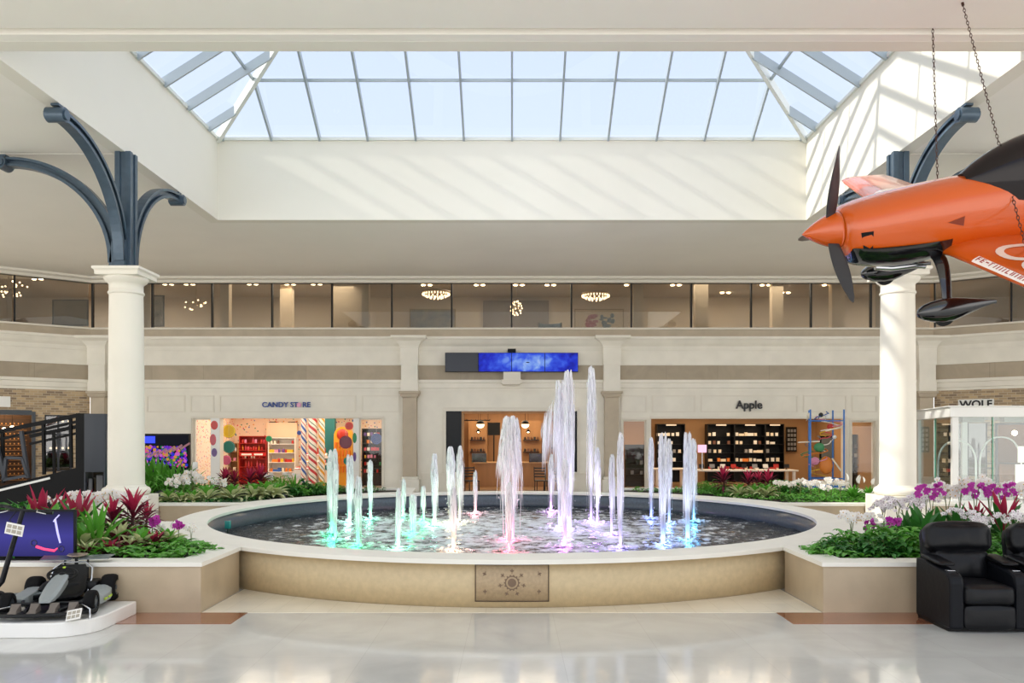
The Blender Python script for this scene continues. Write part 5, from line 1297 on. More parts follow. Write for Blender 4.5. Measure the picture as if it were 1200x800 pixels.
# striped poles
def striped(name, a_, b_, w_):
    m = mat(name, a_, .3, coat=.4); nt = m.node_tree; N = nt.nodes; L = nt.links; b = N['Principled BSDF']
    tc = N.new('ShaderNodeTexCoord'); sp = N.new('ShaderNodeSeparateXYZ'); L.new(tc.outputs['Object'], sp.inputs[0])
    at2 = N.new('ShaderNodeMath'); at2.operation = 'ARCTAN2'; L.new(sp.outputs['Y'], at2.inputs[0]); L.new(sp.outputs['X'], at2.inputs[1])
    m1 = N.new('ShaderNodeMath'); m1.operation = 'MULTIPLY_ADD'; m1.inputs[1].default_value = 1/(2*PI)*2; L.new(at2.outputs[0], m1.inputs[0])
    m2 = N.new('ShaderNodeMath'); m2.operation = 'MULTIPLY'; m2.inputs[1].default_value = 2.4; L.new(sp.outputs['Z'], m2.inputs[0]); L.new(m2.outputs[0], m1.inputs[2])
    fr_ = N.new('ShaderNodeMath'); fr_.operation = 'FRACT'; L.new(m1.outputs[0], fr_.inputs[0])
    cr = N.new('ShaderNodeValToRGB'); cr.color_ramp.interpolation = 'CONSTANT'; e = cr.color_ramp.elements; e[0].color = srgb(a_); e[1].position = .30; e[1].color = srgb('#F4EEE2')
    q = e.new(.55); q.color = srgb(b_); q = e.new(.66); q.color = srgb('#F4EEE2'); L.new(fr_.outputs[0], cr.inputs[0]); L.new(cr.outputs[0], b.inputs['Base Color']); return m
for px, q, a_, b_, nm in ((356,.11,'#2A5AB0','#C83038','blue and white striped pole at the left of the three'),(366.5,.17,'#C83038','#2F6B5A','red and white striped pole in the middle of the three'),(377,.12,'#E0A020','#2F6B5A','yellow and white striped pole at the right of the three')):
    D = 31.4; X = at(px,D); mb = MB(); mb.cyl((X,D,.012),(X,D,3.15),q,n=24); r = single('striped_pole', mb, striped('stripe_%d' % int(px), a_, b_, 1), nm, 'column', 'candy cane striped poles', (X,D,0.012))
# teal panel, orange arch
D = 33.5; mb = MB(); mb.box(at(380,D),at(392,D),D,D+.3,.012,3.15); r = single('teal_pillar', mb, mat('teal_panel','#1F6E6C',.5), 'teal square pillar right of the striped poles', 'column', loc=(at(386,D),D,.012))
D = 33.0; X = at(402,D); r = thing('candy_machine_arch', 'yellow and orange arched candy display behind the maroon disc', 'display', (X,D,.012))
mb = MB(); q = .38; mb.extr([(X-q,D,.012),(X+q,D,.012),(X+q,D,2.05)]+[(X+q*math.cos(t),D,2.05+q*math.sin(t)) for t in [PI*i/14 for i in range(1,14)]]+[(X-q,D,2.05)], (0,.3,0)); build('body', mb, mat('candy_yellow','#E0A028',.4), r)
mb = MB(); mb.ell((X-.02,D-.02,2.1),(.24,.08,.24)); build('red_globe', mb, mat('candy_red','#B8301E',.3), r)
mb = MB()
for i in range(5):
    for j in range(4): mb.cyl((X-.28+i*.14,D-.03,.55+j*.33),(X-.28+i*.14,D-.03,.80+j*.33),.045,n=8)
build('candy_tubes', mb, mat('candy_orange','#D8741C',.35), r, kind=None)
# generic shelf with goods
PAL = {'red':'#C03028','crimson':'#D04858','cream':'#EDE2CC','yellow':'#E4B82E','pink':'#E090B0','blue':'#3A62A8','green':'#3F8A58','orange':'#DE7F2A','brown':'#6E4630','white':'#F0EEE8','purple':'#6E4890','black':'#1E1C1E','grey':'#8C8C8C'}
def pm(c_): return mat('goods_'+c_, PAL[c_], .4)
protos = {}
def goods(kind, c_):
    k_ = (kind, c_)
    if k_ in protos: return protos[k_]
    mb = MB()
    if kind == 'jar':
        mb.lathe([(0,0),(.045,0),(.05,.01),(.05,.11),(.04,.13),(.04,.15),(0,.15)],(0,0,0),12)
    elif kind == 'bottle':
        mb.lathe([(0,0),(.033,0),(.035,.01),(.035,.14),(.014,.19),(.014,.24),(0,.24)],(0,0,0),10)
    elif kind == 'box': mb.box(-.06,.06,-.04,.04,0,.15)
    elif kind == 'wide_box': mb.box(-.12,.12,-.06,.06,0,.12)
    elif kind == 'tray': mb.box(-.14,.14,-.12,.12,0,.03); 
    o = mb.mesh(kind, pm(c_)); protos[k_] = o; return o
placed = {}
def put(kind, c_, p, group, where, s=1.0, rz=0):
    nm = {'jar':'candy_jar','bottle':'bottle','box':'boxed_product','wide_box':'wide_product_box','tray':'tray'}[kind]
    o = bpy.data.objects.new(nm, goods(kind, c_)); COL.objects.link(o); o.location = p; o.scale = (s,)*3; o.rotation_euler = (0,0,rz)
    o['category'] = 'box' if 'box' in kind else kind; o['group'] = group
    placed.setdefault((kind, c_, where), []).append(o); return o
def shelf_unit(name, px0, px1, D, depth, zs, z0, z1, m, lab, fill, where, gp, pitch=.15, back=True, sides=True, kinds=('box',), seed=1, prob=.85, hs=1.0):
    X0, X1 = at(px0,D), at(px1,D); r = thing(name, lab, 'shelving', ((X0+X1)/2,D+depth/2,z0)); rr = random.Random(seed)
    if back: mb = MB(); mb.box(X0,X1,D+depth-.03,D+depth,z0,z1); build('back_panel', mb, m, r)
    if sides:
        for s in (0,1): mb = MB(); x = X0 if s == 0 else X1-.03; mb.box(x,x+.03,D,D+depth-.03,z0,z1); build('side_panel', mb, m, r)
    mb = MB(); mb.box(X0+.03,X1-.03,D+.01,D+depth-.03,z1-.03,z1); build('top_panel', mb, m, r)
    for k, z in enumerate(zs):
        mb = MB(); mb.box(X0+.03,X1-.03,D+.01,D+depth-.03,z-.025,z); build('shelf', mb, m, r)
        x = X0+.12
        while x < X1-.12:
            if rr.random() < prob:
                c_ = rr.choice(fill[k % len(fill)]); put(rr.choice(kinds), c_, (x,D+.12,z), gp, where % ('lowest' if k == 0 else 'topmost' if k == len(zs)-1 else ['','second','third','fourth','fifth','sixth'][k]), hs*rr.uniform(.85,1.1))
            x += pitch*rr.uniform(.95,1.25)
    return r
rack_ = shelf_unit('red_candy_rack', 280, 312, 33.8, .45, (.75,1.10,1.45,1.75), .012, 2.05, mat('red_rack','#B82820',.4), 'red candy rack full of jars in the candy shop', (('red','crimson','pink'),('crimson','cream','red'),('red','orange','crimson')), 'the %s shelf of the red candy rack', 'jars on the red candy rack', .105, kinds=('jar','bottle'), seed=2)
D = 33.7; mb = MB(); mb.box(at(281,D),at(312,D),D-.02,D+.02,1.20,1.36); r = build('banner', mb, mat('banner_red','#C01C18',.4), rack_, 'bright red banner with white stripes')
for a_, b_ in ((283,295),(298,308)): mb = MB(); mb.box(at(a_,D),at(b_,D),D-.03,D-.021,1.24,1.31); build('banner_lettering', mb, m_white, r)
shelf_unit('white_candy_shelves', 314, 346, 33.6, .5, (.55,.95,1.35,1.72), .012, 1.98, m_pw, 'white shelves with mixed sweets right of the red rack', (('blue','cream','orange'),('yellow','orange','red'),('purple','pink','yellow','red'),('cream','brown','red')), 'the %s white candy shelf', 'sweets on the white shelves', .14, kinds=('box','jar','wide_box'), seed=3)
shelf_unit('wooden_candy_shelves', 260, 279, 33.7, .45, (.6,1.0,1.4), .012, 1.75, m_oak, 'wooden shelves with sweets left of the red rack', (('cream','brown'),('orange','cream','pink'),('brown','white')), 'the %s wooden candy shelf', 'sweets on the wooden shelves', .18, kinds=('box','jar'), seed=4)
shelf_unit('dark_candy_cabinet', 227, 237, 31.6, .4, (.6,1.05,1.5), .012, 1.9, m_dkw, 'dark cabinet in the narrow left window of the candy shop', (('pink','cream','red'),('orange','pink','white'),('cream','crimson')), 'the %s dark cabinet shelf', 'sweets in the dark cabinet', .15, kinds=('box','jar'), seed=5)
mb = MB(); D = 31.7; mb.box(at(227,D),at(237.5,D),D,D+.3,1.95,2.5); single('brown_wall_cupboard', mb, mat('brown_cupboard','#8A6248',.5), 'brown cupboard above the dark cabinet in the narrow left window', 'cupboard', loc=(at(232,D),D,1.95))
shelf_unit('window_candy_rack', 424, 449, 32.6, .4, (.55,.85,1.15,1.45,1.75,2.05), .012, 2.35, m_dkw, 'dark rack of bright sweets in the narrow right window', (('red','yellow','white'),('green','white','red'),('pink','yellow','orange'),('white','crimson','blue'),('green','orange','cream'),('red','purple','cream')), 'the %s shelf of the window candy rack', 'sweets in the right window rack', .115, kinds=('jar','box'), seed=6, hs=.9)
shelf_unit('pale_candy_rack', 392, 414, 34.0, .4, (.55,.9,1.25), .012, 1.6, m_pw, 'pale rack of sweets below the yellow arch', (('orange','red','white'),('yellow','red','orange'),('orange','crimson')), 'the %s shelf of the pale rack', 'sweets on the pale rack', .15, kinds=('jar','box'), seed=8)
# tiered pick-and-mix display
D = 31.6; X0, X1 = at(344,D), at(381,D); r = thing('tiered_candy_display', 'white tiered display of candy bins in the middle of the candy shop', 'display', ((X0+X1)/2,D,.012))
mb = MB(); mb.box(X0,X1,D,D+1.2,.012,.62); build('base_cabinet', mb, m_pw, r)
for k in range(3):
    z = .62+.26*k; y = D+.30*k; x0 = X0+.12*k; x1 = X1
    mb = MB(); mb.box(x0,x1,y,D+1.2,z,z+.03); mb.box(x0,x1,y,y+.02,z+.03,z+.10); build('tier', mb, m_pw, r)
    rr = random.Random(k); n = 6-k
    for j in range(n):
        xa = x0+.04+(x1-x0-.08)*j/n; c_ = rr.choice(['crimson','pink','cream','red','yellow']); mb = MB(); mb.hexa([(xa,y+.03,z+.03),(xa+.16,y+.03,z+.03),(xa+.16,y+.26,z+.03),(xa,y+.26,z+.03),(xa,y+.03,z+.12),(xa+.16,y+.03,z+.12),(xa+.16,y+.26,z+.21),(xa,y+.26,z+.21)]); bn = build('bin', mb, pm(c_), r)
        mb = MB(); mb.hexa([(xa-.005,y+.02,z+.125),(xa+.165,y+.02,z+.125),(xa+.165,y+.1,z+.16),(xa-.005,y+.1,z+.16),(xa-.005,y+.02,z+.135),(xa+.165,y+.02,z+.135),(xa+.165,y+.1,z+.17),(xa-.005,y+.1,z+.17)]); build('lid', mb, m_pw, bn)
mb = MB(); mb.box(at(366,D+.9),at(380,D+.9),D+.9,D+1.15,1.17,1.56); single('red_candy_box', mb, pm('red'), 'red box on top of the tiered candy display', 'box', loc=(at(372,D+.9),D+1,1.17))
for px, lb in ((320,'left'),(342.5,'right')):
    D = 34.5; r = thing('menu_board', 'dark menu board with red edge on the confetti wall, the %s one' % lb, 'sign', (at(px,D),D,zt(498,D))); mb = MB(); mb.box(at(px-5,D),at(px+5,D),D,D+.06,zt(502,D),zt(494,D)); build('board', mb, m_dkw, r)
    mb = MB(); mb.box(at(px+3.4,D),at(px+5.2,D),D-.02,D-.001,zt(502.2,D),zt(493.8,D)); build('red_edge', mb, pm('red'), r)
    mb = MB()
    for j in range(3): mb.box(at(px-3.5,D),at(px+1.5-j,D),D-.01,D-.001,zt(497+j*1.6,D),zt(496.2+j*1.6,D))
    build('chalk_lines', mb, m_white, r)
mb = MB(); D = 34.4; mb.box(at(312,D),at(348,D),D,D+.18,1.98,2.62); struct('trim_19', mb, mat('peach_panel','#EFD2B0',.6), 'plain peach panel above the white candy shelves')
# ================= cafe
mb = MB(); D = 30.2; mb.box(at(522.5,29.7),at(541,29.7),29.78,29.86,0,wz(481.5)); struct('door_1', mb, mat('dark_blue_door_glass','#0C1119',.3,spec=.25), 'dark glazed side panel left of the centre entrance')
mb = MB(); mb.box(at(670,29.7),at(677,29.7),29.78,29.86,0,wz(481.5)); struct('door_2', mb, _M['dark_blue_door_glass'], 'dark glazed side panel right of the centre entrance')
mb = MB(); mb.box(at(541,29.8),at(543.5,29.8),29.72,29.95,0,wz(482)); mb.box(at(664,29.8),at(669.5,29.8),29.72,29.95,0,wz(482)); mb.box(at(543.6,29.8),at(663.9,29.8),29.72,29.95,wz(484),wz(482)); struct('trim_20', mb, m_oak, 'oak frame around the centre entrance')
D = 34.2
for k, (a_, b_) in enumerate(((549,571),(611,634))):
    r = thing('oak_wall_cabinet', 'tall oak wall cabinet with open shelves in the cafe, %s of the blackboard' % ('left' if k == 0 else 'right'), 'cabinet', (at((a_+b_)/2,D),D,.012))
    mb = MB(); mb.box(at(a_,D),at(b_,D),D,D+.5,.012,2.7); build('body', mb, m_oak, r)
    for z in (1.35,1.85):
        mb = MB(); mb.box(at(a_+2,D),at(b_-2,D),D-.22,D-.001,z,z+.04); build('shelf', mb, m_dkw, r)
        for j in range(5): put('box' if j % 2 else 'jar', 'brown' if j % 3 else 'black', (at(a_+4.2+j*(b_-a_-8)/4,D),D-.12,z+.041), 'packets on the cafe wall shelves', 'the %s %s cafe shelf' % ('upper' if z > 1.5 else 'lower','left' if k == 0 else 'right'), .8)
r = thing('blackboard', 'black menu board between the oak cabinets in the cafe', 'sign', (at(592,D),D,2.1)); mb = MB(); mb.box(at(571.5,D),at(586,D),D-.05,D,2.08,2.62); mb.box(at(578,D),at(579.5,D),D-.03,D,0.012,2.08); build('board', mb, m_black, r)
D = 32.2; r = thing('cafe_counter', 'long oak cafe counter with dark glass display ends', 'counter', (at(595,D),D,.012))
mb = MB(); mb.box(at(557,D),at(642,D),D,D+.8,.012,.95); build('body', mb, m_oak, r); mb = MB(); mb.box(at(555,D),at(644,D),D-.05,D+.85,.95,.99); build('worktop', mb, mat('pale_oak_top','#C8A070',.4), r)
for a_, b_ in ((553,570),(620,636)): mb = MB(); mb.box(at(a_,D),at(b_,D),D-.02,D+.5,.992,1.35); build('glass_case', mb, mat('dark_display_glass','#2A211B',.15,coat=.5), r)
for a_, lb in ((563,'left'),(615.5,'right')):
    D = 31; Z = zt(497,D); r = thing('globe_pendant_lamp', 'half dark half glowing globe pendant lamp in the cafe, %s one' % lb, 'pendant lamp', (at(a_,D),D,Z))
    mb = MB(); mb.lathe([(0.001,.155),(.08,.14),(.14,.08),(.155,0)],(at(a_,D),D,Z),20); build('metal_cap', mb, m_black, r)
    mb = MB(); mb.lathe([(.152,0),(.135,-.075),(.08,-.13),(.001,-.15)],(at(a_,D),D,Z),20); build('glowing_glass', mb, m_glow2, r)
    mb = MB(); mb.cyl((at(a_,D),D,Z+.15),(at(a_,D),D,3.4),.008,n=6); build('cord', mb, m_black, r)
for a_, lb in ((560.5,'left'),(619,'right')):
    D = 32.6; Z = zt(506,D); r = thing('cone_pendant_lamp', 'small dark cone pendant lamp low over the cafe counter, %s one' % lb, 'pendant lamp', (at(a_,D),D,Z))
    mb = MB(); mb.lathe([(.02,.12),(.03,.10),(.10,0),(.095,0)],(at(a_,D),D,Z),16); build('shade', mb, m_black, r)
    mb = MB(); mb.cyl((at(a_,D),D,Z+.1),(at(a_,D),D,3.4),.006,n=6); build('cord', mb, m_black, r); mb = MB(); mb.ell((at(a_,D),D,Z+.01),.04,8,6); build('bulb', mb, m_glow, r)
for a_, b_, lb in ((542,574,'left'),(640,668,'right')):
    D = 31.5; Z = zt(492.5,D); r = thing('rail_rack', 'dark hanging rail rack under the cafe ceiling, %s one' % lb, 'rack', (at((a_+b_)/2,D),D,Z)); mb = MB()
    for y in (D-.3,D,D+.3): mb.beam((at(a_,D),y,Z),(at(b_,D),y,Z),.03,.03)
    for j in range(7): x = at(a_,D)+(at(b_,D)-at(a_,D))*j/6; mb.beam((x,D-.31,Z+.03),(x,D+.31,Z+.03),.02,.02)
    build('rails', mb, m_dkw, r); mb = MB()
    for x in (at(a_+2,D),at(b_-2,D)): mb.cyl((x,D,Z),(x,D,3.4),.01,n=6)
    build('hangers', mb, m_dkw, r)
def cafe_chair(X, Y, rz, lab):
    r = thing('cafe_chair', lab, 'chair', (0,0,0), 'dark chairs in front of the cafe')
    mb = MB(); mb.rbox(-.21,.21,-.21,.21,.43,.47,.015); build('seat', mb, m_dkw, r)
    for sx in (-1,1):
        for sy in (-1,1): mb = MB(); mb.beam((sx*.19,sy*.19,0),(sx*.18,sy*.18,.43),.03,.03,(0,1,0)); build('leg', mb, m_dkw, r)
    mb = MB()
    for k in range(4): mb.beam((-.2,.21,.60+k*.1),(.2,.21,.60+k*.1),.02,.05)
    for s in (-1,1): mb.beam((s*.2,.19,.45),(s*.2,.23,.95),.03,.03,(0,1,0))
    build('backrest', mb, m_dkw, r); r.location = (X,Y,0.0); r.rotation_euler = (0,0,rz); return r
for k, (px, D, rz, lb) in enumerate(((634,28.6,2.9,'dark slatted chair right of the centre entrance, nearest the doorway'),(646,28.3,-2.6,'dark slatted chair right of the centre entrance, second from the doorway'),(657,28.8,3.3,'dark slatted chair right of the centre entrance, farthest from the doorway'),(553,28.5,.5,'dark slatted chair left of the centre entrance'))): cafe_chair(at(px,D),D,rz,lb)
D = 34.8; r = thing('framed_poster', 'small framed poster on the right wall of the cafe', 'picture', (at(650,D),D,1.6)); mb = MB(); mb.box(at(645,D),at(655,D),D-.05,D,1.5,2.1); build('frame', mb, m_dkw, r); mb = MB(); mb.box(at(646.3,D),at(653.7,D),D-.06,D-.051,1.56,2.04); build('print', mb, pm('grey'), r)
# ================= electronics shop
g_ = (('white','cream','grey','red'),('white','cream','cream','orange'),('cream','white','grey'),('white','cream','brown','white'),('white','cream'))
for k, (a_, b_, D) in enumerate(((829,861,35.2),(861,897,35.2),(897,919,35.2),(770,803,35.2))):
    nm_ = ['black wall shelving with white boxes behind the long table, left bay','black wall shelving with white boxes behind the long table, middle bay','black wall shelving with white boxes behind the long table, narrow right bay','black wall shelving seen between the blue jets'][k]
    shelf_unit('black_wall_shelving', a_, b_, D, .5, (.55,.93,1.31,1.69,2.05), .012, 2.58, m_black, nm_, g_, 'the %s black shelf, '+['left bay','middle bay','right bay','bay behind the blue jets'][k], 'boxed goods on the black shelving', .19, kinds=('box','box','wide_box'), seed=10+k, prob=.8)
    mb = MB(); mb.box(at((a_+b_)/2-6,D),at((a_+b_)/2+6,D),D-.03,D-.001,2.5,2.56); o = single('shelf_header', mb, m_pw, 'small pale header strip on top of the black shelving, '+['left bay','middle bay','right bay','bay behind the blue jets'][k], 'sign', 'header strips of the black shelving', (at((a_+b_)/2,D),D,2.5))
shelf_unit('window_accessory_rack', 1000, 1025, 31.6, .35, (.5,.85,1.2,1.55), .012, 2.1, m_black, 'dark accessory rack in the narrow right window', (('white','grey'),('grey','cream'),('white','white','grey'),('grey','white')), 'the %s shelf of the accessory rack', 'goods in the narrow right window', .15, kinds=('box',), seed=21)
shelf_unit('window_dark_rack', 733, 756, 32.2, .35, (.5,.9,1.3), .012, 1.7, m_dkw, 'low dark rack in the narrow left window of the electronics shop', (('black','grey','blue'),('black','blue','grey'),('grey','black')), 'the %s shelf of the low dark rack', 'goods in the low dark rack', .16, kinds=('box',), seed=22)
def table(px0, px1, D, z, lab):
    X0, X1 = at(px0,D), at(px1,D); r = thing('display_table', lab, 'table', ((X0+X1)/2,D,.012)); mb = MB(); mb.rbox(X0,X1,D,D+1.0,z-.06,z,.01); build('tabletop', mb, m_pw, r)
    for x in (X0+.15,X1-.15):
        for y in (D+.1,D+.9): mb = MB(); mb.box(x-.05,x+.05,y-.05,y+.05,.012,z-.06); build('leg', mb, m_pw, r)
    return r
table(812,936,31.2,.72,'long white display table inside the electronics shop'); table(766,808,32.6,.72,'shorter white display table behind the blue jets')
rr = random.Random(5)
for k in range(9):
    px = 822+k*12.5; D = 31.7; mb = MB(); X = at(px,D); mb.obox((X,D,.86),(.10,.008,.075),Matrix.Rotation(-.3,3,'X')); mb.box(X-.03,X+.03,D-.02,D+.10,.72,.735); mb.beam((X,D+.06,.73),(X,D+.02,.84),.02,.02); single('display_tablet', mb, pm(['black','grey','white','red'][k % 4]), 'small tablet on a stand on the long white table, %s' % ordinal(k, 9), 'tablet', 'tablets on the long white table', (X,D,.72))
D = 35.9
r = thing('wall_display', 'black framed wall display between the shelving and the blue sculpture', 'screen', (at(928,D),D,1.5)); mb = MB(); mb.box(at(921,D),at(933,D),D-.08,D,1.35,2.45); build('frame', mb, m_black, r)
for i in range(3):
    for j in range(5): mb = MB(); mb.box(at(922.3+i*3.6,D),at(924.8+i*3.6,D),D-.1,D-.081,1.42+j*.2,1.55+j*.2); build('hung_packet', mb, pm('grey'), r)
D = 34.0; r = thing('framed_display', 'tall black framed display with pale picture behind the blue sculpture', 'screen', (at(969,D),D,1.2)); mb = MB(); mb.box(at(960,D),at(981,D),D-.06,D,.95,2.05); build('frame', mb, m_black, r); mb = MB(); mb.box(at(962,D),at(979,D),D-.07,D-.061,1.02,1.98); build('picture', mb, mat('slate_picture','#6A7880',.5), r)
D = 29.0; mb = MB(); X = at(826,D); 
r = thing('pink_wall_sign', 'small pink glowing sign in the electronics shop window', 'sign', (at(823,31),31,1.6)); mb = MB(); mb.box(at(818,31),at(828,31),31,31.04,zt(530,31),zt(521,31)); build('panel', mb, mat('pink_panel','#F0B8D0',.4,emit=.6,ecol='#F4B8D4'), r); mb = MB(); mb.box(at(822.5,31),at(823.5,31),31.01,31.03,.72,zt(530,31)); build('stand', mb, m_chrome, r)
# ---- label all goods
for (kind, c_, where), L_ in placed.items():
    L_.sort(key=lambda o: o.location.x/o.location.y)
    noun = {'jar':'jar','bottle':'bottle','box':'packet','wide_box':'wide box','tray':'tray'}[kind]
    for i, o in enumerate(L_):
        o['label'] = ('%s %s on %s' % (c_, noun, where)) + ('' if len(L_) == 1 else ', %s' % (ordinal(i, len(L_))))
# ================= left screen, black exhibit, kiosk, kinetic sculpture
D = 25.5; X0, X1, Z0, Z1 = at(160,D), at(222,D), .5, zt(508,D)
r = thing('advertising_screen', 'large dark screen showing colourful sweets behind the left rear planter', 'screen', ((X0+X1)/2,D,0))
mb = MB(); mb.box(X0,X1,D,D+.12,0.25,Z1); build('casing', mb, m_black, r); mb = MB(); mb.box(X0+.3,X1-.3,D-.1,D+.3,0,.25); build('foot', mb, m_black, r)
mb = MB(); mb.box(X0+.04,X1-.04,D-.012,D-.001,.3,Z1-.05); sc_ = build('screen', mb, mat('screen_night','#0B0C16',.5,spec=.1,emit=.12,ecol='#1A1E30'), r)
mb = MB(); mb.box(at(168,D),at(182,D),D-.02,D-.013,zt(519,D),zt(511,D)); build('blue_headline', mb, mat('screen_blue','#1830E0',.4,emit=1.0,ecol='#1830E8'), sc_)
rr = random.Random(9); SCOL = ['#A030C0','#5A20C0','#D84888','#2038C8','#6A28C8','#207848','#C860C0','#C89038']
for ci, c_ in enumerate(SCOL):
    mb = MB()
    for k in range(30):
        px = rr.uniform(168,219); py = rr.uniform(523+max(0,(px-205))*.2,546); s_ = rr.uniform(.025,.06); mb.cyl((at(px,D),D-.013-.002*ci,zt(py,D)),(at(px,D),D-.020-.002*ci,zt(py,D)),s_,n=8)
    build('pictured_sweets', mb, mat('screen_c%d' % ci, '#08080C', .5, emit=.55, ecol=c_, spec=.1), sc_, kind='stuff')
mb = MB()
for k in range(6): mb.beam((at(167+k*9,D),D-.035,zt(537-k*2.2,D)),(at(178+k*9,D),D-.035,zt(530-k*2.2,D)),.01,.06,(0,0,1))
build('pictured_ribbons', mb, mat('screen_c9','#08080C',.5,emit=.35,ecol='#C08890',spec=.1), sc_)
# black sloping exhibit
m_exh = mat('exhibit_black', '#08090B', .5, spec=.2); m_exg = mat('exhibit_graphite', '#464A52', .5, spec=.3)
D = 18.2; Y0, Y1 = D, D+2.2; zz = lambda py: zt(py,D); xx = lambda px: at(px,D)
r = thing('black_exhibit_ramp', 'large black sloping exhibit frame with a graphite end panel beside the left column', 'exhibit', (xx(60),D,0))
mb = MB(); mb.rbox(xx(98.5),xx(123),Y0,Y0+.35,zz(553),zz(484.5),.01); mb.box(xx(98.5),xx(100),Y0,Y0+.35,.02,zz(553)); mb.box(xx(121.5),xx(123),Y0,Y0+.35,.02,zz(553)); build('end_panel', mb, m_exg, r, 'graphite end panel')
mb = MB(); mb.box(xx(88),xx(98.4),Y0+.02,Y1,.02,zz(484)); build('end_column', mb, m_exh, r)
mb = MB(); mb.extr([(xx(-30),Y0+.04,.02),(xx(88),Y0+.04,.02),(xx(88),Y0+.04,zz(548)),(xx(-30),Y0+.04,zz(577))],(0,1.9,0)); build('sloping_body', mb, m_exh, r)
for yy in (Y0+.06,Y1-.1):
    mb = MB(); mb.beam((xx(92),yy,zz(486)),(xx(-30),yy,zz(511)),.06,.09); mb.beam((xx(92),yy,zz(493)),(xx(-30),yy,zz(521)),.05,.06); build('top_rail', mb, m_exh, r)
    for px, pa, pb_ in ((50,497,556),(2,506,566),(82,490,548)):
        mb = MB(); mb.beam((xx(px),yy,zz(pb_)),(xx(px-1),yy,zz(pa)),.06,.06,(0,1,0)); build('upright', mb, m_exh, r)
mb = MB(); mb.beam((xx(-20),Y0+.02,zz(579)),(xx(58),Y0+.02,zz(560)),.01,.05); build('white_stripe', mb, m_white, r, 'thin white stripe')
mb = MB(); mb.box(xx(124),xx(128.5),Y0+.1,Y0+.5,.02,zz(545)); build('green_side_box', mb, mat('emerald_green','#1F9C62',.4), r, 'green box')
mb = MB(); mb.rbox(xx(101),xx(107),Y0+.05,Y0+.2,.3,zz(560),.02); mb.rbox(xx(110),xx(119),Y0+.08,Y0+.3,.3,zz(556),.02); build('inner_fittings', mb, mat('dark_fitting','#0c0d10',.3,coat=.4), r)
mb = MB()
P4 = [(5,562),(33,557),(27,537),(8,536)]
for a_, b_ in zip(P4, P4[1:]+P4[:1]): mb.beam((xx(a_[0]),Y0-.02,zz(a_[1])),(xx(b_[0]),Y0-.02,zz(b_[1])),.06,.07,(0,1,0))
mb.beam((xx(6),Y0,zz(560)),(xx(-8),Y0,zz(505)),.08,.08,(0,1,0)); mb.beam((xx(33),Y0,zz(560)),(xx(25),Y0,zz(505)),.07,.07,(0,1,0)); build('seat_cage', mb, m_exg, r)
# wine rack and lights in left side shop
u = T(2.6); r = thing('bottle_wall_rack', 'dark wall rack of bottles inside the left brick shop', 'rack', FL.P(u,-3.0,0))
mb = MB(); FL.box(mb, u-1.2, u+1.0, -3.15, -2.9, .02, 2.7); build('back_panel', mb, mat('rack_brown','#3A2416',.5), r)
mb = MB()
for k in range(12): FL.box(mb, u-1.1, u+.9, -2.9, -2.86, .35+k*.19, .37+k*.19)
build('rails', mb, m_oak, r)
bm_ = MB(); rr = random.Random(4)
for k in range(12):
    for j in range(14):
        p = Vector(FL.P(u-1.0+j*.135,-2.82,.42+k*.19)); bm_.ell(p,(.03,.03,.03),6,4)
build('bottle_ends', bm_, mat('bottle_amber','#C89050',.3), r, kind='stuff')
u = T(2.55); mb = MB(); FL.box(mb, T(3.6), T(3.52), -.1, .06, 0, 2.9); FL.box(mb, T(1.91), T(1.80), -.1, .06, 0, 2.9); FL.box(mb, T(3.52), T(1.91), -.1, .06, 2.78, 2.95); struct('door_3', mb, mat('slate_frame','#4A5058',.45), 'slate frame of the open doorway in the left brick wall')
for k, (uc, z) in enumerate(((T(2.3),2.35),(T(2.55),2.28),(T(2.9),2.33))):
    r = thing('shop_pendant_lamp', 'small warm pendant lamp in the left side shop, %s' % ordinal(2-k,3), 'pendant lamp', FL.P(uc,-1.8,z)); mb = MB(); mb.ell(FL.P(uc,-1.8,z),.07,10,8); build('glowing_bulb', mb, m_glow, r); mb = MB(); mb.cyl(FL.P(uc,-1.8,z+.06),FL.P(uc,-1.8,3.3),.006,n=5); build('cord', mb, m_black, r)
mb = MB(); FL.box(mb, T(1.505), T(.625), -.14, -.13, .76, 2.79); o = struct('window_23', mb, glass('dark_shop_glass',(.55,.55,.55),.12), 'dark paned window in the left brick wall')
mb = MB()
for uu in (T(1.51)+.03, T(1.06), T(.62)-.03): FL.box(mb, uu-.03, uu+.03, -.16, -.1, .75, 2.8)
for z in (.78,1.45,2.1,2.77): FL.box(mb, T(1.48), T(.65), -.15, -.11, z-.02, z+.02)
build('window_frame', mb, m_exg, o)
u = T(1.06); r = thing('bottle_shelf', 'dim shelf with warm lights behind the paned window of the left brick shop', 'shelving', FL.P(u,-1.2,0)); mb = MB()
for z in (1.0,1.5,2.0,2.5): FL.box(mb, u-.6, u+.6, -1.4, -1.0, z, z+.03)
FL.box(mb, u-.6, u+.6, -1.42, -1.4, 0, 2.7); build('shelves', mb, m_dkw, r); mb = MB()
for z in (1.53,2.53): 
    for j in range(6): mb.ell(FL.P(u-.5+j*.2,-1.1,z+.06),.04,7,5)
build('glowing_jars', mb, m_glow2, r)
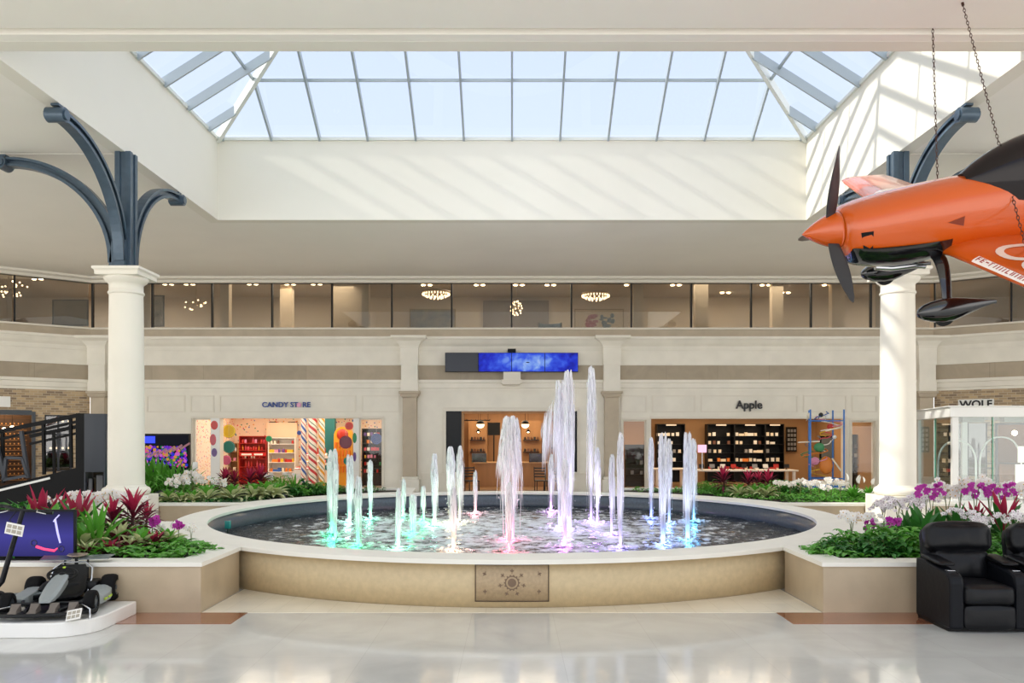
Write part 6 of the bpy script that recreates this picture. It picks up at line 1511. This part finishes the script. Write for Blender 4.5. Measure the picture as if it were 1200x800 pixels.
# right side shop doors
for a_, b_, lb, kk in ((2.0,3.2,'open arched doorway in the right brick wall',4),):
    mb = MB(); FT.box(mb, a_, a_+.07, -.1, .05, 0, 2.5); FT.box(mb, b_-.07, b_, -.1, .05, 0, 2.5); FT.box(mb, a_+.07, b_-.07, -.1, .05, 2.43, 2.5); struct('door_%d' % kk, mb, m_exg, lb)
mb = MB(); FT.box(mb, .5, 1.75, -.14, -.13, .6, 2.5); o = struct('window_24', mb, _M['dark_shop_glass'], 'dark window in the right brick wall behind the kiosk'); mb = MB()
for uu in (.53,1.12,1.72): FT.box(mb, uu-.03, uu+.03, -.16, -.1, .6, 2.5)
build('window_frame', mb, m_exg, o)
u = 2.7; r = thing('shop_counter', 'oak counter inside the right brick shop doorway', 'counter', FT.P(u,-2,0)); mb = MB(); FT.box(mb, u-.8, u+.8, -2.4, -1.8, 0, 1.0); build('body', mb, m_oak, r); mb = MB(); FT.box(mb, u-.85, u+.85, -2.45, -1.75, 1.0, 1.05); build('worktop', mb, m_dkw, r)
r = thing('shop_pendant_lamp', 'bright warm pendant lamp in the right brick shop doorway', 'pendant lamp', FT.P(2.45,-1.2,2.15)); mb = MB(); mb.ell(FT.P(2.45,-1.2,2.15),.09,10,8); build('glowing_bulb', mb, m_glow, r); mb = MB(); mb.cyl(FT.P(2.45,-1.2,2.2),FT.P(2.45,-1.2,3.3),.006,n=5); build('cord', mb, m_black, r)
# kiosk
FK = Fr((10.96,20.0),(1,0.0)); KD = Vector((11.97-10.96, 3.8)).normalized(); 
def K(a_, b_, z): return Vector((10.96 + 1.0*a_ + KD.x*b_, 20.0 + KD.y*b_, z))
def kbox(mb, a0, a1, b0, b1, z0, z1): mb.hexa([K(a0,b0,z0),K(a1,b0,z0),K(a1,b1,z0),K(a0,b1,z0),K(a0,b0,z1),K(a1,b0,z1),K(a1,b1,z1),K(a0,b1,z1)])
r = thing('glass_kiosk', 'white flat roofed kiosk with glass walls and white posts at the right', 'kiosk', tuple(K(1.5,2,0)))
mb = MB(); kbox(mb,-.05,5.0,-.05,3.95,2.50,2.75); kbox(mb,-.12,5.1,-.12,4.0,2.75,2.78); build('roof', mb, m_white, r, auto=.01)
mb = MB(); kbox(mb,.0,4.9,.0,3.9,.0,.42); build('plinth', mb, m_white, r)
for a_, b_ in ((.03,.05),(.05,3.8),(2.3,.05),(1.35,3.8),(4.7,.05)): mb = MB(); kbox(mb,a_,a_+.16,b_,b_+.16,.42,2.52); build('post', mb, m_white, r)
m_kg = glass('kiosk_glass', (.90,.95,.94), .10)
for a0,a1,b0,b1 in ((.19,2.3,.11,.12),(2.46,4.7,.11,.12),(.09,.10,.21,1.95),(.09,.10,2.0,3.8)): mb = MB(); kbox(mb,a0,a1,b0,b1,.42,2.5); build('glass_wall', mb, m_kg, r)
m_edge = mat('green_glass_edge', '#7FC4A8', .2)
mb = MB(); kbox(mb,.075,.115,1.95,2.0,.42,2.5); kbox(mb,1.05,1.07,.09,.13,.42,2.5); build('glass_edge', mb, m_edge, r)
for a_ in (.15,1.2,3.0):
    mb = MB(); kbox(mb,a_+.2,a_+.75,.25,.6,2.38,2.515); build('roof_vent', mb, mat('duct_grey','#9A968C',.4,metal=.3), r)
for k, (a_, w_, h_) in enumerate(((.75,1.05,1.9),(1.95,1.15,2.0),(3.25,.62,1.95))):
    mb = MB(); pts = [K(a_-w_/2,2.2,.42)]
    for i in range(15):
        t = i/14; pts.append(K(a_-w_/2*math.cos(PI/2*t)**.8 if t < 1 else a_,2.2, 1.25+(h_-1.25)*math.sin(PI/2*t)))
    full = pts + [Vector((2*K(a_,2.2,0).x-p.x, p.y, p.z)) for p in reversed(pts[:-1])]
    mb.tube(full, .025, 6); build('pointed_arch', mb, m_white, r)
mb = MB(); kbox(mb,2.35,2.85,2.15,2.19,.45,1.25); kbox(mb,2.40,2.70,2.1,2.14,1.3,1.75); build('notice_panel', mb, mat('lit_notice','#F4EEE4',.4,emit=.4,ecol='#FFF4E0'), r)
# kinetic ball sculpture
D = 24.0; X0, X1 = at(946,D), at(985,D); zb = .62
r = thing('rolling_ball_sculpture', 'tall kinetic rolling ball sculpture in a blue frame before the electronics shop', 'sculpture', ((X0+X1)/2,D,0))
m_kb = mat('bright_blue_frame','#1E6FC0',.35,coat=.3)
mb = MB(); mb.box(X0-.25,X1+.15,D-.35,D+.55,0,zb-.12); build('plinth', mb, mat('grey_plinth','#B8B4AC',.5), r)
mb = MB(); mb.rbox(X0-.03,X1+.03,D-.3,D+.5,zb-.12,zb,.02); build('base', mb, m_kb, r)
for x, y in ((X0,D-.25),(X0+.22,D+.45),(X1,D-.25),(X1-.05,D+.45)): mb = MB(); mb.cyl((x,y,zb),(x,y,zt(480,D)),.025,n=10); build('post', mb, m_kb, r)
for z in (zb+.15,zt(493,D)):
    mb = MB(); mb.tube([(X0,D-.25,z),(X1,D-.25,z),(X1-.05,D+.45,z),(X0+.22,D+.45,z),(X0,D-.25,z)],.018,6); build('cross_rail', mb, m_kb, r)
rr = random.Random(12)
for k, c_ in enumerate(['yellow','red','pink','green','orange','white','grey','crimson','yellow','white','pink','blue']):
    mb = MB(); z = zb+.2+k*.15; cx = rr.uniform(X0+.25,X1-.25); q = rr.uniform(.15,.42); y = D+rr.uniform(-.1,.3); t0 = rr.uniform(0,6)
    mb.tube([(cx+q*math.cos(t0+u*.5), y+q*.5*math.sin(t0+u*.5), z+.03*u+rr.uniform(-.02,.02)) for u in range(11)], .016, 5)
    build('ball_track', mb, pm(c_), r, '%s looping track' % c_)
for k, (px, py, s_, c_) in enumerate(((949,487,.09,'cream'),(962,486,.07,'black'),(970,488,.08,'white'),(973,500,.10,'red'),(960,524,.14,'green'),(955,540,.12,'pink'),(968,545,.17,'orange'),(978,512,.06,'white'))):
    mb = MB(); c0 = (at(px,D),D,zt(py,D))
    if k in (4,5,6): mb.ell(c0,(s_*1.2,s_*.5,s_*(1.6 if k == 6 else 1)),12,8)
    else: mb.ell(c0,s_,12,8)
    mb.beam((at(px,D),D,zt(py,D)),(at(px,D),D+.3,zt(py,D)-.15),.015,.015); build('moving_figure', mb, pm(c_), r, '%s moving piece' % c_)
mb = MB(); mb.beam((X0-.35,D-.2,zt(518,D)),(X0+.3,D-.2,zt(517,D)),.02,.03); mb.beam((at(966,D),D-.1,zt(505,D)),(at(991,D),D-.1,zt(498,D)),.06,.03); mb.beam((at(975,D),D,zt(537,D)),(at(986,D),D,zt(552,D)),.03,.04); build('tipping_arm', mb, pm('cream'), r)
# small information stand by the candy shop
D = 24.5; r = thing('information_stand', 'small white sign panel on a thin grey stand before the candy shop', 'sign', (at(228,D),D,0)); mb = MB(); mb.rbox(at(225.5,D),at(231.5,D),D,D+.03,zt(550,D),zt(541,D),.008); build('panel', mb, m_white, r); mb = MB(); mb.cyl((at(228.5,D),D+.02,0),(at(228.5,D),D+.02,zt(550,D)),.025,n=8); mb.cyl((at(228.5,D),D+.02,0),(at(228.5,D),D+.02,.03),.16,n=16); build('stand', mb, m_chrome, r)
# ------------------------------------------------------------------ plants
def leafmat(name, c_, rough=.45, tr=.25, var=.18): return mat(name, c_, rough, var=var, vscale=7, trans=tr)
m_lg = leafmat('fresh_green_leaf', '#62A83A'); m_dg = leafmat('deep_green_leaf', '#3A7A30'); m_yg = leafmat('lime_green_leaf', '#86B03E')
m_bur = leafmat('burgundy_leaf', '#6A1A34', var=.35); m_redl = leafmat('crimson_leaf', '#B42C50', var=.35); m_var = leafmat('cream_leaf', '#D8DCA8'); m_stem = mat('flower_stem_green', '#5E6E34', .5)
m_dst = mat('dark_cane', '#4A3A30', .7)
m_wp = mat('white_petal', '#FAF6F4', .5, trans=.35); m_mp = mat('magenta_petal', '#BE30AA', .5, trans=.3, var=.15, vscale=30); m_yc = mat('yellow_throat', '#E0B040', .5)
m_lip = mat('purple_lip', '#8A2470', .5); m_pst = mat('stone_black', '#23272D', .4, var=.2, vscale=6, coat=.2)
m_spk = mat('speckled_petal', '#F4EEF0', .5); nt = m_spk.node_tree; N = nt.nodes; L = nt.links; b = N['Principled BSDF']
tc = N.new('ShaderNodeTexCoord'); vo = N.new('ShaderNodeTexVoronoi'); vo.inputs['Scale'].default_value = 75; L.new(tc.outputs['Object'], vo.inputs['Vector']); lt = N.new('ShaderNodeMath'); lt.operation = 'LESS_THAN'; lt.inputs[1].default_value = .20; L.new(vo.outputs['Distance'], lt.inputs[0])
mx = N.new('ShaderNodeMix'); mx.data_type = 'RGBA'; mx.inputs['A'].default_value = srgb('#F6F0F2'); mx.inputs['B'].default_value = srgb('#5A2A48'); L.new(lt.outputs[0], mx.inputs['Factor']); L.new(mx.outputs['Result'], b.inputs['Base Color'])
def blossom(mb, mc, c, nrm, s, rr):
    """five petal orchid blossom; mb petals, mc centre"""
    nrm = Vector(nrm).normalized(); u = nrm.cross(Vector((0,0,1)))
    u = u.normalized() if u.length > .1 else Vector((1,0,0)); v = u.cross(nrm); c = Vector(c); t0 = rr.uniform(-.25,.25)
    for a, l, w_ in ((PI/2,.9,.62),(PI/2+1.15,1.05,.95),(PI/2-1.15,1.05,.95),(PI/2+2.5,.85,.6),(PI/2-2.5,.85,.6)):
        a += t0; d = u*math.cos(a)+v*math.sin(a); e = nrm.cross(d)
        pts = [c, c+d*l*s*.45-e*w_*s*.5+nrm*s*.10, c+d*l*s*.85-e*w_*s*.32+nrm*s*.05, c+d*l*s, c+d*l*s*.85+e*w_*s*.32+nrm*s*.05, c+d*l*s*.45+e*w_*s*.5+nrm*s*.10, c+d*l*s*.5+nrm*s*.02]
        mb.add(pts, [(0,1,6),(1,2,6),(2,3,6),(3,4,6),(4,5,6),(5,0,6)], True)
    mc.ell(c+nrm*s*.14, s*.16, 6, 4)
def orchid(petal, lip, seed, h, stems, nb, bs, spread=.22, lab=None):
    rr = random.Random(seed); r = thing('orchid_plant', 'orchid', 'orchid')
    lf = MB()
    for k in range(7+stems):
        a = rr.uniform(0,2*PI); lf.leaf((0.04*math.cos(a),0.04*math.sin(a),0), (math.cos(a),math.sin(a),.9), rr.uniform(.20,.32), rr.uniform(.06,.09), 1.0, 4, .15, .1)
    build('foliage', lf, m_dg, r)
    st = MB(); bl = MB(); ce = MB()
    for k in range(stems):
        a = 2*PI*k/stems+rr.uniform(-.5,.5); sp = spread*rr.uniform(.6,1.2); hh = h*rr.uniform(.82,1.0); pts = []
        for i in range(10):
            t = i/9; out = sp*(t**2.2); z = hh*(math.sin(PI*.5*min(1,t*1.25))) - (0.16*h*max(0,t-.72)/.28); pts.append(Vector((out*math.cos(a)*1.2, out*math.sin(a), z)))
        st.tube(pts, [.006]*6+[.005,.004,.003,.002], 5)
        for i in range(nb):
            t = .45+.55*i/(nb-1 if nb > 1 else 1); f_ = t*9; j = min(8,int(f_)); p = pts[j].lerp(pts[j+1], f_-j); sd = (-1)**i
            off = Vector((rr.uniform(-.7,.7)*bs+sd*bs*.7*math.sin(a), -rr.uniform(.2,.9)*bs+sd*bs*.4, rr.uniform(-.5,.5)*bs)); c_ = p+off
            blossom(bl, ce, c_, (rr.uniform(-.6,.6)+.4*math.cos(a), -1+rr.uniform(-.2,.5), rr.uniform(-.2,.4)), bs*rr.uniform(.8,1.1), rr)
    build('flower_stalk', st, m_stem, r); b_ = build('blossoms', bl, petal, r); build('blossom_centres', ce, lip, b_)
    r['h'] = h; return r
def rosette(name, cat, mats_, seed, n, L0, L1, w_, up0, up1, droop, stem=0.0, inner=None, fold=.3):
    rr = random.Random(seed); r = thing(name, name, cat)
    lf = MB(); li = MB()
    if stem:
        mb = MB(); mb.tube([(0,0,0),(.01,0,stem*.5),(0,.01,stem)],[.022,.018,.014],7); build('cane', mb, m_dst, r)
    hmax = 0
    for k in range(n):
        t = k/(n-1); a = k*2.39996+rr.uniform(-.2,.2); el = up0+(up1-up0)*t; L_ = (L0+(L1-L0)*t)*rr.uniform(.85,1.1); z = stem*(.45+.55*t) if stem else .02+.05*t
        d = (math.cos(a)*math.cos(el), math.sin(a)*math.cos(el), math.sin(el)); tgt = li if (inner and t > .72) else lf
        tgt.leaf((.012*math.cos(a),.012*math.sin(a),z), d, L_, w_*rr.uniform(.85,1.1), droop*(1-.6*t), 5, fold)
    build('foliage', lf, mats_, r)
    if inner: build('inner_leaves', li, inner, r, 'brighter inner leaves')
    zs = [p[2] for p in lf.v+li.v]; r['h'] = max(zs); return r
def bush(name, cat, m, seed, n, rad, h, L0, w_, droop=.9, flat=.4):
    rr = random.Random(seed); r = thing(name, name, cat); lf = MB(); st = MB()
    for k in range(n):
        a = rr.uniform(0,2*PI); q = rad*math.sqrt(rr.random()); z = h*(1-(q/rad)**2*.6)*rr.uniform(.25,1.0); p = Vector((q*math.cos(a),q*math.sin(a),z))
        if k % 4 == 0: st.tube([(p.x*.2,p.y*.2,0),(p.x*.7,p.y*.7,z*.7),p],[.005,.004,.003],4,cap=False)
        b_ = rr.uniform(0,2*PI); lf.leaf(p, (math.cos(b_),math.sin(b_),rr.uniform(.0,flat*2)), L0*rr.uniform(.7,1.2), w_*rr.uniform(.8,1.2), droop, 4, .2)
    build('foliage', lf, m, r); build('stems', st, m_stem, r); r['h'] = h+.03; return r
P = {
 'white': [orchid(m_wp, m_yc, s, .62, 3, 8, .058) for s in (1,2,3)],
 'whitetall': [orchid(m_wp, m_yc, s, .85, 3, 9, .062, .26) for s in (4,5)],
 'magenta': [orchid(m_mp, m_lip, s, .85, 2, 8, .055, .22) for s in (6,7)],
 'magentalow': [orchid(m_mp, m_lip, s, .42, 1, 7, .055, .10) for s in (8,9)],
 'speckled': [orchid(m_spk, m_lip, s, .60, 4, 10, .040, .26) for s in (10,11)],
 'cordyline': [rosette('cordyline_plant','cordyline', m_bur, s, 34, .30, .28, .055, -.1, 1.35, .8, .38, m_redl) for s in (12,13)],
 'redbrom': [rosette('bromeliad_plant','bromeliad', m_dg, s, 26, .30, .26, .045, .1, 1.4, .6, .0, m_redl) for s in (14,15)],
 'burbrom': [rosette('bromeliad_plant','bromeliad', m_bur, s, 26, .26, .16, .045, .1, 1.2, .7, .0, m_var if s == 16 else m_redl) for s in (16,17)],
 'varig': [rosette('variegated_plant','foliage plant', m_var, s, 26, .28, .16, .06, .1, 1.2, .8, .0, m_lg) for s in (18,19)],
 'strap': [rosette('strap_leaf_plant','foliage plant', m_lg, s, 16, .55, .50, .06, .7, 1.45, .55) for s in (20,21)],
 'broad': [rosette('broad_leaf_plant','foliage plant', m_dg, s, 12, .46, .44, .11, .7, 1.4, .4) for s in (22,23)],
 'grassy': [bush('arching_green_plant','foliage plant', m_lg, s, 130, .34, .34, .24, .03, 1.4) for s in (24,25)],
 'leafy': [bush('leafy_green_plant','foliage plant', (m_dg, m_lg)[s-26], s, 110, .30, .34, .19, .07, 1.0) for s in (26,27)],
 'lime': [bush('lime_green_plant','foliage plant', m_yg, s, 90, .26, .26, .14, .05, 1.0) for s in (28,)],
}
def peace(seed):
    r = rosette('peace_lily','peace lily', m_lg, seed, 26, .34, .34, .08, .4, 1.35, .9); rr = random.Random(seed); mb = MB(); sp = MB()
    for k in range(4):
        a = rr.uniform(0,6); x, y = .14*math.cos(a), .10*math.sin(a); z = rr.uniform(.42,.52); mb.leaf((x,y-.02,z-.05), (.2*math.cos(a),-.1,1), .20, .11, .2, 5, .3, .02); sp.tube([(0,0,.05),(x*.6,y*.6,z*.6),(x,y,z-.05)],.005,5,cap=False)
    build('white_flowers', mb, m_wp, r); build('flower_stalk', sp, m_stem, r); r['h'] = .68; return r
P['peace'] = [peace(40)]
PLN = []
def plant(kind, px, D, ytop, zone, base=.52):
    v = P[kind][len(PLN) % len(P[kind])]; s = max(.35, (zt(ytop,D)-base)/v['h']); o = dup(v, (at(px,D),D,base), rnd.uniform(-.6,.6) if kind[:3] in ('whi','mag','spe','pea') else rnd.uniform(0,6.28), s)
    PLN.append((o, kind, zone)); return o
# --- front left
FLz = 'the planter behind the go-kart'
for px, D, y in ((156,11.2,569),(132,11.0,579),(172,12.2,585)): plant('cordyline', px, D, y, FLz)
for px, D, y in ((48,11.6,566),(90,11.3,572),(70,12.6,575)): plant('redbrom', px, D, y, FLz)
for px, D, y in ((114,10.3,584),(30,10.8,588)): plant('strap', px, D, y, FLz)
for px, D, y in ((103,9.80,632),(130,9.9,629),(152,10.25,627),(181,10.5,619),(140,10.6,610)): plant('burbrom', px, D, y, FLz)
for px, D, y in ((178,11.0,603),(209,10.75,608)): plant('magentalow', px, D, y, FLz)
for px, D, y in ((190,11.3,612),(224,10.75,613),(92,12.9,575),(112,13.1,572),(134,13.15,573),(150,13.2,576),(68,12.7,578)): plant('white', px, D, y, FLz)
for px, D, y in ((165,10.4,618),(196,10.8,617),(96,10.2,612),(60,10.6,590)): plant('varig', px, D, y, FLz)
for px, D, y in ((10,10.0,590),(80,10.6,600),(20,12.0,585)): plant('leafy', px, D, y, FLz)
# --- front right
FRz = 'the planter behind the recliners'
for px, D, y in ((1014,10.5,606),(1040,10.7,604)): plant('magentalow', px, D, y, FRz)
for px, D, y in ((1092,12.0,560),(1143,12.2,556),(1175,12.0,560)): plant('magenta', px, D, y, FRz)
for px, D, y in ((1085,12.9,566),(1110,12.4,561),(1125,12.9,558),(1160,12.7,557),(1190,12.4,563),(1205,12.0,566)): plant('whitetall', px, D, y, FRz)
for px, D, y in ((998,10.75,598),(1022,11.2,600)): plant('white', px, D, y, FRz)
for px, D, y in ((1036,12.2,584),(1060,12.0,580),(1078,12.4,575),(1052,12.9,578),(1150,10.7,603),(1180,10.7,597),(1198,10.4,596),(1130,11.3,592)): plant('speckled', px, D, y, FRz)
for px, D, y in ((1064,11.3,598),(1078,11.0,588),(1100,11.6,592),(1122,11.5,588)): plant('broad', px, D, y, FRz)
plant('redbrom', 1175, 11.5, 574, FRz); plant('redbrom', 1143, 11.9, 585, FRz)
for px, D, y in ((975,10.0,628),(992,10.35,618),(1010,9.85,626),(1030,10.3,612),(1042,9.8,622),(1060,10.0,614),(1090,10.3,620),(1118,10.2,618),(1150,10.0,625),(1078,9.75,632)): plant('leafy', px, D, y, FRz)
plant('grassy', 1050, 10.6, 612, FRz); plant('grassy', 965, 9.9, 634, FRz)
# --- rear left
RLz = 'the planter before the candy shop'
for px, D, y in ((186,19.6,532),(205,19.8,535),(172,19.8,530),(218,20.5,541)): plant('strap', px, D, y, RLz)
for px, D, y in ((190,18.9,552),(208,19.0,554),(176,18.9,550)): plant('grassy', px, D, y, RLz)
for px, D, y in ((215,18.4,553),(226,18.6,551),(237,18.5,556),(262,18.7,558),(204,18.0,560)): plant('white', px, D, y, RLz)
for px, D, y in ((198,17.9,572),(212,17.8,574),(226,17.9,573),(243,18.2,566),(272,18.6,566),(296,19.0,564),(312,19.2,562),(322,19.3,563)): plant('varig', px, D, y, RLz)
for px, D, y in ((264,20.3,546),(293,20.4,545),(305,20.7,543),(275,21.0,548)): plant('cordyline', px, D, y, RLz)
for px, D, y in ((330,20.2,556),(345,20.4,554)): plant('strap', px, D, y, RLz)
for px, D, y in ((358,20.6,560),(372,20.8,564),(386,21.4,566),(398,21.8,567),(340,19.7,566),(352,20.0,567),(366,20.4,569)): plant('leafy', px, D, y, RLz)
for px, D, y in ((320,20.8,556),(246,20.6,558),(378,21.8,563)): plant('lime', px, D, y, RLz)
for px, D, y in ((338,21.5,553),(316,21.8,552)): plant('white', px, D, y, RLz)
# --- rear right
RRz = 'the planter before the electronics shop'
for px, D, y in ((808,21.9,566),(820,21.6,562),(833,21.2,562),(845,20.8,562)): plant('grassy', px, D, y, RRz)
for px, D, y in ((848,20.2,544),(877,20.2,549),(900,20.3,548),(889,21.0,550)): plant('cordyline', px, D, y, RRz)
for px, D, y in ((866,19.8,566),(885,19.6,566),(898,19.5,566)): plant('varig', px, D, y, RRz)
for px, D, y in ((914,19.4,561),(926,18.9,563),(938,19.1,560),(950,18.7,561),(960,18.9,562),(974,18.7,559),(985,18.6,561),(968,18.1,567)): plant('white', px, D, y, RRz)
plant('peace', 1000, 18.9, 553, RRz); plant('peace', 1018, 19.4, 557, RRz)
for px, D, y in ((906,20.8,560),(930,20.4,562)): plant('leafy', px, D, y, RRz)
for v in P.values():
    for o in v: drop(o)
LB = {'white':('white orchid with arching sprays','white orchids'),'whitetall':('tall white orchid','tall white orchids'),'magenta':('tall magenta orchid','tall magenta orchids'),'magentalow':('short magenta orchid','short magenta orchids'),
 'speckled':('white orchid with dark speckled petals','speckled orchids'),'cordyline':('burgundy cordyline with crimson top leaves','burgundy cordylines'),'redbrom':('bromeliad with bright crimson centre','crimson bromeliads'),
 'burbrom':('low burgundy and cream bromeliad','low burgundy bromeliads'),'varig':('low cream and green variegated rosette','variegated rosettes'),'strap':('upright green strap leaf plant','strap leaf plants'),
 'broad':('plant with broad upright dark leaves','broad leaved plants'),'grassy':('arching narrow leaved green plant','arching green plants'),'leafy':('bushy dark green leafy plant','leafy green plants'),'lime':('bushy lime green plant','lime green plants'),'peace':('peace lily with white flowers','peace lilies')}
gr = {}
for o, k_, z_ in PLN: gr.setdefault((k_, z_), []).append(o)
for (k_, z_), L_ in gr.items():
    L_.sort(key=lambda o: o.location.x/o.location.y)
    for i, o in enumerate(L_): o['label'] = '%s in %s' % (LB[k_][0], z_) + ('' if len(L_) == 1 else ', %s' % ordinal(i, len(L_))); o['group'] = '%s in %s' % (LB[k_][1], z_)
# ground cover
def cover(name, pts, n, m, h, L0, w_, lab, seed):
    rr = random.Random(seed); mb = MB(); xs = [p[0] for p in pts]; ys = [p[1] for p in pts]
    def inside(x, y):
        c = False; j = len(pts)-1
        for i in range(len(pts)):
            if (pts[i][1] > y) != (pts[j][1] > y) and x < (pts[j][0]-pts[i][0])*(y-pts[i][1])/(pts[j][1]-pts[i][1])+pts[i][0]: c = not c
            j = i
        return c
    k = 0
    while k < n:
        x, y = rr.uniform(min(xs),max(xs)), rr.uniform(min(ys),max(ys))
        if not inside(x, y) or math.hypot(x, y-CY) < 6.22: continue
        k += 1; a = rr.uniform(0,2*PI); hh = h*(.4+.6*max(0,mn.noise((x*2.2,y*2.2,seed))+.5))*rr.uniform(.3,1)
        mb.leaf((x,y,.51+hh), (math.cos(a),math.sin(a),rr.uniform(-.1,.9)), L0*rr.uniform(.7,1.2), w_*rr.uniform(.8,1.2), .8, 3, .15)
    o = single(name, mb, m, lab, 'ground cover', loc=(sum(xs)/len(xs),sum(ys)/len(ys),.52)); o['kind'] = 'stuff'
cover('groundcover_foliage', [(-8.5,9.5),(-3.85,9.5),(-3.75,10.3),(-4.3,10.9),(-5.2,11.6),(-8.5,11.8)], 2600, m_lg, .16, .13, .085, 'bright green leafy ground cover along the edge of the planter behind the go-kart', 1)
cover('groundcover_foliage', [(3.75,9.5),(8.5,9.5),(8.5,11.8),(5.2,11.6),(4.3,10.9),(3.68,10.3)], 2400, m_lg, .13, .13, .075, 'green leafy ground cover along the edge of the planter behind the recliners', 2)
cover('groundcover_foliage', [(-8.9,17.55),(-6.7,17.55),(-5.6,19.2),(-4.6,20.8),(-3.4,21.6),(-3.6,22.2),(-8.9,22.2)], 2600, m_dg, .12, .12, .06, 'dark green ground cover filling the planter before the candy shop', 3)
cover('groundcover_foliage', [(8.9,17.55),(6.5,17.55),(5.6,19.0),(4.4,20.9),(3.2,21.6),(3.4,22.2),(8.9,22.2)], 2600, m_lg, .12, .12, .06, 'green ground cover filling the planter before the electronics shop', 4)
# stones and little pond
rr = random.Random(3)
for k, (px, D, q) in enumerate(((197,18.3,.28),(251,18.6,.17),(283,18.9,.16),(291,19.4,.15),(330,19.3,.12))):
    mb = MB(); mb.ell((at(px,D),D,.52+q*.45),(q*1.15,q*.9,q*.62),16,10); mb.v = [tuple(Vector(p)+Vector((0,0,1))*.02*mn.noise(Vector(p)*4)) for p in mb.v]
    single('black_stone', mb, m_pst, 'smooth black stone among the plants before the candy shop, %s' % ordinal(k,5), 'stone', 'black stones in the rear left planter', (at(px,D),D,.52))
mb = MB(); D = 18.05; pc = Vector((at(268,D),D,.53)); mb.extr([(pc.x+1.05*math.cos(t)*(1+.1*math.sin(3*t)),pc.y+.36*math.sin(t),.53) for t in [2*PI*i/36 for i in range(36)]],(0,0,.035))
single('small_pond', mb, mat('pond_water','#1F4A50',.08,coat=.5,bump=.3,bscale=12), 'small dark green pond in front of the black stones before the candy shop', 'pond', loc=pc)
# lamp fixture inside the pool at left and small fittings
mb = MB(); D = 14.2; X = at(267,D); 
r = thing('pool_sensor', 'small teal glass fitting standing in the pool at far left', 'fitting', (X,D,ZWAT)); mb.cyl((X,D,.0),(X,D,.42),.012,n=8); build('stem', mb, m_noz, r); mb = MB(); mb.rbox(X-.05,X+.05,D-.03,D+.03,.38,.52,.01); build('head', mb, mat('teal_glass','#2E8A86',.15), r)
